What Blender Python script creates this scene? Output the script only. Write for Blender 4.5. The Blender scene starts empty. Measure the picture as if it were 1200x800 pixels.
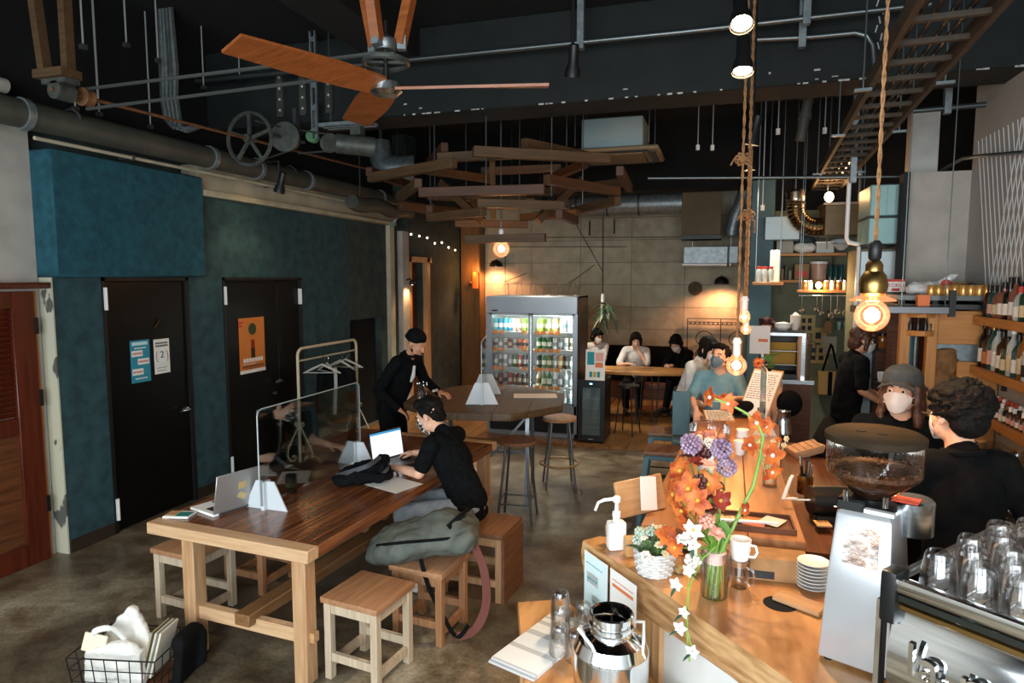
import bpy, bmesh, math, random
from mathutils import Vector, Matrix, Euler, Quaternion
random.seed(7)
SC = bpy.context.scene
COL = SC.collection
PI = math.pi

# ---------------------------------------------------------------- camera
cam_data = bpy.data.cameras.new('camera')
cam = bpy.data.objects.new('camera', cam_data)
COL.objects.link(cam)
cam.location = (0, 0, 2.1)
cam.rotation_euler = (PI / 2 - math.atan(75 / 780), 0, math.atan(243 / 780))
cam_data.sensor_width = 36
cam_data.lens = 780 / 1200 * 36
cam_data.clip_start = 0.05
SC.camera = cam

# ---------------------------------------------------------------- world, daylight through the street front, exposure
world = bpy.data.worlds.new('world')
SC.world = world
world.use_nodes = True
world.node_tree.nodes['Background'].inputs[0].default_value = (0.75, 0.88, 1.0, 1)
world.node_tree.nodes['Background'].inputs[1].default_value = 1.0

def area_light(name, loc, rot, sx, sy, power, col):
    l = bpy.data.lights.new(name, 'AREA')
    l.shape = 'RECTANGLE'; l.size = sx; l.size_y = sy
    l.energy = power; l.color = col
    o = bpy.data.objects.new(name, l)
    COL.objects.link(o)
    o.location = loc; o.rotation_euler = rot
    return o

# daylight: the glazed street front behind the camera (three bays) and the bay beside the bar
DAY = (0.86, 0.95, 1.0)
area_light('daylight_bay_one', (-3.3, -1.95, 1.95), (PI / 2 - .42, 0, 0), 2.2, 2.4, 62, DAY)
area_light('daylight_bay_two', (-0.9, -1.95, 1.95), (PI / 2 - .42, 0, 0), 2.0, 2.4, 125, DAY)
area_light('daylight_bay_three', (1.3, -1.95, 1.95), (PI / 2 - .42, 0, 0), 2.0, 2.4, 140, DAY)

SC.view_settings.view_transform = 'Standard'
SC.view_settings.look = 'None'
SC.view_settings.gamma = 1
SC.view_settings.use_curve_mapping = False
SC.view_settings.exposure = 0.6
SC.cycles.transparent_max_bounces = 40

# ---------------------------------------------------------------- materials
def lin(c):
    if isinstance(c, str):
        c = [int(c[i:i + 2], 16) for i in (0, 2, 4)]
    return tuple(((v / 255) / 12.92 if v / 255 <= .04045 else ((v / 255 + .055) / 1.055) ** 2.4) for v in c) + (1,)

def new_mat(name):
    m = bpy.data.materials.new(name)
    m.use_nodes = True
    nt = m.node_tree
    return m, nt, nt.nodes['Principled BSDF']

def mat(name, c, c2=None, rough=.6, metal=0, scale=8, stretch=(1, 1, 1), detail=4, bump=0, spec=.5, lo=.35, hi=.65, emit=0, alpha=1, trans=0, ior=1.45, coat=0):
    """one colour, or two mixed by a noise texture in object space, with optional relief"""
    m, nt, b = new_mat(name)
    b.inputs['Roughness'].default_value = rough
    b.inputs['Metallic'].default_value = metal
    b.inputs['Specular IOR Level'].default_value = spec
    b.inputs['IOR'].default_value = ior
    if coat: b.inputs['Coat Weight'].default_value = coat; b.inputs['Coat Roughness'].default_value = .15
    if trans: b.inputs['Transmission Weight'].default_value = trans
    if alpha < 1: b.inputs['Alpha'].default_value = alpha
    b.inputs['Base Color'].default_value = lin(c)
    if c2 or bump:
        tc = nt.nodes.new('ShaderNodeTexCoord'); mp = nt.nodes.new('ShaderNodeMapping')
        mp.inputs['Scale'].default_value = stretch
        nz = nt.nodes.new('ShaderNodeTexNoise')
        nz.inputs['Scale'].default_value = scale; nz.inputs['Detail'].default_value = detail
        nt.links.new(tc.outputs['Object'], mp.inputs[0]); nt.links.new(mp.outputs[0], nz.inputs['Vector'])
        if c2:
            r = nt.nodes.new('ShaderNodeValToRGB')
            r.color_ramp.elements[0].position = lo; r.color_ramp.elements[1].position = hi
            r.color_ramp.elements[0].color = lin(c); r.color_ramp.elements[1].color = lin(c2)
            nt.links.new(nz.outputs[0], r.inputs[0]); nt.links.new(r.outputs[0], b.inputs['Base Color'])
        if bump:
            bp = nt.nodes.new('ShaderNodeBump'); bp.inputs['Strength'].default_value = bump; bp.inputs['Distance'].default_value = .01
            nt.links.new(nz.outputs[0], bp.inputs['Height']); nt.links.new(bp.outputs[0], b.inputs['Normal'])
    if emit:
        b.inputs['Emission Color'].default_value = lin(c); b.inputs['Emission Strength'].default_value = emit
    return m

def wood(name, c, c2, rough=.45, axis=0, scale=5, coat=0):
    s = [9, 9, 9]; s[axis] = .7
    return mat(name, c, c2, rough=rough, scale=scale, stretch=s, detail=6, bump=.12, lo=.3, hi=.7, coat=coat)

def glassy(name, c='ffffff', rough=.03, alpha=.30):
    """clear pane or drinking glass: a thin dielectric that lets most light straight through"""
    m = bpy.data.materials.new(name); m.use_nodes = True
    nt = m.node_tree; nt.nodes.clear()
    out = nt.nodes.new('ShaderNodeOutputMaterial'); mx = nt.nodes.new('ShaderNodeMixShader')
    tr = nt.nodes.new('ShaderNodeBsdfTransparent'); gl = nt.nodes.new('ShaderNodeBsdfGlossy'); lw = nt.nodes.new('ShaderNodeLayerWeight')
    lw.inputs[0].default_value = .35
    tr.inputs[0].default_value = lin(c); gl.inputs[1].default_value = rough
    ma = nt.nodes.new('ShaderNodeMath'); ma.operation = 'MULTIPLY_ADD'; ma.inputs[1].default_value = .65; ma.inputs[2].default_value = alpha * .35
    nt.links.new(lw.outputs['Fresnel'], ma.inputs[0]); nt.links.new(ma.outputs[0], mx.inputs[0])
    nt.links.new(tr.outputs[0], mx.inputs[1]); nt.links.new(gl.outputs[0], mx.inputs[2]); nt.links.new(mx.outputs[0], out.inputs[0])
    return m

M = {}
def mm(key, *a, **k):
    M[key] = mat(key, *a, **k); return M[key]

# ---------------------------------------------------------------- mesh building
class MB:
    """collects shapes into one mesh"""
    def __init__(s):
        s.bm = bmesh.new(); s.mi = 0; s.xf = None
    def _done(s, vs, fs):
        if s.xf is not None:
            for v in vs: v.co = s.xf @ v.co
        for f in fs: f.material_index = s.mi; f.smooth = True
    def _add(s, cos, faces):
        vs = [s.bm.verts.new(c) for c in cos]; fs = []
        for f in faces:
            try: fs.append(s.bm.faces.new([vs[i] for i in f]))
            except ValueError: pass
        s._done(vs, fs); return s
    def box(s, x0, x1, y0, y1, z0, z1):
        c = [(x, y, z) for x in (x0, x1) for y in (y0, y1) for z in (z0, z1)]
        return s._add(c, [(0, 1, 3, 2), (4, 6, 7, 5), (0, 4, 5, 1), (2, 3, 7, 6), (0, 2, 6, 4), (1, 5, 7, 3)])
    def cbox(s, c, size, rot=(0, 0, 0)):
        R = Euler(rot).to_matrix(); c = Vector(c)
        h = [v / 2 for v in size]
        cs = [c + R @ Vector((x * h[0], y * h[1], z * h[2])) for x in (-1, 1) for y in (-1, 1) for z in (-1, 1)]
        return s._add(cs, [(0, 1, 3, 2), (4, 6, 7, 5), (0, 4, 5, 1), (2, 3, 7, 6), (0, 2, 6, 4), (1, 5, 7, 3)])
    def bar(s, p0, p1, w, h=None, up=(0, 0, 1), p1w=None):
        h = w if h is None else h
        p0, p1 = Vector(p0), Vector(p1); d = (p1 - p0).normalized(); u = Vector(up)
        if abs(d.dot(u)) > .95: u = Vector((0, 1, 0))
        a = d.cross(u).normalized(); b = a.cross(d).normalized(); k = p1w or 1
        cs = []
        for p, q in ((p0, 1), (p1, k)):
            for i in (-1, 1):
                for j in (-1, 1): cs.append(p + a * i * w / 2 * q + b * j * h / 2 * q)
        return s._add(cs, [(0, 1, 3, 2), (4, 6, 7, 5), (0, 4, 5, 1), (2, 3, 7, 6), (0, 2, 6, 4), (1, 5, 7, 3)])
    def tube(s, pts, r, n=8, closed=False, cap=True):
        pts = [Vector(p) for p in pts]; m = len(pts)
        rs = r if isinstance(r, (list, tuple)) else [r] * m
        prev = None; cs = []
        for i, p in enumerate(pts):
            a = pts[i - 1] if (i > 0 or closed) else p
            b = pts[(i + 1) % m] if (i < m - 1 or closed) else p
            t = (b - a).normalized()
            if prev is None:
                u = Vector((0, 0, 1)) if abs(t.z) < .9 else Vector((1, 0, 0))
                prev = (u - t * u.dot(t)).normalized()
            else:
                prev = (prev - t * prev.dot(t))
                prev = prev.normalized() if prev.length > 1e-6 else t.orthogonal().normalized()
            w = t.cross(prev)
            for k in range(n):
                an = 2 * PI * k / n
                cs.append(p + (prev * math.cos(an) + w * math.sin(an)) * rs[i])
        fs = []
        for i in range(m if closed else m - 1):
            j = (i + 1) % m
            for k in range(n):
                fs.append((i * n + k, i * n + (k + 1) % n, j * n + (k + 1) % n, j * n + k))
        if cap and not closed:
            fs.append(tuple(reversed(range(n)))); fs.append(tuple((m - 1) * n + k for k in range(n)))
        return s._add(cs, fs)
    def cyl(s, p0, p1, r0, r1=None, n=14, cap=True):
        return s.tube([p0, p1], [r0, r0 if r1 is None else r1], n, cap=cap)
    def lathe(s, prof, n=20, c=(0, 0, 0), capb=True, capt=True):
        c = Vector(c); cs = []
        for r, z in prof:
            for k in range(n):
                a = 2 * PI * k / n
                cs.append(c + Vector((max(r, 1e-4) * math.cos(a), max(r, 1e-4) * math.sin(a), z)))
        fs = []
        for i in range(len(prof) - 1):
            for k in range(n):
                fs.append((i * n + k, i * n + (k + 1) % n, (i + 1) * n + (k + 1) % n, (i + 1) * n + k))
        if capb: fs.append(tuple(reversed(range(n))))
        if capt: fs.append(tuple((len(prof) - 1) * n + k for k in range(n)))
        return s._add(cs, fs)
    def prism(s, poly, z0, z1):
        n = len(poly)
        cs = [(x, y, z0) for x, y in poly] + [(x, y, z1) for x, y in poly]
        fs = [tuple(reversed(range(n))), tuple(range(n, 2 * n))]
        for i in range(n): fs.append((i, (i + 1) % n, n + (i + 1) % n, n + i))
        return s._add(cs, fs)
    def ball(s, c, r, u=12, v=8, rot=None):
        if not isinstance(r, (tuple, list)): r = (r, r, r)
        c = Vector(c); cs = []; R = Euler(rot).to_matrix() if rot else Matrix.Identity(3)
        for i in range(1, v):
            t = PI * i / v
            for k in range(u):
                a = 2 * PI * k / u
                cs.append(c + R @ Vector((r[0] * math.sin(t) * math.cos(a), r[1] * math.sin(t) * math.sin(a), r[2] * math.cos(t))))
        top, bot = len(cs), len(cs) + 1
        cs += [c + R @ Vector((0, 0, r[2])), c + R @ Vector((0, 0, -r[2]))]; fs = []
        for i in range(v - 2):
            for k in range(u):
                fs.append((i * u + k, (i + 1) * u + k, (i + 1) * u + (k + 1) % u, i * u + (k + 1) % u))
        for k in range(u):
            fs.append((top, k, (k + 1) % u)); fs.append((bot, (v - 2) * u + (k + 1) % u, (v - 2) * u + k))
        return s._add(cs, fs)
    def sheet(s, fn, nu, nv, thick=0):
        """grid surface fn(u,v) for u,v in 0..1; with thickness it is closed"""
        P = [[Vector(fn(i / nu, j / nv)) for j in range(nv + 1)] for i in range(nu + 1)]
        cs = [p for row in P for p in row]; w = nv + 1
        fs = [(i * w + j, (i + 1) * w + j, (i + 1) * w + j + 1, i * w + j + 1) for i in range(nu) for j in range(nv)]
        if thick:
            N = len(cs); bk = []
            for i in range(nu + 1):
                for j in range(nv + 1):
                    du = P[min(i + 1, nu)][j] - P[max(i - 1, 0)][j]; dv = P[i][min(j + 1, nv)] - P[i][max(j - 1, 0)]
                    nn = du.cross(dv); nn = nn.normalized() if nn.length > 1e-9 else Vector((0, 0, 1))
                    bk.append(P[i][j] - nn * thick)
            cs += bk
            fs += [tuple(N + q for q in reversed(f)) for f in fs[:]]
            rim = [(i, 0) for i in range(nu)] + [(nu, j) for j in range(nv)] + [(i, nv) for i in range(nu, 0, -1)] + [(0, j) for j in range(nv, 0, -1)]
            for a in range(len(rim)):
                p, q = rim[a], rim[(a + 1) % len(rim)]
                i0, i1 = p[0] * w + p[1], q[0] * w + q[1]
                fs.append((i1, i0, N + i0, N + i1))
        return s._add(cs, fs)
    def build(s, name, m, parent=None, loc=(0, 0, 0), rot=(0, 0, 0), bevel=0, seg=1, label=None):
        bm = s.bm
        bmesh.ops.recalc_face_normals(bm, faces=bm.faces)
        if bevel:
            es = [e for e in bm.edges if len(e.link_faces) == 2 and e.calc_face_angle(0) > .6]
            bmesh.ops.bevel(bm, geom=es, offset=bevel, segments=seg, affect='EDGES', profile=.6, clamp_overlap=True)
            for f in bm.faces: f.smooth = True
        me = bpy.data.meshes.new(name); bm.to_mesh(me); bm.free()
        try: me.set_sharp_from_angle(angle=math.radians(38))
        except Exception: pass
        for x in (m if isinstance(m, (list, tuple)) else [m]): me.materials.append(x)
        o = bpy.data.objects.new(name, me); COL.objects.link(o)
        o.location = loc; o.rotation_euler = rot
        if parent: o.parent = parent
        if label: o['label'] = label
        return o

def tag(o, label, cat, group=None):
    o['label'] = label; o['category'] = cat
    if group: o['group'] = group
    return o
def thing(name, label, cat, loc=(0, 0, 0), rz=0, group=None):
    o = bpy.data.objects.new(name, None); o.empty_display_size = .1; COL.objects.link(o)
    o.location = loc; o.rotation_euler = (0, 0, rz)
    return tag(o, label, cat, group)
def structure(o):
    o['kind'] = 'structure'; return o
def stuff(o):
    o['kind'] = 'stuff'; return o
def root_structure(name, loc=(0, 0, 0)):
    o = bpy.data.objects.new(name, None); o.empty_display_size = .1; COL.objects.link(o); o.location = loc
    return structure(o)
def copy_tree(o, loc=None, rz=None, label=None, parent=None, kids=None):
    if kids is None:
        kids = {}
        for q in COL.objects:
            if q.parent: kids.setdefault(q.parent, []).append(q)
    c = o.copy(); COL.objects.link(c)
    if parent: c.parent = parent
    if loc is not None: c.location = loc
    if rz is not None: c.rotation_euler = (0, 0, rz)
    if label: c['label'] = label
    for ch in kids.get(o, []): copy_tree(ch, parent=c, kids=kids)
    return c
def lettering(text, m, parent, loc, rot, size, name='lettering', depth=.001, align='CENTER', xs=1.0):
    cu = bpy.data.curves.new('t', 'FONT'); cu.body = text; cu.size = size; cu.extrude = depth; cu.align_x = align; cu.align_y = 'CENTER'
    t = bpy.data.objects.new('t', cu); COL.objects.link(t)
    me = bpy.data.meshes.new_from_object(t.evaluated_get(bpy.context.evaluated_depsgraph_get()))
    bpy.data.objects.remove(t); bpy.data.curves.remove(cu)
    me.materials.clear(); me.materials.append(m)
    o = bpy.data.objects.new(name, me); COL.objects.link(o)
    o.location = loc; o.rotation_euler = rot; o.scale = (xs, 1, 1)
    if parent: o.parent = parent
    return o
ORD = ['first', 'second', 'third', 'fourth', 'fifth', 'sixth', 'seventh', 'eighth', 'ninth', 'tenth', 'eleventh', 'twelfth', 'thirteenth', 'fourteenth', 'fifteenth', 'sixteenth', 'seventeenth', 'eighteenth', 'nineteenth', 'twentieth']
def arc(c, r, a0, a1, n, ax='xy'):
    out = []
    for i in range(n + 1):
        a = a0 + (a1 - a0) * i / n; u, v = r * math.cos(a), r * math.sin(a)
        out.append({'xy': (c[0] + u, c[1] + v, c[2]), 'xz': (c[0] + u, c[1], c[2] + v), 'yz': (c[0], c[1] + u, c[2] + v)}[ax])
    return out
def point_lamp(name, parent, loc, power, col, r=.03, spot=None, rot=(0, 0, 0)):
    l = bpy.data.lights.new(name, 'SPOT' if spot else 'POINT'); l.energy = power; l.color = col; l.shadow_soft_size = r
    if spot: l.spot_size = spot; l.spot_blend = .6
    o = bpy.data.objects.new(name, l); COL.objects.link(o); o.location = loc; o.rotation_euler = rot
    if parent: o.parent = parent
    return o
WARM = (1.0, .55, .22)

# shared materials
mm('white_metal', 'd8d8d4', rough=.4)
mm('black_metal', '141414', rough=.45)
mm('black_plastic', '101112', rough=.35)
mm('grey_steel', '6f7274', rough=.4, metal=.8)
mm('chrome', 'e8eaec', rough=.08, metal=1)
mm('stainless', 'b4b9bb', 'c9cdce', rough=.22, metal=1, scale=3, stretch=(1, 1, 30))
mm('galvanized', '7b8588', '929c9e', rough=.45, metal=.6, scale=20)
mm('rust', '5a3a22', '7a5230', rough=.7, scale=20)
mm('brass', '9a7a48', rough=.3, metal=1)
mm('paper', 'e6e4de', rough=.8)
mm('white_plastic', 'ececea', rough=.35)
M['oak_x'] = wood('oak_x', 'a87a50', 'c2986c', axis=0)
M['oak_y'] = wood('oak_y', 'a87a50', 'c2986c', axis=1)
M['oak_z'] = wood('oak_z', 'a87a50', 'c2986c', axis=2)
M['pale_z'] = wood('pale_z', 'a8957c', 'c2b097', axis=2, rough=.6)
M['pale_x'] = wood('pale_x', 'b39a7c', 'cdb697', axis=0, rough=.6)
M['dark_wood_x'] = wood('dark_wood_x', '4a2a18', '6a3d20', axis=0)
M['dark_wood_y'] = wood('dark_wood_y', '4a2a18', '6a3d20', axis=1)
M['glass'] = glassy('glass', alpha=.16)
M['acrylic'] = glassy('acrylic', 'f2f6f6', .02, .1)
mm('rope', '7c5636', '9c744c', rough=.9, scale=60)
mm('skin', 'd9a586', 'e0ae90', rough=.5, scale=12)
mm('hair', '090807', '14100d', rough=.75, spec=.2, scale=40, bump=.4)
mm('black_cloth', '08090a', '0f1011', rough=.9, scale=14, bump=.25, spec=.15)

# ================================================================ THE ROOM
mm('floor_concrete', '5c564b', '837967', rough=.36, scale=1.6, detail=10, lo=.3, hi=.72, bump=.03, spec=.5)
mm('floor_wood', '6a4a28', '8a6236', rough=.3, scale=4, stretch=(9, .6, 9), detail=6)
mm('plaster_grey', '9a958d', 'b1aca3', rough=.9, scale=3, bump=.15)
mm('plaster_teal', '20393f', '2b4b50', rough=.85, scale=9, detail=8, bump=.5)
mm('plaster_blue', '15424e', '1d5461', rough=.85, scale=14, detail=8, bump=.8)
mm('plaster_slate', '27353a', '39473f', rough=.85, scale=6, detail=8, bump=.35)
mm('strip_plaster', 'b9b6a0', '55574f', rough=.9, scale=7, stretch=(1, 1, .6), lo=.6, hi=.63, detail=2)
mm('concrete', 'a09a84', 'b6af98', rough=.9, scale=4, bump=.2)
mm('concrete_b', '9a937c', 'aea790', rough=.9, scale=5, bump=.2)
mm('ceiling_black', '060707', '0c0e0e', rough=.95, scale=3)
mm('beam_paint', '0f1616', '161d1d', rough=.75, scale=5, detail=8)
mm('chip_white', 'b9bdb8', rough=.9)
mm('door_black', '070706', '0c0c0a', rough=.35, spec=.25, scale=8, stretch=(1, 6, .5))
mm('red_wood', '45190d', '5a2413', rough=.35, scale=5, stretch=(6, 6, .6))
mm('red_wood_edge', 'a85a1c', rough=.4)
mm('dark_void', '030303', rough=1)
mm('base_brown', '2e2118', rough=.6)

m, nt, b_ = new_mat('floor_polished')                     # polished concrete: broad worn patches, brown stain, fine speckle
tc = nt.nodes.new('ShaderNodeTexCoord')
def _noise(s, d, r, dist=0):
    n = nt.nodes.new('ShaderNodeTexNoise'); n.inputs['Scale'].default_value = s; n.inputs['Detail'].default_value = d; n.inputs['Roughness'].default_value = r; n.inputs['Distortion'].default_value = dist
    nt.links.new(tc.outputs['Object'], n.inputs['Vector']); return n
def _ramp(n, *st):
    r = nt.nodes.new('ShaderNodeValToRGB'); e = r.color_ramp.elements
    while len(e) < len(st): e.new(.5)
    for q, (p, c) in zip(e, st): q.position = p; q.color = lin(c)
    nt.links.new(n.outputs[0], r.inputs[0]); return r
n1, n2, n3 = _noise(1.1, 12, .62, .6), _noise(3.4, 12, .7, .3), _noise(46, 4, .6)
r1 = _ramp(n1, (.34, '4a4134'), (.48, '726755'), (.60, '948a76'), (.72, 'b0a996'))
r2 = _ramp(n2, (.36, '8c7352'), (.58, 'ffffff')); r3 = _ramp(n3, (.3, 'b0aca4'), (.6, 'ffffff'))
for a_, b2_, f_ in ((r1, r2, .75), (None, r3, .7)):
    mx = nt.nodes.new('ShaderNodeMix'); mx.data_type = 'RGBA'; mx.blend_type = 'MULTIPLY'; mx.inputs[0].default_value = f_
    nt.links.new((a_ or last_).outputs[0] if a_ else last_.outputs[2], mx.inputs[6]); nt.links.new(b2_.outputs[0], mx.inputs[7]); last_ = mx
nt.links.new(last_.outputs[2], b_.inputs['Base Color'])
mr = nt.nodes.new('ShaderNodeMapRange'); mr.inputs[3].default_value = .22; mr.inputs[4].default_value = .46
nt.links.new(n2.outputs[0], mr.inputs[0]); nt.links.new(mr.outputs[0], b_.inputs['Roughness'])
M['floor_polished'] = m
structure(MB().box(-5.0, 3.4, -2.3, 12.3, -.1, 0).build('floor', M['floor_polished']))
structure(MB().box(-5.0, 3.4, -2.3, 12.3, 4.3, 4.45).build('ceiling', M['ceiling_black']))
# raised timber floor at the far end, its boards laid one by one
pf = root_structure('floor_platform', (0, 7.95, 0))
for i in range(24):
    MB().box(-4.6 + i * .21, -4.6 + i * .21 + .204 , 0, 4.03, 0, .035 + random.uniform(0, .002)).build('plank', M['floor_wood'], pf)

# left side: concrete outer wall, rendered pier near the street, teal partition with doors
wl = root_structure('wall_left')
MB().box(-5.0, -4.93, -2.3, 12.3, 0, 3.3).build('outer_wall', M['plaster_slate'], wl)
MB().box(-5.0, -4.93, -2.3, 12.3, 3.3, 4.3).build('outer_wall', M['ceiling_black'], wl)
MB().box(-4.93, -4.80, -2.3, 3.66, 0, 3.35).build('grey_pier', M['plaster_grey'], wl)
MB().box(-4.93, -4.82, -2.3, 3.3, 3.35, 4.0).build('concrete_upstand', M['concrete'], wl)
D1, D2, NI, D3 = (4.09, 4.99), (5.44, 6.73), (7.8, 8.66), (9.55, 10.16)
w = MB()
for a, b, z0 in ((3.68, D1[0], 0), (D1[0], D1[1], 2.1), (D1[1], D2[0], 0), (D2[0], D2[1], 2.1), (D2[1], NI[0], 0)):
    w.box(-4.93, -4.69, a, b, z0, 2.86)
w.build('teal_partition', M['plaster_teal'], wl)
w = MB()
for a, b, z0 in ((NI[0], NI[1], 1.53), (NI[1], D3[0], 0), (D3[0], D3[1], 2.34), (D3[1], 12.0, 0)):
    w.box(-4.93, -4.69, a, b, z0, 2.86 if a < 9 else 4.3)
w.build('slate_partition', M['plaster_slate'], wl)
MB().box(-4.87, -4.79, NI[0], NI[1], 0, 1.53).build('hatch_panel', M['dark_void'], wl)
MB().box(-4.87, -4.83, D3[0], D3[1], 0, 2.34).build('dark_curtain', M['dark_wood_y'], wl)
MB().box(-4.83, -4.685, 3.672, 3.684, 0, 2.1).build('broken_edge', M['strip_plaster'], wl)
MB().box(-4.92, -4.60, 3.66, 5.14, 2.105, 3.02).build('blue_bulkhead', M['plaster_blue'], wl, bevel=.012)
y = 5.2
while y < 9.2:                                             # course of concrete blocks over the partition
    MB().box(-4.9, -4.70 + random.uniform(0, .006), y, min(y + .595, 9.2), 2.87, 3.16).build('block', M[random.choice(['concrete', 'concrete_b'])], wl)
    y += .6
structure(MB().box(-4.69, -4.60, 5.16, 9.0, 2.86, 2.915).build('trim_1', M['concrete_b'], bevel=.008))
structure(MB().box(-4.69, -4.675, 3.69, 4.08, 0, .10).build('baseboard_left', M['base_brown']))
structure(MB().box(-4.69, -4.675, 5.0, 5.43, 0, .10).build('baseboard_left', M['base_brown']))

def lever(parent, y, z, x=-4.655, s=-1, plate=True):
    h = MB()
    h.cyl((x - .02, y, z), (x + .012, y, z), .024, n=14)
    h.tube([(x, y, z), (x + .045, y, z), (x + .05, y + s * .02, z), (x + .05, y + s * .12, z)], .0085)
    h.build('handle', M['stainless'], parent)
def door(n, y0, y1, leafs, hinges, hy):
    d = root_structure('door_%d' % n)
    f = MB()
    for a in (y0, y1 - .03): f.box(-4.76, -4.68, a, a + .03, 0, 2.1)
    f.box(-4.76, -4.68, y0, y1, 2.07, 2.1)
    f.build('frame', M['black_metal'], d)
    for a, b in leafs: MB().box(-4.75, -4.705, a, b, .012, 2.065).build('leaf', M['door_black'], d, bevel=.003)
    for a, z in hinges:
        MB().box(-4.70, -4.672, a, a + .03, z - .09, z + .09).cyl((-4.668, a + .015, z - .09), (-4.668, a + .015, z + .09), .009, n=8).build('hinge', M['white_metal'], d)
    lever(d, hy[0], hy[1])
    return d
d = door(2, D1[0], D1[1], [(D1[0] + .033, D1[1] - .033)], [(4.1, 1.93), (4.1, .2)], (4.87, .9))
MB().tube([(-4.70, 4.60, 1.66), (-4.69, 4.66, 1.74)], .006).build('hook', M['brass'], d)
d = door(3, D2[0], D2[1], [(D2[0] + .033, 6.30), (6.306, D2[1] - .033)], [(5.45, 1.92), (6.69, 1.88), (5.45, .2)], (6.23, .96))
MB().cyl((-4.71, 6.21, .82), (-4.69, 6.21, .82), .022, n=14).build('keyhole', M['stainless'], d)

# louvred cupboard door of red wood in the grey pier
d = root_structure('door_1')
MB().box(-4.80, -4.765, 3.585, 3.605, 0, 2.0).build('edge_strip', M['red_wood_edge'], d)
f = MB()
f.box(-4.80, -4.75, 3.42, 3.585, .0, 2.0); f.box(-4.80, -4.75, 2.5, 2.62, .0, 2.0)
for z0, z1 in ((0, .16), (.98, 1.10), (1.88, 2.0)): f.box(-4.80, -4.75, 2.62, 3.42, z0, z1)
f.build('frame', M['red_wood'], d, bevel=.004)
MB().box(-4.80, -4.775, 2.62, 3.42, .16, .98).build('lower_panel', M['dark_wood_y'], d)
for i in range(20):
    MB().cbox((-4.778, 3.02, 1.125 + i * .0385), (.006, .80, .046), (0, .6, 0)).build('slat', M['red_wood'], d)
for z in (1.75, 1.22, .42): MB().box(-4.765, -4.74, 3.575, 3.60, z - .06, z + .06).build('hinge', M['black_metal'], d)
structure(MB().prism([(-4.80, 2.4), (-4.66, 2.4), (-4.66, 3.62), (-4.70, 3.70), (-4.80, 3.72)], 2.02, 2.065).build('trim_2', M['red_wood'], bevel=.01, seg=2))
# tall boards and wooden frame of the far doorway
structure(MB().box(-4.69, -4.62, 8.84, 8.98, 0, 2.86).build('trim_3', M['concrete'], bevel=.004))
structure(MB().box(-4.69, -4.60, 9.20, 9.42, 0, 2.80).build('trim_4', M['plaster_grey'], bevel=.004))
d = root_structure('door_4')
for y0, y1, z0, z1, nm in ((9.46, 9.56, 0, 2.43, 'jamb'), (10.14, 10.25, 0, 2.43, 'jamb'), (9.40, 10.32, 2.34, 2.43, 'lintel')):
    MB().box(-4.71, -4.62, y0, y1, z0, z1).build(nm, M['oak_z' if nm == 'jamb' else 'oak_y'], d, bevel=.005)
structure(MB().box(-4.66, -4.28, 11.72, 12.0, 0, 3.6).build('trim_5', wood('column_wood', '6a4824', '83602f', axis=2), bevel=.01))

# back wall of concrete panels
wb = root_structure('wall_back')
MB().box(-5.0, 3.4, 12.03, 12.3, 0, 4.3).build('core', M['ceiling_black'], wb)
for r in range(9):
    for c in range(6):
        x0 = -4.27 + c * .92 + (0 if r % 2 else 0)
        MB().box(x0, x0 + .914, 11.985 + random.uniform(0, .006), 12.04, r * .395, r * .395 + .389).build('panel', M[random.choice(['concrete', 'concrete', 'concrete_b'])], wb)
MB().box(-4.28, 1.3, 11.99, 12.04, 3.556, 3.7).build('top_course', M['concrete_b'], wb)

# right side
mm('wall_line', 'c4c6c3', rough=.7)
mm('mural_grey', '979a98', 'a5a7a4', rough=.8, scale=2)
mm('olive_wall', '5d5f4a', '6d6e58', rough=.8, scale=4)
mm('green_paint', '35525a', '3f5e66', rough=.6, scale=5)
wr = root_structure('wall_right')
MB().box(2.0, 2.25, -2.3, 6.62, 0, 4.3).build('mural_wall', M['mural_grey'], wr)
st = MB()                                                  # white stripes of the mural, proud of the wall
for k in range(46):                                       # tall slanting lines that meet in chevrons
    y0 = 2.6 + k * .085
    for s in (-1, 1):
        if s < 0 and (k // 6) % 2: continue
        a, b = max(0, (2.5 - y0) / (s * .42) if s < 0 else 0), 1
        y1 = y0 + s * .42
        if 2.5 < y1 < 6.58 and y0 < 6.58: st.bar((1.997, y0, 1.90), (1.997, y1, 3.22), .004, .006, up=(1, 0, 0))
stuff(st.build('mural_line', M['wall_line'], wr))
structure(MB().box(1.52, 2.0, 6.62, 6.8, 1.2, 3.0).build('wall_kitchen_side', M['plaster_grey']))
structure(MB().box(1.48, 1.53, 6.56, 6.70, 1.2, 3.0).build('trim_6', M['beam_paint']))
wk = root_structure('wall_kitchen_back')
MB().box(.62, 3.3, 9.3, 9.5, 0, 2.95).build('olive_part', M['olive_wall'], wk); MB().box(.62, 3.3, 9.3, 9.5, 2.95, 4.3).build('dark_part', M['ceiling_black'], wk)
structure(MB().box(3.2, 3.4, 6.6, 9.4, 0, 4.3).build('wall_kitchen_right', M['olive_wall']))
structure(MB().box(.34, .62, 8.9, 9.35, 0, 3.3).build('trim_7', M['green_paint'], bevel=.01))
structure(MB().box(.40, .62, 9.35, 12.0, 0, 3.3).build('wall_corridor', M['green_paint']))
structure(MB().box(1.72, 1.95, 7.4, 7.6, 3.0, 3.7).build('trim_8', M['plaster_grey']))

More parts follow.
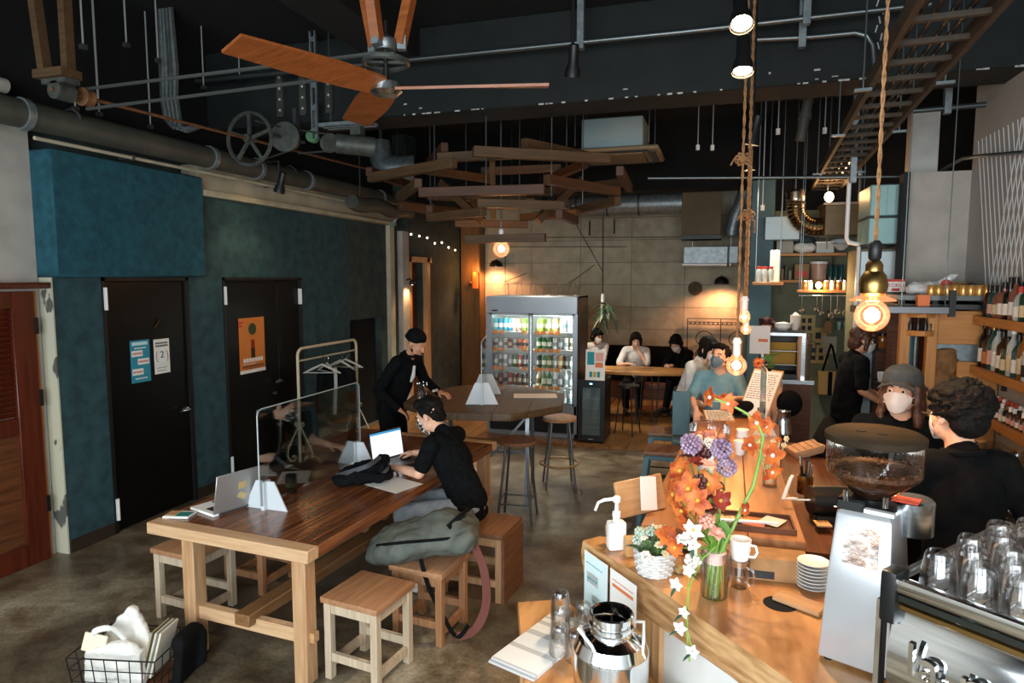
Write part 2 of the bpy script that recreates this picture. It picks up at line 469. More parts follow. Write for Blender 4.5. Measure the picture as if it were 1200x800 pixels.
# street front behind the camera: piers, sill and transom, daylight enters between them
wf = root_structure('wall_front')
f = MB()
for a, b in ((-5.0, -4.45), (-2.15, -1.95), (.15, .3), (2.35, 3.4)): f.box(a, b, -2.3, -2.1, 0, 3.2)
f.box(-5.0, 3.4, -2.3, -2.1, 3.2, 4.3).box(-5.0, 3.4, -2.3, -2.1, 0, .55)
f.build('street_front', M['beam_paint'], wf)

# main cross beam, with chips knocked out of its paint
bm_ = root_structure('beam_1')
MB().box(-4.93, 3.3, 5.6, 6.05, 3.55, 4.3).build('beam_body', M['beam_paint'], bm_, bevel=.012)
ch = MB()
for i in range(46):
    x = random.uniform(-3.2, 2.0); zz = 3.55 + (random.choice([0, 0, 0, random.uniform(0, .1)]))
    ch.cbox((x, 5.598, zz + .006), (random.uniform(.01, .05), .006, random.uniform(.006, .014)))
for i in range(9):
    ch.cbox((1.05 + .02 * math.sin(i * 2.1), 5.598, 3.6 + i * .06), (.008, .005, .05), (0, .3 * math.sin(i * 1.7), 0))
stuff(ch.build('paint_chip', M['chip_white'], bm_))
b2 = root_structure('beam_2')
MB().box(-4.93, 3.3, 9.9, 10.3, 3.35, 4.3).build('beam_body', M['ceiling_black'], b2)
b3 = root_structure('beam_3')
MB().box(-4.93, 3.3, 1.9, 2.2, 3.95, 4.3).build('beam_body', M['ceiling_black'], b3)
MB().box(-3.0, -2.6, -2.1, 5.6, 4.02, 4.3).build('beam_body', M['ceiling_black'], b3)

# ================================================================ OVERHEAD: pipes, drive belts, fan, lamps
mm('pipe_green', '3c3e38', '484a42', rough=.5, scale=6)
mm('conduit', '6c7475', rough=.35, metal=.85)
mm('cast_iron', '3f4341', '53574f', rough=.5, scale=20, metal=.3)
mm('belt', '3c3f3c', rough=.7)
mm('rod_steel', 'a4aaaa', rough=.5, metal=.3); mm('ladder_brown', '2c251b', '3a3022', rough=.7, scale=20)
M['fan_wood'] = wood('fan_wood', '7c421c', '98562a', axis=0, rough=.4)
M['beam_wood'] = wood('beam_wood', '44311d', '5a422a', axis=0, rough=.6)
M['beam_wood_red'] = wood('beam_wood_red', '3c2313', '50301b', axis=0, rough=.6)

# fat service pipe on the left wall
t = thing('ceiling_pipe', 'fat grey-green pipe running high along the left wall above doors', 'pipe', (-4.5, -2.0, 3.19))
MB().cyl((0, 0, 0), (0, 13.7, 0), .095, n=20).build('pipe', M['pipe_green'], t)
for y in (3.35, 5.38, 7.1, 7.75, 8.6, 10.3, 12.0):
    MB().cyl((0, y, 0), (0, y + .05, 0), .108, n=20).build('coupling', M['galvanized'], t)
for y in (5.75, 8.3, 10.9, 13.0):
    MB().tube(arc((0, y, 0), .112, PI * .1, PI * .9, 8, 'xz') + [(-.112, y, .0), (-.30, y, .0)], .009).build('bracket', M['grey_steel'], t)
t = thing('conduit', 'thin pale conduit clipped under the fat wall pipe', 'conduit', (-4.53, 3.5, 3.055))
MB().cyl((0, 0, 0), (0, 5.6, 0), .014).build('tube', M['concrete'], t)
for y in (.8, 2.6, 4.4): MB().tube([(0, y, 0), (-.14, y, .0)], .008).box(-.02, .02, y - .01, y + .01, -.02, .02).build('clip', M['grey_steel'], t)

# threaded rods dropped from the slab
rods = [(-3.91, 3.4, 3.85), (-4.79, 4.3, 4.24), (-4.19, 4, 4.09), (-4.3, 4.4, 4.24), (-4.98, 5, 4.41), (-4.38, 5, 4.41), (-4.33, 5.4, 4.43), (-4.46, 3.8, 3.72), (-4.7, 4.2, 3.81), (-4.6, 4.6, 3.77)]
ends = [(-3.93, 3.4, 3.57), (-4.85, 4.3, 3.51), (-4.21, 4, 3.8), (-4.32, 4.4, 3.82), (-5, 5, 4.12), (-4.42, 5, 3.78), (-4.36, 5.4, 3.96), (-4.5, 3.8, 3.32), (-4.73, 4.2, 3.39), (-4.63, 4.6, 3.37)]
for i, (a, b) in enumerate(zip(rods, ends)):
    t = thing('ceiling_rod', 'thin steel rod hanging by the drive wheels, %s of the ten from the street end' % ORD[sorted(ends, key=lambda q: q[1] * 10 + q[0]).index(b)], 'rod', (b[0], b[1], b[2]), 0, 'threaded rods by the drive wheels')
    MB().cyl((0, 0, 0), (0, 0, 4.3 - b[2]), .006, n=6).build('rod', M['rod_steel'], t)
    MB().box(-.018, .018, -.018, .018, -.02, .012).build('nut', M['conduit'], t)

# timber hanger and line shaft
t = thing('timber_hanger', 'V-shaped timber hanger bolted to the ceiling near the street', 'hanger', (-4.02, 3.22, 3.36))
MB().bar((-.12, 0, .95), (-.02, 0, .0), .05, .06, up=(0, 1, 0)).build('leg', M['beam_wood'], t)
MB().bar((.10, .06, .95), (.10, .06, .0), .05, .06, up=(0, 1, 0)).build('leg', M['beam_wood'], t)
MB().box(-.08, .16, -.04, .10, -.03, .02).build('foot', M['beam_wood'], t)
MB().cyl((.04, .0, -.10), (.04, .12, -.10), .055, n=14).box(-.06, .14, .0, .1, -.06, -.03).build('bearing', M['cast_iron'], t)
t = thing('line_shaft', 'rust-brown drive shaft carrying a spoked wheel under the ceiling', 'shaft', (-3.98, 3.2, 3.26))
MB().cyl((0, 0, 0), (0, 4.6, .12), .012, n=8).build('rod', M['rust'], t)
def spoked(parent, y, z, R, w, n, m):
    g = MB(); g.tube([(R * math.cos(a * PI / 14), y, z + R * math.sin(a * PI / 14)) for a in range(28)], .018, 6, closed=True)
    g.build('rim', m, parent)
    g = MB(); g.cyl((0, y - w, z), (0, y + w, z), .035, n=12); g.build('hub', m, parent)
    for k in range(n):
        a = 2 * PI * k / n + .3
        MB().bar((.03 * math.cos(a), y, z + .03 * math.sin(a)), (R * math.cos(a), y, z + R * math.sin(a)), .03, .018, up=(0, 1, 0)).build('spoke', m, parent)
spoked(t, 1.83, .05, .225, .05, 5, M['cast_iron'])
MB().lathe([(.045, -.03), (.06, -.03), (.05, 0), (.06, .03), (.045, .03)], 16).build('drive_pulley', M['rust'], t, (0, .24, .006), (PI / 2, 0, 0))
# countershaft pulleys and motor
t = thing('stepped_pulley', 'grey stepped pulley beside the spoked drive wheel', 'pulley', (-3.86, 5.42, 3.38))
MB().lathe([(.05, -.10), (.075, -.10), (.075, -.04), (.10, -.04), (.10, .01), (.125, .01), (.115, .04), (.135, .06), (.135, .09), (.05, .09)], 24).build('pulley', M['cast_iron'], t, rot=(PI / 2, 0, .25))
MB().cyl((-.05, -.2, 0), (.05, .17, 0), .018).build('axle', M['conduit'], t)
MB().box(-.02, .02, .10, .16, 0, .30).build('bracket', M['grey_steel'], t)
t = thing('idler_pulley', 'small green idler pulley hanging between the stepped pulley and motor', 'pulley', (-3.62, 5.45, 3.39))
MB().lathe([(.02, -.03), (.055, -.03), (.04, 0), (.055, .03), (.02, .03)], 16).build('pulley', mat('green_enamel', '4c7a52', rough=.4), t, rot=(PI / 2, 0, .2))
MB().box(-.015, .015, .03, .06, 0, .30).build('bracket', M['galvanized'], t)
t = thing('drive_motor', 'grey electric motor with pulley hung on steel channels under the ceiling', 'motor', (-3.1, 5.25, 3.26))
MB().cyl((-.12, -.05, 0), (.16, .12, -.02), .085, n=20).build('body', M['cast_iron'], t)
MB().lathe([(.02, -.03), (.08, -.03), (.06, 0), (.08, .03), (.02, .03)], 18).build('pulley', M['cast_iron'], t, (-.17, -.07, 0), (PI / 2, 0, 1.0))
for k in range(3): MB().box(-.26, .22, -.10 + k * .07, -.06 + k * .07, .14, .17).build('channel', M['galvanized'], t)
for x in (-.2, .15): MB().cyl((x, 0, .17), (x, 0, 1.0), .009, n=6).build('rod', M['conduit'], t)
MB().box(.0, .1, -.02, .06, .07, .15).build('mount', M['cast_iron'], t)
def belt(name, label, pts, r=.008):
    return tag(MB().tube(pts, r, 6).build(name, M['belt']), label, 'belt')
belt('drive_belt', 'dark belt looping from the spoked wheel to the stepped pulley', [(-3.91, 5.03, 3.46), (-3.87, 5.4, 3.47), (-3.82, 5.4, 3.27), (-3.92, 5.03, 3.11)], .009)
belt('drive_belt', 'dark belt from the stepped pulley to the motor pulley', [(-3.82, 5.46, 3.47), (-3.13, 5.2, 3.31), (-3.15, 5.2, 3.2), (-3.78, 5.46, 3.25)], .008)
for i, px in enumerate(((-4.04, 5.58, 3.68), (-3.79, 5.58, 3.68), (-3.51, 5.58, 3.69))):
    t = thing('channel_strut', 'grey slotted steel channel on the beam behind the wheels, %s' % ('nearest the spoked wheel', 'middle one of three', 'beside the pale hanger strut')[i], 'strut', (px[0], 5.575, 3.62), 0, 'steel channels on the beam face')
    MB().box(-.035, .035, -.02, .02, 0, .42).build('channel', M['pipe_green'], t)
    for k in range(4): MB().cyl((0, -.022, .06 + k * .1), (0, -.019, .06 + k * .1), .012, n=8).build('bolt', M['chip_white'], t)
p = (-3.56, 5.4, 3.68)
t = thing('hanger_strut', 'pale slotted hanger strut in front of the beam by the idler pulley', 'strut', (p[0], p[1], 3.36))
MB().box(-.03, -.018, -.012, .012, 0, .94).box(.018, .03, -.012, .012, 0, .94).build('channel', M['galvanized'], t)
for k in range(5): MB().box(-.02, .02, -.008, .008, .05 + k * .2, .09 + k * .2).build('web', M['galvanized'], t)

# loose cable bundle
t = thing('cable_bundle', 'grey bundle of cables hanging in a loop above the blue bulkhead', 'cable', (-4.42, 4.6, 3.72))
for k in range(9):
    x = -.08 + k * .02
    MB().tube([(x * .8, 0, .7), (x, .01 * (k % 3), .1), (x, .0, -.12), (x * 1.1 + .03, .0, -.3 - .012 * k), (x + .12, -.03, -.38 - .006 * k), (x + .26, -.02, -.39)], .012, 6).build('cable', M['galvanized' if k % 2 else 'cast_iron'], t)

# belt from shaft pulley to the fan
fx, fy, fz = -1.72, 3.28, 3.10
belt('fan_belt', 'long round belt running from the drive shaft to the fan pulley', [(-4.03, 3.44, 3.32), (fx, fy - .12, 3.24), (fx + .085, fy - .085, 3.24), (fx + .12, fy, 3.235), (fx + .085, fy + .085, 3.23), (fx, fy + .12, 3.225), (-4.0, 3.46, 3.20)], .011)

t = thing('ceiling_fan', 'three-bladed wooden ceiling fan driven by a belt, below timber arms', 'fan', (fx, fy, fz))
for a in (15, 131, 248):
    def blade(u, v, a=math.radians(a)):
        r = .06 + u * .80; wd = .075 + .03 * math.sin(min(u * 3, 1.57)) - .02 * u
        s = (v - .5) * 2 * wd; tw = .32 - .12 * u
        x, y, z = r, s * math.cos(tw), s * math.sin(tw) + .01
        return (x * math.cos(a) - y * math.sin(a), x * math.sin(a) + y * math.cos(a), z)
    MB().sheet(blade, 12, 4, .014).build('blade', M['fan_wood'], t)
MB().lathe([(.02, -.04), (.06, -.04), (.085, -.02), (.085, .02), (.05, .035), (.02, .04)], 20).build('hub', M['stainless'], t)
MB().cyl((0, 0, .03), (0, 0, .34), .014).build('shaft', M['black_metal'], t)
pl = MB().tube(arc((0, 0, .13), .115, 0, 2 * PI * 23 / 24, 23), .014, 6, closed=True).build('pulley', M['cast_iron'], t)
for k in range(4):
    a = k * PI / 2 + .4
    MB().bar((0, 0, .13), (.115 * math.cos(a), .115 * math.sin(a), .13), .02, .012).build('spoke', M['cast_iron'], pl)
MB().lathe([(.02, .19), (.055, .19), (.065, .21), (.065, .24), (.04, .26), (.02, .26)], 16).build('bearing', M['grey_steel'], t)
for k, a in enumerate((20, 165, 265)):
    a = math.radians(a)
    MB().bar((.075 * math.cos(a), .075 * math.sin(a), .22), (.30 * math.cos(a), .30 * math.sin(a), 1.2), .05, .06).build('arm', M['fan_wood'], t)
    MB().cbox((.085 * math.cos(a), .085 * math.sin(a), .23), (.045, .045, .07), (0, 0, a)).build('bracket', M['galvanized'], t)

# conduits across the beam
def conduit(label, pts, r=.02, clips=()):
    o = Vector(pts[0]); t = thing('conduit', label, 'conduit', o)
    MB().tube([Vector(p) - o for p in pts], r, 10).build('tube', M['conduit'], t)
    for c in clips:
        c = Vector(c) - o
        MB().box(c.x - .025, c.x + .025, c.y - .03, c.y + .03, c.z - .05, 4.3 - o.z if len(clips) < 3 else c.z + .1).build('clip', M['galvanized'], t)
    return t
conduit('long grey conduit running across just in front of the big beam', [(-4.77, 5.3, 3.94), (-2.96, 5.3, 3.93), (-0.32, 5.3, 3.92), (1.3, 5.3, 3.93)], .022, ((-1.09, 5.3, 3.92), (0.53, 5.3, 3.93)))
conduit('short steel conduit bending down beside the cable ladder', [(0.2, 5.45, 3.86), (0.58, 5.45, 3.84), (0.87, 5.45, 3.84), (0.95, 5.45, 3.81), (0.99, 5.45, 3.74), (1.01, 5.45, 3.56)], .022, ((0.52, 5.45, 3.82),))
conduit('silver conduit crossing behind the cable ladder on the bar side', [(1.37, 6.4, 3.47), (2.26, 6.4, 3.49), (2.6, 6.4, 3.49)], .022, ((1.73, 6.4, 3.48),))
conduit('thin silver conduit stepping up along the mural wall', [(-0.72, 6.9, 3.09), (1.7, 6.9, 3), (1.79, 6.8, 3.01), (1.89, 6.5, 3.08), (1.87, 6, 3.02), (1.93, 5.4, 2.94)], .014, ((1.14, 6.9, 3.02),))

# spot lamps on the ceiling
def spot(label, loc, tilt=(0, 0, 0), lit=1, drop=.5, power=25, group=None):
    t = thing('spot_lamp', label, 'lamp', loc, 0, group)
    R = Euler(tilt)
    MB().cyl((0, 0, .16), (0, 0, .16 + drop), .012, n=8).build('stem', M['black_metal'], t)
    MB().lathe([(.055, -.03), (.05, .02), (.034, .06), (.034, .17), (.02, .18)], 18, capb=False).build('shade', M['black_metal'], t, rot=tilt)
    l = MB().lathe([(.01, -.012), (.046, -.018)], 16).build('bulb', mat('lamp_glow', 'ffdca8', emit=60 if lit else 0), t, rot=tilt)
    if lit: point_lamp('spot_light', t, (0, 0, -.06), power, (1, .9, .74) if group else (1, .78, .5), .03, spot=1.7, rot=tilt)
    return t
p = (0.06, 3.4, 3.29); spot('lit spot lamp shining towards the viewer, highest over the bar', p, (-.55, 0, .1), 1, 4.3 - p[2] - .16, 85)
p = (0.08, 3.75, 3.18); spot('lit spot lamp shining down below the highest one over bar', p, (-.3, 0, 0), 1, 4.3 - p[2] - .16, 75)
p = (0.19, 5.2, 3.08); spot('lit spot lamp with a shallow shade beside the knotted ropes', p, (.1, .2, 0), 1, 4.3 - p[2] - .16, 30)
p = (-1, 4.6, 3.49); spot('unlit black spot lamp hanging before the beam at mid room', p, (.3, 0, .4), 0, 4.3 - p[2] - .16)
p = (-4.18, 5.7, 2.96); t = spot('small lit spot lamp under the wall pipe by the bulkhead', p, (0, .3, 0), 1, .12, 8)
MB().cyl((0, 0, .28), (-4.69 - p[0], 0, .28), .012, n=8).build('bracket', M['black_metal'], t)
for i, px in enumerate(((-2.87, 9.2, 3.29), (-2.4, 9, 3.3), (-2.22, 8.5, 2.93), (0.26, 7.5, 3.24))):
    spot(('tiny lit ceiling lamp behind the middle of the timber chandelier', 'tiny lit ceiling lamp behind the chandelier, nearer the air conditioner', 'tiny lit ceiling lamp lowest behind the timber chandelier', 'tiny lit ceiling lamp behind the knotted ropes')[i], px, (0, 0, 0), 1, 3.35 - px[2] - .1 if px[1] > 9.8 else 4.3 - px[2] - .16, 130, 'small lamps in the dark far ceiling')

# cable ladder over the bar
t = thing('cable_ladder', 'long brown steel cable ladder hung over the bar', 'cable tray', (0.87, 3.0, 3.2), -.055)
for x in (-.16, .16): MB().box(x - .014, x + .014, -3.2, 7.4, -.035, .05).build('rail', M['ladder_brown'], t)
for k in range(34): MB().box(-.146, .146, -3.1 + k * .31, -3.07 + k * .31, -.02, .004).build('rung', M['ladder_brown'], t)
for y in (-1.2, 1.3, 2.6, 4.6, 6.8):
    for x in (-.2, .2): MB().cyl((x, y, -.04), (x, y, 1.1), .006, n=6).box(x - .045, x + .045, y - .015, y + .015, -.05, -.035).build('hanger', M['conduit'], t)
for i, x in enumerate((-.09, -.04, .01, .06)):
    MB().tube([(x + .02 * math.sin(k * 1.1 + i), -3.1 + k * .8, .022) for k in range(14)], .012, 6).build('cable', M['black_plastic'], t)

# brown drain pipe stub beyond the beam
p = (0.65, 6.6, 3.32); q = (0.7, 6.6, 3.66)
t = thing('drain_pipe', 'short olive-brown pipe hanging down beyond the beam', 'pipe', p)
d_ = Vector(q) - Vector(p)
MB().cyl((0, 0, 0), d_ * 2.0, .045).build('pipe', M['pipe_green'], t); MB().cyl(d_ * .55, d_ * .7, .056).build('coupling', M['pipe_green'], t)

# timber chandelier: stacked six-sided frames of short planks on rods
cx, cy = -2.14, 6.62
t = thing('timber_chandelier', 'large timber chandelier of stacked hexagon frames with one globe bulb', 'chandelier', (cx, cy, 2.95))
def hexring(R, z, ph, L, m1, m2, h=.105, th=.07, step=.105):
    for k in range(6):
        a = ph + k * PI / 3
        c = Vector((R * math.cos(a), R * math.sin(a), z + (step if k % 2 else 0)))
        o = MB().cbox((0, 0, 0), (L, th, h)).build('plank', m1 if k % 3 else m2, t, c, (0, 0, a + PI / 2), bevel=.004)
hexring(.70, .27, PI / 6 + .05, .92, M['beam_wood'], M['beam_wood_red'], .085, step=.085)
hexring(1.22, .10, .06, 1.22, M['beam_wood'], M['beam_wood_red'], .085, step=.085)
hexring(1.00, -.09, PI / 6 + .1, 1.14, M['beam_wood_red'], M['beam_wood'], .085, step=.085)
hexring(.66, -.25, .02, .84, M['beam_wood'], M['beam_wood_red'], .08, step=.08)
MB().cbox((0, 0, 0), (.86, .07, .085)).build('plank', M['beam_wood'], t, (.05, -.16, -.46), (0, 0, -.05), bevel=.004)
for k in range(3):
    a = .5 + k * 2.1
    MB().bar((.35 * math.cos(a), .35 * math.sin(a), -.26), (.9 * math.cos(a + .2), .9 * math.sin(a + .2), .2), .05, .08).build('brace', M['beam_wood'], t)
for k in range(8):
    a = k * PI / 4 + .1
    MB().cyl((.8 * math.cos(a), .8 * math.sin(a), -.1), (.8 * math.cos(a), .8 * math.sin(a), 1.34), .006, n=6).build('rod', M['conduit'], t)
MB().cyl((.0, -.12, -.5), (0, -.12, 1.34), .008, n=6).build('rod', M['conduit'], t)
def bulb_parts(parent, x, y, z, R, power, glow=9, long=1.0):
    """lamp holder, clear amber globe and a glowing filament hanging at x, y, z (globe centre)"""
    MB().cyl((x, y, z + R * 1.15), (x, y, z + R * 1.15 + .075), .024, n=14).cyl((x, y, z + R * 1.15 + .07), (x, y, z + R * 1.15 + .10), .03, .018, n=14).build('lamp_holder', M['white_plastic'], parent)
    pr = []
    for k in range(13):
        a = -PI / 2 + k * PI / 15.0
        pr.append((R * math.cos(a), R * math.sin(a) * long))
    pr.append((.022, R * 1.18))
    MB().lathe(pr, 20, (x, y, z), capb=False, capt=False).build('glass_globe', M['amber_glass'], parent)
    f = MB().lathe([(.006, -R * .42), (R * .3, -R * .3), (R * .36, 0), (R * .26, R * .35), (.008, R * .5)], 12, (x, y, z))
    f.build('filament', M['filament'], parent)
    point_lamp('bulb_light', parent, (x, y, z), power, WARM, R * .5)
M['amber_glass'] = glassy('amber_glass', 'ffe0bc', .05, .15)
_nt = M['amber_glass'].node_tree                           # weak emission put into the glass imitates bloom around the lit filament
_o = [n for n in _nt.nodes if n.type == 'OUTPUT_MATERIAL'][0]; _m = _o.inputs[0].links[0].from_node
_a = _nt.nodes.new('ShaderNodeAddShader'); _e = _nt.nodes.new('ShaderNodeEmission'); _e.inputs[0].default_value = (1, .34, .18, 1); _e.inputs[1].default_value = .30
_nt.links.new(_m.outputs[0], _a.inputs[0]); _nt.links.new(_e.outputs[0], _a.inputs[1]); _nt.links.new(_a.outputs[0], _o.inputs[0])
mm('filament', 'ffd9b0', emit=10)
bulb_parts(t, 0, -.12, -.56, .085, 26)

# air conditioner cassette
p = (-1.26, 8.3, 3.53)
t = thing('air_conditioner', 'ceiling air conditioner cassette, grey-blue case above a wide beige panel', 'air conditioner', (p[0], p[1], p[2]))
t.scale = (1.2, 1.1, 1.2)
MB().box(-.30, .30, -.3, .3, .06, .36).build('case', mat('case_blue', '8fa4a6', '9eb0b0', rough=.5, scale=2), t, bevel=.01)
MB().prism([(-.46, -.42), (.46, -.42), (.46, .42), (-.46, .42)], .02, .06).build('panel', mat('panel_beige', '8d7a5e', rough=.5), t, bevel=.015)
MB().box(-.30, .30, -.30, .30, .0, .02).build('grille', mat('grille_beige', '7c6a50', rough=.6), t, bevel=.006)
for k, (a, b, c, d_) in enumerate(((-.36, .36, -.39, -.33), (-.36, .36, .33, .39), (-.41, -.35, -.3, .3), (.35, .41, -.3, .3))):
    MB().box(a, b, c, d_, .008, .021).build('louvre', M['black_plastic'], t)
for x in (-.36, .36):
    for y in (-.32, .32): MB().cyl((x, y, .1), (x, y, .70), .006, n=6).build('rod', M['conduit'], t)

# round duct, hanging loudspeaker box and steel hood at the far right of the room
a, b = (-2.08, 10.9, 3.26), (-0.56, 10.9, 3.28)
t = thing('round_duct', 'round galvanized duct along the top of the back wall', 'duct', a)
MB().cyl((-.9, 0, 0), (b[0] - a[0], 0, 0), .17, n=24).build('duct', M['galvanized'], t)
for k in range(4):
    MB().cyl((-.7 + k * .5, 0, 0), (-.67 + k * .5, 0, 0), .18, n=24).build('band', M['cast_iron'], t)
    MB().cyl((-.685 + k * .5, 0, .17), (-.685 + k * .5, 0, .9), .008, n=6).build('rod', M['conduit'], t)
a = (-0.3, 10.8, 3)
t = thing('hanging_box', 'brown boxed duct end hanging under the far ceiling', 'duct', (a[0], a[1], 2.68))
MB().box(-.29, .29, -.2, .25, .06, .78).build('case', mat('box_brown', '5a4c34', '66573c', rough=.7, scale=3), t, bevel=.008)
MB().box(-.30, .30, -.21, .26, 0, .06).build('bottom_rail', M['black_metal'], t)
for x in (-.25, .25): MB().box(x - .02, x + .02, -.02, .02, .78, 1.6).build('hanger', M['black_metal'], t)
a = (-0.15, 10.8, 2.41)
t = thing('steel_hood', 'shiny steel box duct under the brown box on the back wall', 'duct', (a[0], a[1], 2.28))
MB().box(-.40, .40, -.18, .9, .03, .29).build('case', M['galvanized'], t, bevel=.008)
MB().box(-.42, .30, -.2, .5, 0, .03).build('lip', M['white_metal'], t)
MB().box(.24, .27, -.2, .9, 0, .31).build('seam', M['black_metal'], t)
for x in (-.3, .3): MB().cyl((x, .6, .29), (x, .6, 2.02), .01, n=6).build('rod', M['conduit'], t)
a = (0.15, 10.9, 2.92)
t = thing('flexible_duct', 'small crinkled silver flexible duct beside the brown box', 'duct', a)
MB().tube([(0, 0, -.18), (0, 0, -.12), (.02, 0, 0), (.05, 0, .12), (.12, 0, .3), (.2, .0, .6)], [.1, .11, .1, .115, .1, .1], 14).build('duct', M['galvanized'], t)

# rope pendants over the bar
def rope_pendant(label, top, bz, R, power, knots=(), cap='white_plastic', thick=.011, strands=1):
    x, y, zt = top[0], top[1], 4.3
    t = thing('rope_pendant', label, 'lamp', (x, y, bz))
    r_ = MB(); n = 90; z0 = R * 1.15 + .10
    thick *= .8
    for s in range(2):
        r_.tube([(thick * .55 * math.cos(k * 1.1 + s * PI), thick * .55 * math.sin(k * 1.1 + s * PI), z0 + (zt - bz - z0) * k / n) for k in range(n + 1)], thick * .62, 5)
    r_.build('rope', M['rope'], t)
    for kz in knots:
        kn = MB()
        for s in range(3):
            kn.tube([(.03 * math.cos(a) * (1 + .6 * (s == 1)), .022 * math.sin(a), kz - bz + .018 * math.sin(2 * a) + s * .016) for a in [2 * PI * q / 10 for q in range(10)]], .007, 5, closed=True)
        kn.tube([(0, 0, kz - bz), (.05, .01, kz - bz - .03), (.05, .01, kz - bz - .11)], .006, 5).tube([(0, 0, kz - bz), (-.05, -.01, kz - bz + .02), (-.07, -.01, kz - bz - .02)], .006, 5)
        kn.build('knot', M['rope'], t)
    bulb_parts(t, 0, 0, 0, R, power)
    return t
p = (0.11, 4.3, 1.56); q = (0.09, 4.3, 2.79)
rope_pendant('rope pendant with knot and the lowest bare bulb over the bar', p, p[2], .062, 16, (q[2],))
p = (0.17, 5, 1.82); q = (0.17, 5, 2.52)
rope_pendant('rope pendant with a low knot, small bulb before the green column', p, p[2], .042, 8, (q[2],), thick=.013)
p = (0.21, 5.7, 1.68)
rope_pendant('thin rope pendant with small bulb hidden behind the knotted one', p, p[2], .042, 8)
p = (0.54, 2.75, 1.96)
t = rope_pendant('thick rope pendant with brass holder and large glowing globe bulb', p, p[2], .060, 30, thick=.009)
MB().lathe([(.03, .0), (.045, .01), (.05, .04), (.042, .075), (.03, .09), (.03, .115), (.02, .13)], 18, (0, 0, .072)).build('brass_collar', M['brass'], t)
MB().lathe([(.014, 0), (.022, .01), (.024, .06), (.014, .075)], 12, (0, 0, .20)).build('cord_grip', M['black_metal'], t)
MB().lathe([(.04, .075), (.075, .06), (.08, .055), (.075, .053), (.04, .065)], 20, capb=False, capt=False).build('glass_shade', M['amber_glass'], t)
p = (1.18, 8.6, 3.03)
t = thing('bare_bulb', 'bare lit bulb on a cord in front of the cable ladder end', 'lamp', p)
MB().cyl((0, 0, -.1), (0, 0, -.06), .022).tube([(0, 0, -.1), (.03, 0, -.2), (.01, 0, -.24), (-.01, 0, -.18), (0, 0, -.6)], .006).build('cord', M['brass'], t)
MB().ball((0, 0, 0), (.05, .05, .06)).build('bulb', M['filament'], t)
point_lamp('bulb_light', t, (0, -.1, 0), 12, WARM, .05)
spot('lit spot lamp near the street side, over the red wood door', (-3.7, 1.9, 3.5), (0, .1, 0), 1, .64, 45)
# ducts by the motor, fairy lights along the far wall, rods over the bar
t = thing('elbow_duct', 'dark round steel duct elbow hanging behind the drive motor', 'duct', (-4.25, 8.2, 3.61))
t.scale = (1.25, 1.25, 1.25)
MB().tube([(-.12, 0, .25), (-.12, 0, .06), (-.09, 0, -.02), (.0, 0, -.04), (.22, .1, -.04)], [.10, .12, .13, .13, .14], 16).build('duct', M['galvanized'], t)
MB().cyl((-.12, 0, .25), (-.12, 0, .56), .02, n=8).build('hanger', M['cast_iron'], t)
t = thing('ribbed_duct', 'ribbed flexible duct running along the pipe by the far pole', 'duct', (-4.22, 7.12, 3))
MB().tube([(0, .04 * k, -.02 * math.sin(k * .3)) for k in range(40)], [.085 + .008 * (k % 2) for k in range(40)], 14).build('duct', M['pipe_green'], t)
for y in (.2, 1.2): MB().cyl((0, y, .08), (0, y, 1.1), .008, n=6).build('rod', M['conduit'], t)
t = thing('wall_valve', 'pipe bracket with a small teal valve at the head of the pale boards', 'valve', (-4.61, 8.9, 2.88))
MB().tube([(.0, 0, 0), (.10, 0, .10), (.16, 0, .22), (.16, 0, .5)], .016, 8).build('pipe', M['galvanized'], t); MB().ball((0, 0, 0), .035).build('valve', mat('valve_teal', '2f9a94', rough=.4), t)
t = thing('fairy_lights', 'string of tiny lamps looping under the pipe toward the corner post', 'lights', (-4.60, 9.2, 2.9))
pts = [(0, .3 * k, -.03 * k - .08 * abs(math.sin(k * 1.2))) for k in range(9)]
MB().tube(pts, .005, 5).build('cord', M['black_plastic'], t)
for k in range(1, 8): MB().ball((0, .3 * k, pts[k][2] - .03), .018, 8, 6).build('bulb', mat('fairy', 'ffe9c8', emit=3) if k == 1 else bpy.data.materials['fairy'], t)
t = thing('pale_pipe', 'short pale pipe above the fat pipe at the street end', 'pipe', (-4.70, 2.4, 3.40))
MB().cyl((0, 0, 0), (0, 1.05, 0), .05, n=14).build('pipe', M['plaster_grey'], t)
for i, (px, b) in enumerate((((-0.13, 8.2, 3.62), 0), ((0.53, 7.6, 3.64), 1), ((-0.3, 8.4, 3.67), 0), ((0.43, 8.1, 2.91), 0), ((1, 7.8, 3.66), 1), ((1.39, 8, 3.23), 1))):
    t = thing('ceiling_rod', 'thin rod with small white end above the bar, %s from hall side' % ORD[(1, 3, 0, 2, 4, 5)[i]], 'rod', px, 0, 'rods hanging over the bar')
    MB().cyl((0, 0, 0), (0, 0, 4.3 - px[2]), .006, n=6).build('rod', M['rod_steel'], t); MB().cyl((0, 0, -.06), (0, 0, 0), .022, n=8).build('end_cap', M['white_plastic'], t)

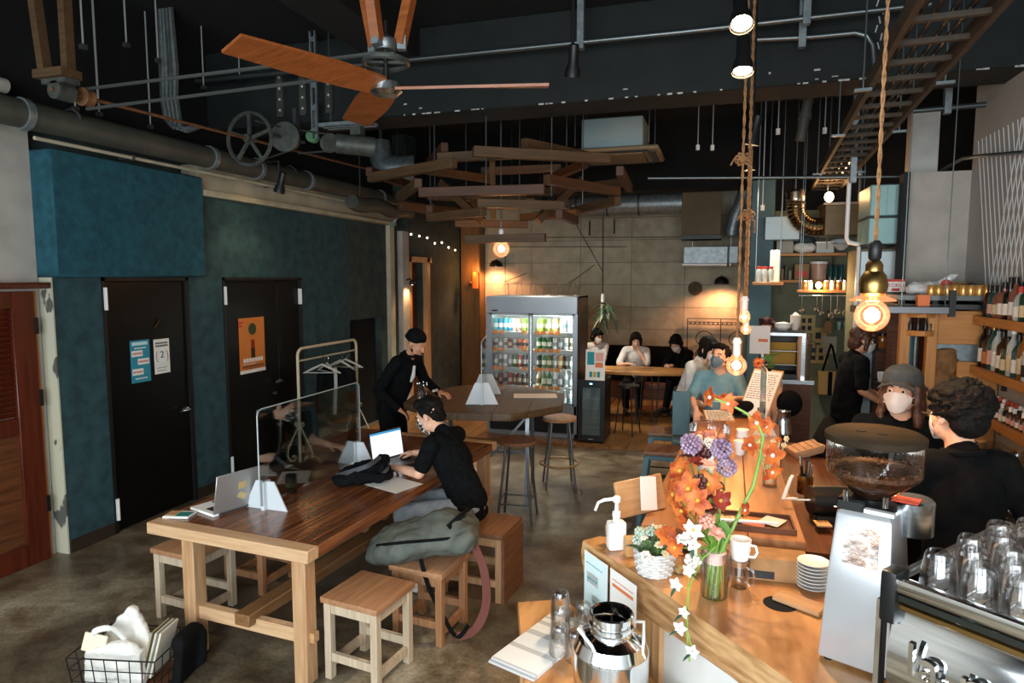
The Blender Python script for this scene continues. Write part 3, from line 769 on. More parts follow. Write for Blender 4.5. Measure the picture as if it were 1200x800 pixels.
# ================================================================ soft shapes: many balls and cones fused into one skin
def fuse(name, prims, m, parent=None, voxel=.012, smooth=4, ripple=0, rs=14, loc=(0, 0, 0), rot=(0, 0, 0), seed=0, label=None):
    b = MB()
    for p in prims:
        if p[0] == 'c':                                    # tapered limb p0, p1, r0, r1
            _, p0, p1, r0, r1 = p
            b.ball(p0, r0, 12, 8); b.ball(p1, r1, 12, 8); b.cyl(p0, p1, r0, r1, 12)
        elif p[0] == 'e':                                  # ellipsoid centre, radii, rotation
            b.ball(p[1], p[2], 16, 10, p[3] if len(p) > 3 else None)
        elif p[0] == 'b':                                  # box centre, size, rotation
            b.cbox(p[1], p[2], p[3] if len(p) > 3 else (0, 0, 0))
        elif p[0] == 'p':                                  # flat panel: outline in x and z, between two y
            n = len(p[1]); b._add([(x, p[2], z) for x, z in p[1]] + [(x, p[3], z) for x, z in p[1]], [tuple(range(n)), tuple(range(2 * n - 1, n - 1, -1))] + [(i, n + i, n + (i + 1) % n, (i + 1) % n) for i in range(n)])
        elif p[0] == 't':                                  # tube points, radius
            b.tube(p[1], p[2], 8)
    o = b.build(name, m)
    r = o.modifiers.new('r', 'REMESH'); r.mode = 'VOXEL'; r.voxel_size = voxel
    if smooth:
        s = o.modifiers.new('s', 'SMOOTH'); s.iterations = smooth; s.factor = .5
    if ripple:
        tx = bpy.data.textures.new('ripple', 'CLOUDS'); tx.noise_scale = 1 / rs; tx.noise_depth = 2
        d = o.modifiers.new('d', 'DISPLACE'); d.texture = tx; d.strength = ripple; d.mid_level = .5; d.texture_coords = 'LOCAL'
    dg = bpy.context.evaluated_depsgraph_get(); dg.update()
    me = bpy.data.meshes.new_from_object(o.evaluated_get(dg))
    old = o.data; o.modifiers.clear(); o.data = me; bpy.data.meshes.remove(old)
    me.name = name
    me.materials.clear()
    for x in (m if isinstance(m, (list, tuple)) else [m]): me.materials.append(x)
    for p in me.polygons: p.use_smooth = True; p.material_index = 0
    o.location = loc; o.rotation_euler = rot
    if parent: o.parent = parent
    if label: o['label'] = label
    return o

# ================================================================ LONG TABLE, STOOLS AND WHAT LIES ON THEM
M['table_y'] = mat('table_y', '4a2612', '8a5430', rough=.26, scale=3.2, stretch=(11, .5, 9), detail=9, bump=.06, lo=.32, hi=.68, coat=.35)
M['table_edge'] = wood('table_edge', 'b8906a', 'ccaa84', axis=0)
M['table_leg'] = wood('table_leg', 'a07650', 'bc9670', axis=2)
M['stool_seat'] = wood('stool_seat', '8e6242', 'a87e5a', axis=1, rough=.55)
M['stool_brown'] = wood('stool_brown', '8c6040', 'a67a56', axis=2)
M['seat_dark'] = wood('seat_dark', '62402a', '7e563a', axis=1)

tb = thing('long_table', 'long wooden dining table with pale end board and low stretcher', 'table', (-3.02, 2.83, 0), -.075)
W, L = 1.10, 2.42                                          # local x across, y along
MB().box(0, W, .0885, L - .0885, .675, .74).build('table_top', M['table_y'], tb, bevel=.002)
for y in (0, L - .088): MB().box(0, W, y, y + .088, .675, .741).build('end_board', M['table_edge'], tb, bevel=.004)
for x in (.22, .97):
    for y in (.03, L - .12): MB().box(x, x + .085, y, y + .085, 0, .675).build('leg', M['table_leg'], tb, bevel=.004)
for y in (.05, L - .11): MB().box(.305, .97, y, y + .05, .215, .29).build('crossbar', M['table_edge'], tb, bevel=.004)
for y in (.05, L - .11): MB().box(.97 + .085, .97 + .112, y + .005, y + .045, .23, .28).build('tenon', M['oak_x'], tb)
MB().box(.61, .71, -.0, L, .265, .33).build('stretcher', wood('stretcher_wood', '6b4a2c', '84603c', axis=1), tb, bevel=.004)

def stool(label, x, y, rz, w, d, h, ms, ml, panel=False, seat_over=.012, group='square wooden stools at the long table'):
    t = thing('wooden_stool', label, 'stool', (x, y, 0), rz, group)
    MB().box(-w / 2 - seat_over, w / 2 + seat_over, -d / 2 - seat_over, d / 2 + seat_over, h - .032, h).build('seat', ms, t, bevel=.006, seg=2)
    q = .042
    for sx in (-1, 1):
        for sy in (-1, 1):
            cx, cy = sx * (w / 2 - q / 2), sy * (d / 2 - q / 2)
            MB().box(cx - q / 2, cx + q / 2, cy - q / 2, cy + q / 2, 0, h - .032).build('leg', ml, t, bevel=.003)
    for s in (-1, 1):
        MB().box(-w / 2 + q, w / 2 - q, s * (d / 2 - q / 2) - .011, s * (d / 2 - q / 2) + .011, h - .09, h - .032).build('apron', ml, t)
        c = s * (w / 2 - q / 2)
        MB().box(c - .011, c + .011, -d / 2 + q, d / 2 - q, h - (.09 if not panel else .09), h - .032).build('apron', ml, t)
        MB().box(-w / 2 + q, w / 2 - q, s * (d / 2 - q / 2) - .012, s * (d / 2 - q / 2) + .012, .10, .145).build('stretcher', ml, t)
        MB().box(c - .012, c + .012, -d / 2 + q, d / 2 - q, .055, .10).build('stretcher', ml, t)
    if panel:
        MB().box(w / 2 + .001, w / 2 + .022, -d / 2, d / 2, 0.0, h - .034).build('side_board', M['seat_dark'], t)
        MB().box(-w / 2 - .022, -w / 2 - .001, -d / 2, d / 2, .0, h - .034).build('side_board', M['seat_dark'], t)
    return t
stool('pale-legged wooden stool with rubbed brown seat, nearest the viewer', -1.74, 3.02, -.13, .335, .33, .45, M['stool_seat'], M['pale_z'])
stool('brown wooden stool under the grey backpack', -1.60, 3.50, -.10, .33, .33, .44, M['stool_seat'], M['stool_brown'])
stool('wide brown stool with solid side boards under the seated man', -1.50, 4.10, -.06, .44, .36, .46, M['seat_dark'], M['table_leg'], True)
stool('pale-legged stool with red-brown seat behind the near table leg', -3.10, 3.26, -.10, .33, .33, .45, M['stool_seat'], M['pale_z'])
stool('brown stool on the door side of the table behind the pale one', -2.98, 3.72, -.08, .33, .33, .45, M['seat_dark'], M['stool_brown'])
stool('brown stool farthest along the door side of the long table', -2.72, 4.66, -.08, .33, .33, .45, M['stool_seat'], M['stool_brown'])

# grey backpack lying on a stool
M['pack'] = mat('pack', '474b44', '5b6058', rough=.75, scale=6, bump=.25)
t = thing('backpack', 'grey-green backpack slumped across a brown stool with straps hanging', 'backpack', (-1.62, 3.50, .44), .35)
fuse('bag', [('e', (-.06, 0, .10), (.27, .17, .10), (0, -.22, 0)), ('e', (.10, .0, .14), (.17, .17, .115)), ('e', (-.20, -.02, .06), (.12, .13, .07), (0, -.3, 0)), ('c', (.2, -.13, .14), (.2, .13, .14), .075, .075)], M['pack'], t, .012, 3, .055, 10)
t.scale = (1.12, 1.05, 1.12)
MB().tube([(-.25, -.10, .11), (-.10, -.155, .145), (.08, -.165, .16), (.24, -.12, .16)], .008, 6).build('zip', M['black_cloth'], t)
def strap(pts, w, name, m, parent, th=.006):
    P = [Vector(p) for p in pts]
    def fn(u, v):
        k = u * (len(P) - 1); i = min(int(k), len(P) - 2); f = k - i
        a, b = P[max(i - 1, 0)], P[i]; c, d = P[i + 1], P[min(i + 2, len(P) - 1)]
        p = .5 * ((2 * b) + (c - a) * f + (2 * a - 5 * b + 4 * c - d) * f * f + (3 * b - a - 3 * c + d) * f ** 3)
        tg = (c - b).normalized(); s = tg.cross(Vector((.3, 1, .1))).normalized() if abs(tg.y) < .95 else Vector((1, 0, 0))
        return p + s * (v - .5) * w
    return MB().sheet(fn, 6 * (len(P) - 1), 1, th).build(name, m, parent)
strap([(.24, -.10, .12), (.30, -.13, -.02), (.31, -.15, -.20), (.25, -.16, -.33), (.16, -.16, -.36)], .045, 'strap', mat('strap_red', '6a3a30', rough=.8), t)
strap([(-.02, -.17, .06), (.02, -.19, -.08), (.09, -.18, -.24), (.16, -.17, -.36), (.22, -.165, -.30)], .022, 'strap', M['black_cloth'], t)
strap([(.12, -.13, .21), (.20, -.06, .26), (.22, .04, .25), (.16, .12, .22)], .03, 'handle', M['black_cloth'], t)

# black bag on the table
t = thing('black_bag', 'crumpled black rucksack lying on the long table by the laptop', 'bag', (-2.22, 3.84, .741), .3)
fuse('bag', [('e', (0, 0, .055), (.19, .13, .055)), ('e', (.05, .03, .09), (.12, .10, .06)), ('e', (-.12, -.04, .04), (.09, .09, .04)), ('c', (-.1, .05, .07), (.1, .09, .11), .04, .05)], M['black_cloth'], t, .010, 2, .06, 13)
strap([(-.18, -.05, .06), (-.08, -.10, .10), (.04, -.09, .14), (.10, .02, .17)], .03, 'strap', mat('bag_grey', '3a3d40', rough=.6), t)
strap([(.12, -.08, .07), (.16, -.02, .11), (.12, .08, .12)], .02, 'strap', mat('bag_grey2', '3a3d40', rough=.6), t)

# clear screen along the table with two trapezoid feet
mm('frosted', 'dfe6ea', rough=.45, alpha=.62)
def screen(label, loc, rz, length, h, foot_ys, foot_h=.17, fw=.15, edge=.006, lift=.10):
    t = thing('clear_screen', label, 'partition', loc, rz)
    pb = MB().box(-.003, .003, 0, length, lift, h).build('pane', M['acrylic'], t)
    e = MB()
    r = .04
    pts = [(0, 0, lift), (0, 0, h - r)] + arc((0, r, h - r), r, PI, PI / 2, 4, 'yz') + arc((0, length - r, h - r), r, PI / 2, 0, 4, 'yz') + [(0, length, lift)]
    e.tube(pts, edge * .62, 6)
    e.build('edge', mat('acrylic_edge', 'c9d4d4', rough=.3, alpha=.8), pb)
    for y in foot_ys:
        MB().xf_poly(fw, foot_h, y).build('foot', M['frosted'], t)
        MB().box(-.012, .012, y - .03, y + .03, .0, foot_h).build('slot', M['frosted'], t)
    return t
def _xf_poly(s, fw, h, y):
    for y0, y1 in ((y - .004, y + .004),):
        c = [(-fw, y0, 0), (fw, y0, 0), (fw * .42, y0, h), (-fw * .42, y0, h), (-fw, y1, 0), (fw, y1, 0), (fw * .42, y1, h), (-fw * .42, y1, h)]
        s._add(c, [(0, 1, 2, 3), (7, 6, 5, 4), (0, 4, 5, 1), (1, 5, 6, 2), (2, 6, 7, 3), (3, 7, 4, 0)])
    return s
MB.xf_poly = _xf_poly
screen('long clear acrylic screen standing on the long table', (-2.52, 3.16, .741), -.02, 1.10, .60, (.05, 1.04), lift=.03)

# laptops
def laptop(label, loc, rz, w, d, open_deg, body, lid, scr=None, cards=False):
    t = thing('laptop', label, 'laptop', loc, rz)                      # hinge along local x at y=0, keyboard towards -y
    MB().box(-w / 2, w / 2, -d, 0, 0, .016).build('base', body, t, bevel=.003)
    kb = MB()
    for r in range(5):
        for c in range(13): kb.box(-w / 2 + .03 + c * (w - .06) / 13, -w / 2 + .03 + (c + .86) * (w - .06) / 13, -.035 - r * .019 - .015, -.035 - r * .019, .016, .0175)
    stuff(kb.build('keyboard', M['black_plastic'], t))
    MB().box(-.05, .05, -d + .015, -.145, .016, .0165).build('touchpad', M['grey_steel'], t)
    a = math.radians(open_deg)
    ld = MB().box(-w / 2, w / 2, 0, d, -.004, .004).build('lid', lid, t, (0, .004, .016), (a, 0, 0), bevel=.002)
    MB().box(-w / 2 + .010, w / 2 - .010, .012, d - .010, .0042, .0052).build('screen', scr or M['black_plastic'], ld)
    if cards:
        MB().box(-.02, .03, .12, .165, -.0052, -.0042).build('sticker', mat('sticker', 'b9a06a', rough=.7), ld)
        MB().cbox((.0, .075, -.0048), (.055, .035, .001), (0, 0, .5)).build('sticker', mat('sticker_b', 'c2aa78', rough=.7), ld)
        MB().box(-.14, -.135, .0, d, -.0046, -.0042).build('seam', M['grey_steel'], ld)
    MB().cyl((-w * .4, .003, .012), (w * .4, .003, .012), .009).build('hinge', M['grey_steel'], t)
    return t
mm('laptop_silver', 'a9a8a6', rough=.35, metal=.6)
# hinge runs along +x local; the screen opens away from the keyboard side
laptop('silver laptop seen from behind with two tan stickers on its lid', (-2.665, 3.165, .741), math.radians(-107), .345, .235, 78, M['white_plastic'], M['laptop_silver'], cards=True)
sc_m, nt, b_ = new_mat('lit_screen')
tc = nt.nodes.new('ShaderNodeTexCoord'); br = nt.nodes.new('ShaderNodeTexBrick'); br.inputs['Scale'].default_value = 9
br.inputs['Color1'].default_value = lin('eef3f8'); br.inputs['Color2'].default_value = lin('f6f9fc'); br.inputs['Mortar'].default_value = lin('cdd9e4'); br.inputs['Mortar Size'].default_value = .01
nt.links.new(tc.outputs['Object'], br.inputs['Vector']); nt.links.new(br.outputs[0], b_.inputs['Emission Color']); b_.inputs['Emission Strength'].default_value = .85; b_.inputs['Base Color'].default_value = lin('111111')
t = laptop('open laptop with a bright screen in front of the masked man', (-2.32, 4.36, .741), math.radians(68), .31, .215, 80, M['grey_steel'], M['black_plastic'], sc_m)
ld = [o for o in t.children if o.name.startswith('lid')] if False else [o for o in COL.objects if o.parent == t and o.name.startswith('lid')]
MB().box(-.145, .145, .19, .205, .0053, .0058).build('title_bar', mat('title_bar', '2f7fae', emit=.6), ld[0])
t = thing('booklet', 'small white notebook with a green and orange cover on table corner', 'book', (-2.92, 2.97, .741), .25)
MB().box(-.075, .075, -.05, .05, 0, .012).build('cover', M['paper'], t, bevel=.002)
MB().box(-.01, .07, -.042, .03, .012, .0132).build('print', mat('teal_print', '2f7a70', rough=.6), t)
MB().box(-.07, -.015, -.03, .045, .012, .0132).build('print', mat('tan_print', 'b98a5a', rough=.6), t)
def paper(label, loc, rz, w, h, m='paper', group=None, th=.0015):
    return tag(MB().box(-w / 2, w / 2, -h / 2, h / 2, 0, th).build('paper_sheet', M[m], None, loc, (0, 0, rz)), label, 'paper', group)
paper('white sheet lying on the table behind the near screen foot', (-2.74, 3.80, .741), .5, .2, .28)
paper('white paper under the black bag and the mans elbow', (-2.02, 3.86, .741), -.35, .3, .24)
t = thing('drink_can', 'dark jar with a green band beside the near screen foot', 'jar', (-2.565, 3.52, .741))
MB().lathe([(.032, 0), (.036, .006), (.036, .09), (.03, .10)], 18).build('body', M['black_plastic'], t)
MB().lathe([(.0365, .04), (.0365, .07)], 18, capb=False, capt=False).build('label_band', mat('green_band', '3f6a3a', rough=.5), t)
MB().lathe([(.034, .098), (.034, .115), (.02, .117)], 18).build('lid', M['black_plastic'], t)

# wire basket with a canvas tote on the floor
t = thing('wire_basket', 'black wire basket on the floor beside the long table', 'basket', (-2.86, 2.55, 0), .22)
g = MB(); bw, bd, bh = .21, .15, .22
for z in (.03, .093, .157, bh):
    k = 1 + .1 * z / bh
    g.tube([(-bw * k, -bd * k, z), (bw * k, -bd * k, z), (bw * k, bd * k, z), (-bw * k, bd * k, z)], .0032 if z < bh else .0045, 6, closed=True)
for i in range(8):
    u = -1 + 2 * i / 7
    for s in (-1, 1): g.tube([(bw * u, s * bd, .03), (bw * u * 1.1, s * bd * 1.1, bh)], .0028, 5)
    if i < 6:
        u = -1 + 2 * i / 5
        for s in (-1, 1): g.tube([(s * bw, bd * u, .03), (s * bw * 1.1, bd * u * 1.1, bh)], .0028, 5)
g.build('wire', M['black_metal'], t)
MB().box(-bw, bw, -bd, bd, 0.0, .028).build('base_board', M['dark_wood_x'], t, bevel=.003)
mm('canvas', 'cfccc4', 'dedbd3', rough=.9, scale=10, bump=.3)
t = thing('tote_bag', 'white canvas tote bag bulging out of the wire basket', 'bag', (-2.89, 2.53, .03), .22)
fuse('bag', [('b', (0, -.005, .10), (.29, .17, .18)), ('e', (0, -.01, .10), (.165, .11, .105)), ('p', [(-.15, .14), (-.13, .21), (-.05, .31), (.02, .37), (.06, .36), (.08, .30), (.13, .19), (.13, .14)], .02, .055), ('p', [(-.13, .14), (-.10, .20), (-.01, .235), (.06, .25), (.12, .18), (.12, .14)], -.09, -.055), ('e', (.05, -.06, .16), (.08, .04, .09))], M['canvas'], t, .009, 4, .035, 16)
strap([(-.10, -.04, .20), (-.11, -.07, .28), (-.02, -.06, .30), (.05, -.06, .24)], .03, 'handle', M['canvas'], t)
MB().cbox((-.105, -.07, .225), (.13, .012, .09), (-.3, .1, -.1)).build('pouch', mat('cream', 'd9cfb8', rough=.9), t, bevel=.003)
t = thing('magazine', 'pile of magazines leaning in the basket beside the tote', 'magazine', (-2.755, 2.585, .03), .22)
for k, (c, a) in enumerate((('9a8a68', .1), ('3a3128', .25), ('bdb8a8', .4), ('6f6a5a', .5), ('c9c4b4', .05))):
    MB().cbox((.01 + .012 * k, .0, .16), (.010, .15, .25), (0, .28, .0)).build('magazine', mat('mag_%d' % k, c, rough=.6), t)
t = thing('black_pouch', 'black padded sleeve standing behind the magazines at the basket', 'bag', (-2.615, 2.665, 0), .22)
fuse('sleeve', [('b', (0, .0, .13), (.05, .2, .25), (0, .14, 0)), ('c', (.0, -.06, .23), (.0, .06, .23), .045, .045), ('c', (.02, .09, .05), (.03, .09, .20), .03, .03)], M['black_cloth'], t, .012, 4)
# garment rack with hangers and dark coats
mm('cream_metal', 'c9bda0', rough=.45)
t = thing('garment_rack', 'cream iron garment rack with curled feet before the second door', 'rack', (-4.28, 6.05, 0), 0)
Lr, Hr = 1.2, 1.34
MB().tube([(0, 0, .06), (0, 0, Hr - .08)] + arc((0, .08, Hr - .08), .08, PI, PI / 2, 5, 'yz') + arc((0, Lr - .08, Hr - .08), .08, PI / 2, 0, 5, 'yz') + [(0, Lr, .06)], .016, 10).build('frame', M['cream_metal'], t)
MB().cyl((0, 0, Hr - .13), (0, Lr, Hr - .13), .010).build('rail', M['cream_metal'], t)
for y in (0, Lr):
    MB().tube([(.24, y, 0.0), (.24, y, .04), (.2, y, .06), (-.14, y, .06), (-.18, y, .04), (-.18, y, 0)], .014, 8).build('foot', M['cream_metal'], t)
    s = MB()
    for k in (-1, 1):
        s.tube([(k * .02, y, .52), (k * .045, y, .55), (k * .06, y, .53), (k * .045, y, .51), (k * .02, y, .49), (k * .09, y, .36), (k * .15, y, .24), (k * .16, y, .16), (k * .12, y, .11), (k * .07, y, .12), (k * .055, y, .16), (k * .08, y, .18), (k * .10, y, .16)], .008, 6)
    s.build('scroll', M['cream_metal'], t)
mm('hanger_plastic', 'bdbab2', rough=.4)
def hanger(label, y, rz, coat=None):
    h = thing('clothes_hanger', label, 'hanger', (-4.28, y, Hr - .13), rz)
    MB().tube(arc((0, 0, -.03), .035, PI * .9, -.3 * PI, 8, 'xz') + [(0, 0, -.09)], .004, 6).build('hook', M['chrome'], h)
    MB().tube([(-.21, 0, -.19), (-.12, 0, -.145), (0, 0, -.09), (.12, 0, -.145), (.21, 0, -.19)], [.008, .013, .012, .013, .008], 8).tube([(-.2, 0, -.185), (.2, 0, -.185)], .005, 6).build('shoulder_bar', M['hanger_plastic'], h)
    return h
hanger('pale plastic hanger at the far end of the rack', 7.0, .25)
hanger('pale plastic hanger beside the coat on the rack', 6.88, -.1)
hanger('bare hanger nearest the middle of the garment rack', 6.50, .3)
hanger('bare hanger swung sideways left of the coat', 6.60, -.5)
t = thing('black_coat', 'black coat with a pale strap hanging on the garment rack', 'coat', (-4.28, 6.78, Hr - .33))
fuse('cloth', [('c', (-.17, 0, .0), (.17, 0, .0), .05, .05), ('e', (0, 0, -.3), (.21, .07, .34)), ('c', (-.2, 0, -.03), (-.23, .02, -.5), .055, .05), ('c', (.2, 0, -.03), (.24, .02, -.5), .055, .05)], M['black_cloth'], t, .018, 4, .02, 12)
strap([(.04, -.075, .05), (.05, -.09, -.2), (.03, -.09, -.5)], .05, 'strap', M['hanger_plastic'], t)
t = thing('low_bench', 'low brown bench board by the garment rack', 'bench', (-3.72, 6.1, 0))
MB().box(-.25, .25, -.3, .55, .34, .38).build('seat', M['dark_wood_y'], t, bevel=.005)
for y in (-.2, .45): MB().box(-.22, .22, y - .02, y + .02, 0, .34).build('leg', M['dark_wood_x'], t)

# high table of thick boards on a steel trestle
t = thing('high_table', 'high eight-sided dark wooden table on grey steel trestles', 'table', (-2.12, 5.98, 0), .2)
R8 = .74
for i in range(5):
    x0, x1 = -R8 + i * 2 * R8 / 5 + .001, -R8 + (i + 1) * 2 * R8 / 5 - .001
    cut = lambda x: min(R8, R8 * 1.42 - abs(x))
    pts = [(x0, -cut(x0)), (x1, -cut(x1)), (x1, cut(x1)), (x0, cut(x0))]
    if i == 2: pts = [(x0, -R8), (x1, -R8), (x1, R8), (x0, R8)]
    elif i in (1, 3):
        xc = math.copysign(R8 * .42, x0 + x1)
        if abs(x0) < abs(xc) < abs(x1) or abs(x1) < abs(xc) < abs(x0):
            xs = sorted([x0, xc, x1]); pts = [(x, -cut(x)) for x in xs] + [(x, cut(x)) for x in reversed(xs)]
    MB().prism(pts, .88, .945).build('top_board', wood('high_wood', '5a4328', '6e5534', axis=1, rough=.4) if i == 0 else M['high_wood_'], t, bevel=.003) if i else None
    if i == 0:
        M['high_wood_'] = wood('high_wood', '463421', '5c472d', axis=1, rough=.58)
        MB().prism(pts, .88, .945).build('top_board', M['high_wood_'], t, bevel=.003)
for sx in (-.42, .42):
    g = MB()
    for s in (-1, 1): g.bar((sx, s * .42, 0), (sx, s * .30, .86), .035)
    g.bar((sx, -.36, .42), (sx, .36, .42), .025).bar((sx, -.34, .86), (sx, .34, .86), .035)
    g.build('trestle', M['grey_steel'], t)
    MB().bar((sx, -.30, .84), (sx + (-.34 if sx > 0 else .34), -.30, .45), .02).build('brace', M['grey_steel'], t)
MB().bar((-.42, 0, .42), (.42, 0, .42), .025).build('stretcher', M['grey_steel'], t)
screen('clear acrylic screen on two grey feet on the high table', (-2.04, 5.62, .945), .27, .62, .58, (.03, .58), .20, .15, lift=.02)
paper('cream menu sheet lying flat on the high table', (-1.70, 6.22, .9455), .3, .42, .22, th=.003)
t = thing('cutlery_pot', 'glass pot of cutlery and straws in front of the bearded man', 'pot', (-2.62, 5.60, .946))
MB().lathe([(.036, 0), (.042, .11)], 16, capt=False).build('pot', M['glass'], t)
for k in range(7):
    a = k * .9
    MB().tube([(.02 * math.cos(a), .02 * math.sin(a), .01), (.045 * math.cos(a), .045 * math.sin(a), .15 + .01 * (k % 3))], .004, 5).ball((.046 * math.cos(a), .046 * math.sin(a), .16 + .01 * (k % 3)), (.009, .005, .014), 8, 6).build('spoon', M['chrome'], t)

def high_stool(label, x, y, rz=0, ring=True):
    s = thing('high_stool', label, 'stool', (x, y, 0), rz, 'round high stools')
    MB().lathe([(.155, 0), (.17, .006), (.172, .026), (.165, .034), (.14, .032), (.1, .028)], 28, (0, 0, .675)).build('seat', M['stool_seat'] if ring else M['seat_dark'], s)
    for k in range(4):
        a = PI / 4 + k * PI / 2
        MB().cyl((.12 * math.cos(a), .12 * math.sin(a), .675), (.21 * math.cos(a), .21 * math.sin(a), 0), .011).build('leg', M['grey_steel'], s)
    if ring: MB().tube(arc((0, 0, .24), .19, 0, 2 * PI * 27 / 28, 27), .012, 8, closed=True).build('foot_ring', mat('ring_wood', '8a6a44', rough=.5), s)
    else:
        for k in range(4):
            a, b = PI / 4 + k * PI / 2, PI / 4 + (k + 1) * PI / 2
            MB().cyl((.187 * math.cos(a), .187 * math.sin(a), .17 + .03 * (k % 2)), (.187 * math.cos(b), .187 * math.sin(b), .17 + .03 * (k % 2)), .007).build('stretcher', M['grey_steel'], s)
    return s
high_stool('round high stool with straight stretchers, the nearer one to the table', -1.63, 5.40, .1, False)
high_stool('round high stool with a wooden foot ring before the fridge', -1.50, 6.42, .35, True)

# ================================================================ DRINKS FRIDGE AND ITS CANS
mm('fridge_silver', '8d959c', '9aa2a8', rough=.35, metal=.5, scale=2)
mm('fridge_white', 'e6ebea', rough=.5)
mm('tag_orange', 'd9822e', rough=.6)
FX, FY = -2.93, 8.28                                       # front left foot; width 1.22, depth .7
t = thing('drinks_fridge', 'tall silver two-door display fridge filled with cans', 'fridge', (FX, FY, .036))
W_ = 1.22
b = MB()
b.box(0, .02, .02, .7, .05, 1.82).box(W_ - .02, W_, .02, .7, .05, 1.82).box(0, W_, .02, .7, 1.80, 1.82).box(0, W_, .68, .7, .05, 1.8)
b.build('cabinet', M['black_metal'], t)
MB().box(.02, W_ - .02, .64, .68, .40, 1.6).box(.02, .03, .06, .64, .40, 1.6).box(W_ - .03, W_ - .02, .06, .64, .4, 1.6).box(.02, W_ - .02, .06, .66, .38, .40).box(.02, W_ - .02, .06, .66, 1.6, 1.62).build('liner', M['fridge_white'], t)
MB().box(0, W_, -.02, .05, 1.60, 1.82).build('header', M['fridge_silver'], t, bevel=.006)
MB().box(.08, .16, -.024, -.018, 1.625, 1.645).build('badge', M['black_plastic'], t)
MB().box(0, W_, .0, .05, .30, .42).build('sill', M['fridge_silver'], t, bevel=.004)
g = MB().box(.02, W_ - .02, .02, .05, .05, .30)
g.build('grille', M['black_plastic'], t)
for x in (.0, W_ - .04): MB().box(x, x + .04, .0, .05, .05, 1.62).build('post', M['fridge_silver'], t)
MB().box(.03, W_ - .03, -.01, .03, .0, .05).build('plinth', M['fridge_silver'], t)
for k, (a, c) in enumerate(((.04, .60), (.60, W_ - .04))):
    f = MB(); y0 = .002 + .016 * k
    for x in (a, c - .03): f.box(x, x + .03, y0, y0 + .014, .42, 1.60)
    f.box(a, c, y0, y0 + .014, .42, .445).box(a, c, y0, y0 + .014, 1.575, 1.60)
    dr = f.build('door', M['fridge_silver'], t)
    MB().box(a + .03, c - .03, y0 + .005, y0 + .009, .445, 1.575).build('glass', M['glass'], dr)
# lamps inside
for x, z0, z1 in ((.585, .45, 1.55), (W_ - .06, .45, 1.55)):
    MB().cyl((x, .09, z0), (x, .09, z1), .011).build('lamp_tube', mat('tube_glow', 'eefaf2', emit=12), t)
MB().cyl((.06, .10, 1.58), (W_ - .06, .10, 1.58), .011).build('lamp_tube', mat('tube_glow_top', 'eefaf2', emit=4), t)
SH = {0: (1.36, 1.13, .88, .64), 1: (1.36, 1.13, .88, .64, .42)}
for z in (1.36, 1.13, .88, .64):
    MB().box(.035, W_ - .035, .07, .6, z - .012, z - .004).build('shelf', M['white_metal'], t)
    for k, x in enumerate((.10, .19, .37, .50, .68, .76, .86, .95, 1.08)):
        if (k * 7 + int(z * 100)) % 6: MB().box(x - .033, x + .033, .054, .060, z - .035, z + .012).build('price_tag', M['tag_orange'], t)
# cans and bottles
def can_mesh(h, r, col, kind):
    b = MB(); b.mi = 0
    if kind == 'can':
        b.lathe([(r * .8, 0), (r, .008), (r, h - .012), (r * .82, h)], 14); b.mi = 1
        b.lathe([(r * .84, h - .002), (r * .8, h + .003), (r * .7, h + .001)], 14); b.mi = 2
        b.lathe([(r * 1.008, h * .28), (r * 1.008, h * .62)], 14, capb=False, capt=False)
    else:
        b.lathe([(r * .9, 0), (r, .006), (r, h * .58), (r * .75, h * .68), (r * .36, h * .8), (r * .36, h * .94)], 14); b.mi = 1
        b.lathe([(r * .42, h * .93), (r * .42, h)], 12); b.mi = 2
        b.lathe([(r * 1.01, h * .15), (r * 1.01, h * .48)], 14, capb=False, capt=False)
    return b
cols = {'teal': ('2f9a98', 'c9d9d4'), 'blue': ('2f7fb0', 'e4ecef'), 'pale pink': ('c9a39a', 'e8e2dc'), 'lime': ('93b84a', 'e4eac0'), 'silver': ('a9adab', '6a4a44'), 'dark red': ('6e2f2c', 'b0a08c'), 'orange': ('c4622a', '1f1c1a'), 'green': ('2f6a3a', 'd8dcc8'), 'cream': ('cfc6a6', '6a5a3a'), 'red': ('a8382e', 'd8cfc4'), 'purple': ('6a4a6e', 'cfc4cc'), 'black': ('222222', '8a8a82'), 'grey': ('80868a', 'd4d6d4'), 'gold': ('b08a4a', 'ece2c4'), 'olive': ('5d6a34', 'c8cfa8'), 'white': ('dfe2de', '8aa0a8'), 'brown': ('5a3f30', 'c0a890')}
cm = {k: [mat('can_' + k, v[0], rough=.35), M['stainless'], mat('band_' + k, v[1], rough=.5)] for k, v in cols.items()}
proto = {}
def put_can(col, kind, h, r, x, y, z, label):
    key = (col, kind, h, r)
    nm = 'drink_can' if kind == 'can' else 'drink_bottle'
    if key not in proto:
        o = can_mesh(h, r, col, kind).build(nm, cm[col]); proto[key] = o
    else:
        o = proto[key].copy(); COL.objects.link(o)
    o.location = (x, y, z); o.rotation_euler = (0, 0, random.uniform(0, 6))
    tag(o, label, 'can' if kind == 'can' else 'bottle', 'drinks in the display fridge')
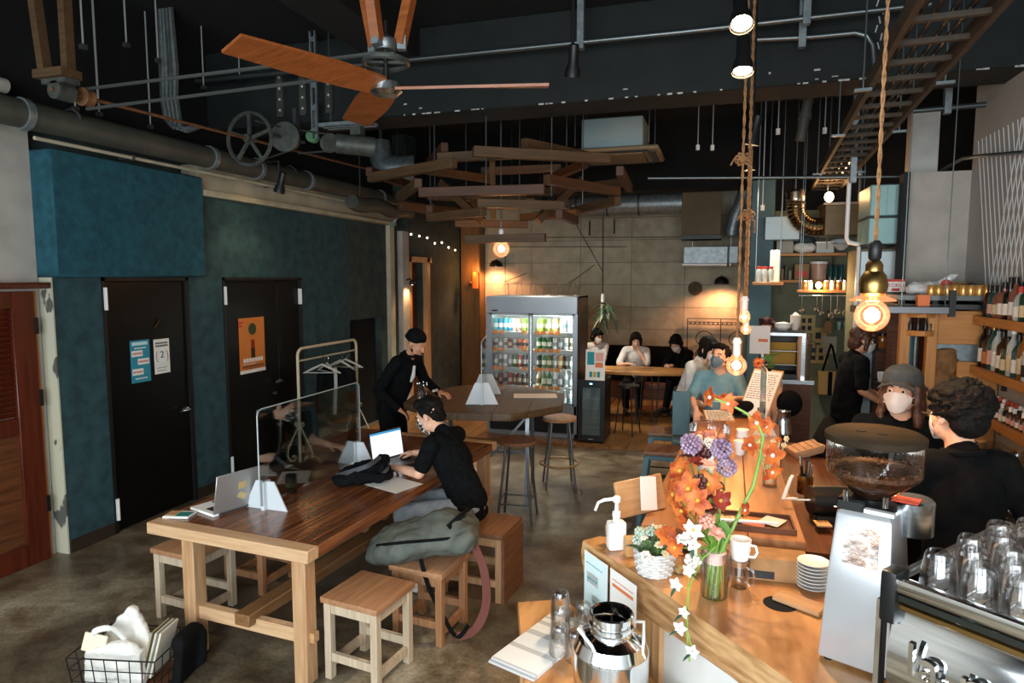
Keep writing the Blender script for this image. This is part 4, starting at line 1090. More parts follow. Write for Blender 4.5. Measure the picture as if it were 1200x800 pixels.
rows = [
    (0, 1.36, 'top', 'can', .165, .033, ['teal', 'blue', 'teal', 'blue', 'pale pink', 'pale pink', 'lime', 'lime']),
    (0, 1.13, 'second', 'can', .123, .033, ['silver', 'grey', 'silver', 'dark red', 'silver', 'orange', 'orange', 'cream']),
    (0, .88, 'third', 'can', .165, .030, ['grey', 'silver', 'white', 'grey', 'green', 'red', 'black', 'purple']),
    (0, .64, 'fourth', 'can', .150, .030, ['silver', 'dark red', 'silver', 'red', 'dark red', 'brown', 'black', 'brown']),
    (1, 1.36, 'top', 'can', .165, .040, ['lime', 'olive', 'gold', 'white', 'white']),
    (1, 1.13, 'second', 'can', .150, .033, ['green', 'green', 'green', 'white', 'grey', 'white', 'cream']),
    (1, .88, 'third', 'can', .165, .033, ['black', 'green', 'olive', 'grey', 'gold', 'black', 'grey']),
    (1, .64, 'fourth', 'bottle', .215, .033, ['cream', 'olive', 'green', 'white', 'grey', 'white', 'grey']),
    (1, .42, 'bottom', 'bottle', .20, .035, ['green', 'olive', 'cream', 'white', 'grey', 'white']),
]
for side, z, nm, kind, h, r, cl in rows:
    a, c = (.05, .575) if side == 0 else (.64, W_ - .07)
    n = len(cl)
    for i, col in enumerate(cl):
        x = a + (c - a) * (i + .5) / n
        put_can(col, kind, h, r, FX + x, FY + .115 + r, z + .036 + (0 if z > .43 else -.018), '%s %s, %s along the %s shelf behind the %s fridge door' % (col, kind, ORD[i], nm, ('left', 'right')[side]))
        if i % 2 == 0 and kind == 'can':
            put_can(col, kind, h, r, FX + x, FY + .125 + r * 3.2, z + .036, '%s %s behind the %s one on the %s shelf, %s door' % (col, kind, ORD[i], nm, ('left', 'right')[side]))
point_lamp('fridge_light', t, (.88, .07, 1.50), 3.2, (.93, 1, .95), .05)
point_lamp('fridge_light', t, (.32, .07, 1.50), 1.5, (.93, 1, .95), .05)
# wire stands on top
for k in range(6):
    s = thing('wire_stand', 'bent wire plate stand, %s from the left on top of the drinks fridge' % ORD[k], 'stand', (FX + .17 + k * .19, FY + .3, 1.857), 0, 'wire stands on the fridge')
    for x in (-.045, .045):
        MB().tube([(x * 1.1, 0, .004), (x * .7, 0, .12), (x * .5, .02, .17), (x * .2, .03, .15)], .003, 5).build('wire', M['grey_steel'], s)
    MB().tube([(-.06, .0, .004), (.06, 0, .004)], .003, 5).build('wire', M['grey_steel'], s)
# small black wine cooler with a notice standing on it
t = thing('wine_cooler', 'small black glass-front cooler beside the drinks fridge', 'cooler', (-1.66, 8.10, .036))
MB().box(0, .34, .03, .48, .02, .80).build('case', M['black_plastic'], t, bevel=.006)
dr = MB().box(0, .34, 0, .03, .02, .80).build('door', M['black_plastic'], t, bevel=.004)
MB().box(.06, .28, -.002, .002, .10, .70).build('glass', mat('cooler_glass', '3a4a4e', '55676a', rough=.06, scale=2, spec=.9), dr)
for z in (.2, .32, .44, .56): MB().box(.06, .28, -.003, -.001, z, z + .006).build('shelf_edge', M['grey_steel'], dr)
MB().box(.15, .18, -.004, .001, .745, .755).build('display', mat('cooler_display', '7fd4ff', emit=8), dr)
MB().box(.14, .20, -.004, .001, .045, .055).build('badge', M['stainless'], dr)
for x in (.03, .29): MB().box(x, x + .03, .1, .13, 0, .02).build('foot', M['black_plastic'], t)
def notice(name, label, loc, rz, tilt, w, h, blocks, back='paper', cat='sign', border=None, lines=()):
    """a printed sheet standing in the local xz plane, facing -y"""
    s = thing(name, label, cat, loc, rz)
    sh = MB().box(-w / 2, w / 2, -.001, .001, 0, h).build('sheet', M[back] if isinstance(back, str) else back, s, rot=(tilt, 0, 0))
    for (x0, x1, z0, z1, m) in blocks:
        MB().box(-w / 2 + w * x0, -w / 2 + w * x1, -.0018, -.0009, h * z0, h * z1).build('print', m, sh)
    for (x0, x1, z, n, m) in lines:                        # rows of short marks that read as small type
        g = MB(); k = 0; x = x0
        rr = random.Random(int(z * 1000) + n)
        while x < x1:
            d_ = rr.uniform(.02, .07)
            g.box(-w / 2 + w * x, -w / 2 + w * min(x + d_, x1), -.0024, -.0016, h * z, h * (z + n / 1000)); x += d_ + .02
        stuff(g.build('small_type', m, sh))
    return s
mm('ink', '2a2a2c', rough=.8); mm('ink_teal', '1f8f9c', rough=.7); mm('ink_red', 'c2453a', rough=.7); mm('ink_orange', 'd9784a', rough=.7); mm('ink_pale', 'bfe0e4', rough=.7)
notice('menu_card', 'coloured drinks notice standing on the black cooler', (-1.44, 8.06, .838), .0, -.05, .24, .38,
       [(.08, .45, .5, .92, M['ink_teal']), (.5, .92, .62, .9, mat('ink_pink', 'd8a598', rough=.7)), (.5, .9, .42, .58, M['ink_orange']), (.2, .36, .1, .28, M['ink_teal']), (.4, .56, .1, .28, mat('ink_gold', 'b8a24a', rough=.7)), (.6, .76, .1, .28, M['ink_teal'])])

# ================================================================ THE BAR
M['slab_wood'] = mat('slab_wood', '8e5a2e', 'cc9660', rough=.36, scale=2.4, stretch=(5, 1.0, 6), detail=10, lo=.30, hi=.62, bump=.08, coat=.15)
M['live_edge'] = mat('live_edge', '8e6238', 'c49c6c', rough=.7, scale=7, stretch=(1, 1, 5), detail=6, bump=.4)
M['bar_wood'] = mat('bar_wood', '8a5832', 'a8744c', rough=.38, scale=3, stretch=(8, .8, 8), detail=8, bump=.05, coat=.1)
M['ply'] = mat('ply', 'b58a56', 'c79c68', rough=.6, scale=3, stretch=(1, 1, 4), detail=5)
bar = thing('bar_counter', 'long wooden bar counter with a thick live-edge slab at its near end', 'counter', (0, 0, 0))
slab = [(-.52, 2.67), (-.44, 2.585), (-.37, 2.52), (-.28, 2.43), (-.18, 2.32), (-.06, 2.185), (.05, 2.06), (.14, 1.96), (.22, 1.87), (.27, 1.74), (.28, 1.55), (.34, 1.38), (.55, 1.20), (.95, .95), (1.45, .95), (1.45, 1.75), (.82, 2.12), (.62, 2.46), (.36, 2.62), (.33, 2.72), (-.30, 2.72), (-.46, 2.74)]
def live_slab():
    b = MB(); n = len(slab); R_ = random.Random(4)
    cx, cy = .2, 2.2
    low = []
    for (x, y) in slab:
        d = Vector((x - cx, y - cy)).normalized(); k = R_.uniform(.0, .02)
        low.append((x - d.x * k, y - d.y * k))
    cs = [(x, y, 1.0) for x, y in slab] + [(a[0] + (a[0] - cx) * .012, a[1] + (a[1] - cy) * .012, .955 - R_.uniform(0, .015)) for a in slab] + [(x, y, .875 + R_.uniform(-.012, .006)) for x, y in low]
    b._add(cs, [tuple(range(n))]); b.mi = 1
    fs = []
    for i in range(n):
        j = (i + 1) % n
        fs += [(i, j, n + j, n + i), (n + i, n + j, 2 * n + j, 2 * n + i)]
    b2 = [b.bm.verts.new(c) for c in cs]
    b._done(b2, [b.bm.faces.new([b2[k] for k in f]) for f in fs] + [b.bm.faces.new([b2[2 * n + k] for k in reversed(range(n))])])
    bmesh.ops.remove_doubles(b.bm, verts=b.bm.verts, dist=1e-5)
    return b.build('live_edge_slab', [M['slab_wood'], M['live_edge']], bar)
live_slab()
def inset(poly, k, c=(.25, 2.2)):
    return [(x + (c[0] - x) * k, y + (c[1] - y) * k) for x, y in poly]
e0, e1, e2 = Vector((-.50, 2.665)), Vector((-.20, 2.335)), Vector((.23, 1.83))
def side(p, q, z0, z1, th, name, m, off=.03):
    d = (q - p).normalized(); nrm = Vector((-d.y, d.x)) if (-d.y) > 0 else Vector((d.y, -d.x))
    a, b = p + nrm * off, q + nrm * off
    MB().prism([tuple(a), tuple(b), tuple(b + nrm * th), tuple(a + nrm * th)], z0, z1).build(name, m, bar)
side(e0, e1, 0, .872, .025, 'wood_panel', M['ply'])
side(e1, e2 + Vector((.1, -.12)), 0, .872, .025, 'white_panel', mat('white_board', 'c4c4c0', 'd0d0cc', rough=.7, scale=4), .035)
side(e1 + Vector((-.008, .008)), e1 + Vector((.02, -.022)), 0, .868, .02, 'corner_post', M['oak_z'], .012)
MB().prism([(-.40, 2.68), (.30, 2.68), (.34, 3.7), (.42, 5.2), (.56, 6.7), (.32, 6.7), (.24, 5.15), (-.06, 5.15), (-.15, 4.07), (-.26, 2.8)], 0, 1.0).build('base_cabinet', M['dark_wood_y'], bar)
tops = [[(-.28, 2.66), (-.08, 2.66), (-.02, 4.0), (.09, 5.2), (-.06, 5.2), (-.19, 4.07)], [(-.078, 2.66), (.13, 2.66), (.15, 4.0), (.26, 5.2), (.092, 5.2), (-.018, 4.0)], [(.132, 2.66), (.34, 2.66), (.33, 3.7), (.44, 5.2), (.262, 5.2), (.152, 4.0)], [(.22, 5.203), (.44, 5.203), (.60, 6.75), (.30, 6.75)]]
for p in tops: MB().prism(p, 1.06, 1.10).build('top_board', M['bar_wood'], bar, bevel=.003)
MB().prism(inset(tops[0][:2] + [tops[2][1], tops[2][3], tops[0][4]], .02, (.05, 4)), 1.0, 1.06).build('top_support', M['dark_wood_y'], bar)

def on_edge(u, off=.0):                                    # a point along the slab's front edge, u metres from its corner
    d = (e1 - e0).normalized(); nn = Vector((d.y, -d.x))
    p = e0 + d * u - nn * off if False else e0 + d * u
    return p, math.atan2(d.y, d.x)
# two notices hung on the slab edge
for nm, u, w, lab, bl, ln in (
    ('notice_sheet', .115, .17, 'pale blue notice sheet on the bar end, nearer the floor side', [(.0, 1, .0, 1, mat('pale_sheet', 'cfe2e2', rough=.8)), (.12, .62, .62, .76, M['paper']), (.36, .9, .36, .5, M['paper']), (.1, .6, .12, .24, M['paper'])], [(.1, .8, .86, 14, M['ink_teal']), (.16, .58, .67, 18, M['ink_teal']), (.4, .86, .41, 18, M['ink_teal']), (.14, .56, .16, 14, M['ink_red'])]),
    ('notice_sheet', .305, .17, 'white notice sheet with an orange band on the bar end', [(.1, .9, .80, .84, M['ink_orange']), (.42, .5, .56, .62, M['ink']), (.54, .62, .55, .6, M['ink_pale'])], [(.1, .9, .88, 12, M['ink_orange']), (.15, .85, .38, 10, M['ink_orange']), (.15, .8, .33, 10, M['ink_pale']), (.15, .7, .28, 10, M['ink_pale'])])):
    p, an = on_edge(u)
    d = (e1 - e0).normalized()
    s = notice(nm, lab, (p.x - .012 + d.y * .012, p.y - .026, .66), an, 0, w, .325, bl, lines=ln)

# -------- on the near slab
t = thing('sanitizer_bottle', 'white pump bottle of hand sanitizer on the bar corner', 'bottle', (-.375, 2.63, 1.0), .5)
MB().box(-.036, .036, -.026, .026, 0, .115).build('body', M['white_plastic'], t, bevel=.010, seg=2)
MB().lathe([(.015, .113), (.015, .135), (.017, .135), (.017, .155), (.008, .157), (.007, .20)], 14).build('pump', M['white_plastic'], t)
MB().lathe([(.014, .195), (.016, .20), (.016, .215), (.01, .22)], 12).tube([(0, 0, .209), (-.06, -.015, .212), (-.085, -.02, .205), (-.10, -.026, .175)], [.008, .007, .006, .005], 8).build('spout', M['white_plastic'], t)
t = thing('wood_block', 'small pale wooden block behind the sanitizer bottle', 'block', (-.305, 2.585, 1.0), .5)
MB().box(-.03, .03, -.02, .02, 0, .075).build('block', M['ply'], t, bevel=.003)
tag(MB().lathe([(.03, 0), (.032, .004), (.032, .02), (.028, .024)], 18).build('tape_roll', M['ply'], None, (-.415, 2.655, 1.06), (0, PI / 2, .5)), 'round wooden disc tucked behind the sanitizer bottle', 'disc')
# menu boards standing further along the edge
t = thing('menu_holder', 'angled wooden menu board leaning at the bar edge behind flowers', 'menu', (-.30, 2.80, 1.10), .85)
MB().cbox((0, 0, .075), (.26, .018, .15), (-.25, 0, 0)).build('board', M['oak_x'], t, bevel=.003)
MB().cbox((.02, -.03, .09), (.09, .003, .14), (-.25, .15, 0)).build('card', M['paper'], t)

R_ = random.Random(11)
mm('leaf', '4f7a3a', '6a934a', rough=.55, scale=8); mm('stem', '6f9a3a', '8fae54', rough=.5, scale=8); mm('leaf_dark', '2f4a33', '45664a', rough=.6, scale=8)
mm('petal_orange', '9c3412', 'de7c34', rough=.6, scale=22); mm('petal_red', '7a2018', 'a53a28', rough=.5, scale=14); mm('petal_purple', '846a86', 'b098ae', rough=.7, scale=20)
mm('petal_white', 'e6dccf', 'f0e8dd', rough=.7, scale=20); mm('petal_pink', 'd98a74', 'e8b09a', rough=.6, scale=14); mm('petal_cream', 'd8c8a0', 'e6dcc0', rough=.7); mm('petal_dark', '3a1412', '561f1a', rough=.5, scale=20); mm('stamen', 'c8a03a', rough=.6); mm('petal_sage', '9fb0a0', 'c4cdb8', rough=.8)
def basis(d):
    d = Vector(d).normalized(); u = d.orthogonal().normalized(); return d, u, d.cross(u)
def flower(name, parent, c, d, R, n, m, curl=.6, wd=.36, centre=None):
    """n petals opening round direction d"""
    d, u, v = basis(d); c = Vector(c); b = MB()
    for k in range(n):
        a = 2 * PI * k / n + R_.uniform(-.15, .15); rad = u * math.cos(a) + v * math.sin(a); tan = d.cross(rad)
        Rk = R * R_.uniform(.85, 1.1); ck = curl * R_.uniform(.7, 1.3)
        def pet(s, q):
            w = wd * Rk * math.sin(PI * min(1, s * .92 + .08)) * (q - .5) * 2
            return c + rad * (Rk * s) + d * (Rk * (ck * s * (1 - .9 * s) + .12 * abs(q - .5))) + tan * w
        b.sheet(pet, 5, 2, .0012)
    if centre: b.mi = 1; b.ball(c + d * R * .12, R * .16, 8, 6)
    return b.build(name, [m, centre] if centre else m, parent)
def pompom(name, parent, c, R, n, m, r0=.3):
    b = MB(); c = Vector(c)
    for k in range(n):
        z = 1 - 2 * (k + .5) / n; a = k * 2.4; q = math.sqrt(1 - z * z)
        b.ball(c + Vector((q * math.cos(a), q * math.sin(a), z)) * R * R_.uniform(.75, 1.05), R * r0 * R_.uniform(.7, 1.2), 6, 4)
    return b.build(name, m, parent)
def stalk(parent, pts, r=.004, m='stem'):
    return MB().tube(pts, r, 6).build('stem', M[m], parent)
def leaf(parent, c, d, L, w, m='leaf', droop=.3):
    d = Vector(d).normalized(); c = Vector(c); s = d.cross(Vector((0, 0, 1))); s = s.normalized() if s.length > .05 else Vector((1, 0, 0)); up = s.cross(d)
    def fn(u, v): return c + d * (L * u) - Vector((0, 0, 1)) * (droop * L * u * u) + s * ((v - .5) * 2 * w * math.sin(PI * (u * .94 + .03))) + up * (.25 * w * abs(v - .5))
    return MB().sheet(fn, 6, 2, .0012).build('leaf', M[m], parent)

# woven basket with a flower posy
t = thing('flower_basket', 'round white woven basket with a posy of dried flowers on the slab', 'plant', (-.205, 2.45, 1.0))
b = MB(); rows_ = 8
for r in range(rows_):
    z = .006 + r * .0115; rr = .058 + .012 * math.sin(r / rows_ * 1.9)
    b.tube([((rr + .003 * (1 if (k + r) % 2 else -1)) * math.cos(2 * PI * k / 26), (rr + .003 * (1 if (k + r) % 2 else -1)) * math.sin(2 * PI * k / 26), z) for k in range(26)], .0066, 6, closed=True)
b.lathe([(.05, 0), (.058, .0), (.066, .085)], 20, capt=False)
b.build('basket', mat('wicker', 'b9b8b4', 'd4d2cc', rough=.85, scale=40), t)
MB().lathe([(.0, .07), (.056, .078)], 16, capb=False).build('soil', M['leaf_dark'], t)
for k in range(34):
    a = R_.uniform(0, 6.28); q = math.sqrt(R_.random()) * .085; x, y = q * math.cos(a), q * math.sin(a); z = .10 + .06 * (1 - (q / .085) ** 2) + R_.uniform(-.01, .02)
    stalk(t, [(x * .5, y * .5, .075), (x, y, z)], .0015, 'leaf')
    c = R_.choice(['petal_white', 'petal_cream', 'petal_cream', 'petal_sage', 'petal_white'])
    if k % 3 == 0: pompom('flower', t, (x, y, z), .017, 22, M[c], .34)
    elif k % 3 == 1: flower('flower', t, (x, y, z), (x * 4, y * 4, .5), .018, 7, M[c], .5, .4, M['stamen'])
    else: leaf(t, (x * .6, y * .6, .09), (x, y, .05), .07, .014, R_.choice(['leaf', 'leaf_dark', 'leaf_dark']))
flower('flower', t, (.045, -.03, .155), (.3, -.8, .6), .045, 6, M['petal_orange'], .9, .45)
# tiny bottle with a yellow flower head
t = thing('bud_bottle', 'tiny clear bottle with a dried flower beside the woven basket', 'bottle', (-.115, 2.47, 1.0))
MB().lathe([(.02, 0), (.024, .005), (.024, .04), (.009, .058), (.009, .085), (.012, .088)], 16, capt=False).build('bottle', M['glass'], t)
MB().cyl((0, 0, .085), (0, 0, .1), .008).build('stopper', M['white_plastic'], t)
MB().lathe([(.004, .005), (.02, .008), (.02, .03)], 12).build('flower', mat('dried_yellow', 'a88a3a', '6a4a22', rough=.8, scale=60), t)

# big glass vase with lilies, tulips, allium and a long orchid spray
VX, VY = .01, 2.32
t = thing('flower_vase', 'clear cylinder vase holding orange lilies, tulips and a tall arching stem', 'vase', (VX, VY, 1.0))
MB().lathe([(.002, .004), (.044, .004), (.047, .008), (.047, .165), (.044, .165), (.044, .01)], 28, capb=True, capt=False).build('vase', M['glass'], t)
MB().lathe([(.042, .012), (.043, .055)], 24).build('water', glassy('water', 'e8efe6', .02, .2), t)
MB().lathe([(.036, .125), (.038, .16), (.034, .165)], 16).build('wrap', mat('tissue', 'd8b0a0', 'e6cfc4', rough=.9, scale=30), t)
for k in range(14):
    a = k * 2.4; q = .012 + .02 * (k % 3) / 2
    stalk(t, [(q * math.cos(a) * 1.2, q * math.sin(a) * 1.2, .015), (q * math.cos(a + .5) * .8, q * math.sin(a + .5) * .8, .16), (q * 1.6 * math.cos(a + 1), q * 1.6 * math.sin(a + 1), .24)], .0042)
def P(p): return (p[0] - VX, p[1] - VY, p[2] - 1.0)
def spray(c, kind, R, d=(-.1, -.8, .5), m=None):
    c = Vector(P(c)); stalk(t, [(c.x * .1, c.y * .1, .17), (c.x * .55, c.y * .6, .17 + (c.z - .17) * .6), c - Vector((0, 0, .004))], .0026, 'stem')
    if kind == 'lily': flower('lily', t, c, d, R, 6, M[m or 'petal_orange'], .75, .33, M['stamen'])
    elif kind == 'tulip': flower('tulip', t, c, (d[0], d[1] * .4, .9), R, 6, M[m or 'petal_red'], 1.7, .45)
    elif kind == 'allium': pompom('allium', t, c, R, 70, M[m or 'petal_purple'], .2)
    elif kind == 'rose': pompom('rose', t, c, R, 26, M[m or 'petal_pink'], .42)
for c, kind, R, d, m in (
    ((-0.11, 2.3, 1.44), 'lily', .055, (-.6, -.6, .4), None), ((-0.08, 2.24, 1.4), 'lily', .058, (-.4, -.9, .2), None), ((-0.13, 2.32, 1.35), 'lily', .055, (-.8, -.4, .1), None),
    ((-0.05, 2.22, 1.37), 'lily', .050, (-.1, -1, .2), None), ((-0.1, 2.28, 1.31), 'lily', .050, (-.7, -.6, -.3), None), ((-0.08, 2.24, 1.28), 'lily', .045, (-.5, -.8, -.4), None),
    ((-0.02, 2.27, 1.41), 'lily', .045, (.2, -.9, .5), None), ((-0.12, 2.25, 1.19), 'lily', .042, (-.4, -.8, -.2), 'petal_orange'), ((0.02, 2.3, 1.35), 'lily', .045, (.5, -.8, .2), 'petal_red'),
    ((-0.08, 2.36, 1.52), 'allium', .034, (0, 0, 1), None), ((0.02, 2.4, 1.5), 'allium', .036, (0, 0, 1), None), ((0.04, 2.36, 1.45), 'allium', .032, (0, 0, 1), None), ((-0.02, 2.44, 1.5), 'allium', .028, (0, 0, 1), 'petal_white'),
    ((-0.06, 2.33, 1.46), 'tulip', .034, (0, -.4, 1), 'petal_red'), ((-0.02, 2.3, 1.46), 'tulip', .032, (.1, -.4, 1), 'petal_pink'), ((-0.09, 2.38, 1.47), 'tulip', .034, (-.2, -.3, 1), 'petal_dark'), ((-0.05, 2.4, 1.48), 'rose', .03, (0, 0, 1), 'petal_dark'),
    ((-0.03, 2.25, 1.37), 'tulip', .034, (0, -.6, .6), 'petal_dark'), ((-0.01, 2.24, 1.33), 'tulip', .032, (.2, -.8, .3), 'petal_dark'), ((-0.05, 2.27, 1.41), 'rose', .026, (0, 0, 1), 'petal_dark'), ((0.01, 2.31, 1.39), 'tulip', .03, (.4, -.5, .6), 'petal_dark'),
    ((-0.03, 2.4, 1.45), 'lily', .045, (.1, -.9, .6), 'petal_white'), ((-0.06, 2.22, 1.27), 'lily', .04, (-.3, -.9, -.3), 'petal_white'), ((0.01, 2.26, 1.24), 'tulip', .034, (.3, -.7, -.1), 'petal_pink'), ((-0.02, 2.23, 1.3), 'rose', .022, (0, 0, 1), 'petal_pink'),
    ((-0.06, 2.2, 1.17), 'rose', .022, (0, 0, 1), 'petal_white'), ((-0.09, 2.21, 1.23), 'tulip', .03, (-.2, -.8, -.3), 'petal_white')):
    spray(c, kind, R, d, m)
for c, L in (((.02, .0, .18), .10), ((.03, -.01, .2), .12), ((-.02, -.02, .18), .11), ((.01, .02, .22), .12)):
    leaf(t, c, (R_.uniform(-.6, .9), R_.uniform(-.6, .2), .9), L, .022, 'leaf', .2)
# arching orchid stem to the back
arch_ = [Vector(P(p)) for p in ((0.04, 2.33, 1.18), (0.09, 2.36, 1.3), (0.13, 2.4, 1.38), (0.15, 2.44, 1.47), (0.16, 2.46, 1.54), (0.14, 2.47, 1.59), (0.1, 2.48, 1.62), (0.04, 2.48, 1.65), (-0.02, 2.47, 1.67))]
stalk(t, [(.01, 0, .02)] + arch_, [.0065] * 4 + [.0055] * 3 + [.004] * 3)
for p, R, d in ((arch_[8], .045, (-.8, -.5, .2)), (arch_[7], .04, (-.2, -.9, .0)), (arch_[5], .045, (-.5, -.8, -.2)), (Vector(P((0.19, 2.44, 1.48))), .048, (.3, -.8, .5)), (Vector(P((0.12, 2.46, 1.51))), .04, (-.6, -.7, 0)), (Vector(P((0.17, 2.5, 1.57))), .036, (.2, -.9, .3)), (Vector(P((0.19, 2.42, 1.43))), .038, (.4, -.8, -.3)), (Vector(P((0.1, 2.34, 1.31))), .03, (.7, -.6, .2))):
    stalk(t, [min(arch_, key=lambda q: (q - p).length), p], .0022)
    flower('orchid', t, p, d, R, 5, M['petal_orange'], .5, .36, M['petal_white'])
# trailing white orchid over the slab edge
tr = [Vector(P(p)) for p in ((0.01, 2.24, 1.21), (-0.03, 2.2, 1.18), (-0.07, 2.16, 1.09), (-0.07, 2.12, 1.04), (-0.07, 2.11, 0.98), (-0.06, 2.13, 0.86))]
stalk(t, [(0, 0, .16)] + tr, .003)
for p, R in (((-0.07, 2.14, 1.16), .022), ((-0.11, 2.18, 1.09), .024), ((-0.08, 2.1, 1.04), .02), ((-0.09, 2.09, 0.99), .024), ((-0.05, 2.09, 0.92), .026), ((-0.06, 2.18, 1.23), .026)):
    p = Vector(P(p)); stalk(t, [min(tr, key=lambda q: (q - p).length), p], .0016)
    flower('orchid', t, p, (-.3, -.9, .1), R, 5, M['petal_white'], .6, .36, M['petal_pink'])
    leaf(t, p + Vector((0, .003, -.008)), (R_.uniform(-1, 1), -.4, -.2), .038, .006, 'leaf_dark', .3)

# cups by the vase, kraft box, photo tray
def mug(name, label, loc, rz, m, r=.038, h=.085, group=None):
    g = thing(name, label, 'cup', loc, rz, group)
    MB().lathe([(r * .7, 0), (r * .8, .003), (r, h * .5), (r * 1.04, h), (r * .95, h), (r * .9, h * .5), (r * .66, .008)], 20).build('body', m, g)
    MB().tube([(r * .95, 0, h * .8), (r * 1.5, 0, h * .78), (r * 1.65, 0, h * .5), (r * 1.4, 0, h * .25), (r * .9, 0, h * .22)], .0045, 8).build('handle', m, g)
    return g
mug('glass_mug', 'clear glass mug standing behind the flower vase', (.095, 2.42, 1.0), -.6, M['glass'], .036, .10)
mug('white_cup', 'white cup stacked on the clear glass mug behind the vase', (.095, 2.425, 1.101), -.3, M['white_plastic'], .036, .075)
t = thing('kraft_box', 'long kraft wooden box with a dark label strip across the bar', 'box', (.135, 2.55, 1.0), .04)
MB().box(-.20, .20, -.06, .06, 0, .088).build('box', mat('kraft', '8f6a42', 'a67e54', rough=.8, scale=16, bump=.1), t, bevel=.014, seg=2)
MB().box(-.10, .08, -.0615, -.059, .012, .04).build('label_strip', mat('strip_dark', '24282a', rough=.4), t)
t = thing('photo_tray', 'shallow dark tray of printed cards at the end of the bar', 'tray', (.13, 2.80, 1.10), .04)
MB().box(-.18, .18, -.09, .09, 0, .006).build('base', M['dark_wood_x'], t)
for a in ((-.18, .18, -.09, -.082), (-.18, .18, .082, .09), (-.18, -.172, -.082, .082), (.172, .18, -.082, .082)): MB().box(a[0], a[1], a[2], a[3], .006, .022).build('rim', M['dark_wood_x'], t)
for k in range(4): MB().cbox((-.11 + .07 * k, .0 + .02 * (k % 2), .009 + .0012 * k), (.085, .10, .001), (0, 0, .4 - .3 * k)).build('card', mat('card_%d' % k, ('b0886a', '4a3a30', 'c96a3a', 'd8cfc4')[k], rough=.3), t)
MB().cyl((-.12, -.03, .016), (.12, -.015, .018), .007, n=8).build('pen', M['white_plastic'], t)
# stack of plates / saucers by the grinder
for k in range(8):
    s = tag(MB().lathe([(.03, 0), (.034, .0), (.052, .011), (.055, .0125), (.054, .014), (.033, .004)], 22).build('saucer', M['white_plastic'] if k % 1 == 0 else M['white_plastic'], None, (.345, 2.49, 1.0 + k * .0125)), 'white saucer in the stack beside the silver grinder, %s from the bottom' % ORD[k], 'saucer', 'saucers by the grinder')
t = thing('wood_scraper', 'wooden board lying over a dark round knock hole in the slab', 'board', (.225, 2.33, 1.0), -.55)
MB().lathe([(.055, .0005), (.055, .002)], 24).build('hole', M['dark_void'], t)
MB().box(-.03, .13, .0, .07, .003, .02).build('board', M['oak_x'], t, bevel=.003)

# coffee grinder
GX, GY = .435, 2.09
t = thing('coffee_grinder', 'silver coffee grinder with a clear hopper of roasted beans', 'grinder', (GX, GY, 1.0), -.42)
mm('grinder_silver', 'b6b8ba', 'bfc1c3', rough=.3, metal=.55, scale=2)
def gbody():
    b = MB(); sec = []
    for z, w0, d0, d1 in ((.012, .092, -.125, .16), (.25, .082, -.105, .15), (.43, .070, -.085, .14), (.445, .062, -.075, .13)):
        sec.append([(-w0, d0, z), (w0, d0, z), (w0 + .004, d0 + .02, z), (w0, d1 - .04, z), (w0 * .5, d1, z), (-w0 * .5, d1, z), (-w0, d1 - .04, z), (-w0 - .004, d0 + .02, z)])
    cs = [p for s in sec for p in s]; n = 8; fs = [tuple(reversed(range(n))), tuple(3 * n + k for k in range(n))]
    for i in range(3):
        for k in range(n): fs.append((i * n + k, i * n + (k + 1) % n, (i + 1) * n + (k + 1) % n, (i + 1) * n + k))
    return b._add(cs, fs)
gbody().build('body', M['grinder_silver'], t, bevel=.006, seg=2)
for x in (-.07, .07):
    for y in (-.10, .12): MB().cyl((x, y, 0), (x, y, .014), .012).build('foot', M['black_plastic'], t)
MB().sheet(lambda u, v: (-.045 + .09 * u, -.092 - .012 * (1 - v) + .002 * math.sin(9 * u) - .003, .30 + .105 * v), 4, 4, .002).build('badge', mat('foil', 'cfcac4', '9a7258', rough=.22, metal=1, scale=12, bump=.35), t)
MB().lathe([(.055, .44), (.066, .442), (.066, .458), (.05, .463), (.045, .470), (.05, .474)], 24, (0, .0, 0)).build('collar', M['black_plastic'], t)
MB().box(-.075, .0, -.08, .02, .44, .475).build('clamp', M['black_plastic'], t, bevel=.006)
MB().box(.0, .075, -.085, -.065, .447, .458).build('dial_ring', M['white_metal'], t)
for x in (-.05, .05): MB().cyl((x, -.075, .47), (x, -.075, .50), .008).build('screw', M['chrome'], t)
hp = MB().lathe([(.042, .470), (.055, .482), (.122, .540), (.125, .553), (.125, .640)], 32, capb=False, capt=False).build('hopper', glassy('hopper_clear', 'f2eee8', .05, .16), t)
bb = MB().lathe([(.04, .474), (.053, .486), (.118, .542), (.1205, .556), (.08, .566), (.02, .570)], 24)
bb.build('bean_fill', mat('beans', '2e1a10', '6a4028', rough=.5, scale=70, bump=.8), hp)
be = MB(); rb = random.Random(3)
for k in range(420):
    a = rb.uniform(0, 6.28); r_ = math.sqrt(rb.random()) * .115; z = .562 + rb.uniform(0, .012) - .014 * (r_ / .12)
    if k > 260: z = .548 + rb.uniform(0, .014); r_ = .1165
    be.ball((r_ * math.cos(a), r_ * math.sin(a), z), (.0055, .0038, .0035), 5, 4, (rb.random(), rb.random(), a))
stuff(be.build('bean', mat('bean', '4a2c18', '7a4c30', rough=.35, scale=30), hp))
MB().lathe([(.128, .635), (.131, .637), (.131, .653), (.118, .662), (.03, .666)], 32).build('lid', mat('lid_brown', '2a2219', '342a1f', rough=.8, spec=.06), t)
for x in (-.03, .025): MB().lathe([(.014, .0), (.014, .0012)], 12).build('vent', M['dark_void'], t, (x, -.03, .6655))
cup = MB().lathe([(.055, .36), (.058, .36), (.058, .455), (.05, .462)], 20, (.085, .10, 0)).build('doser', M['stainless'], t)
MB().box(.03, .11, .03, .09, .4625, .465).build('label', M['ink_red'], t)
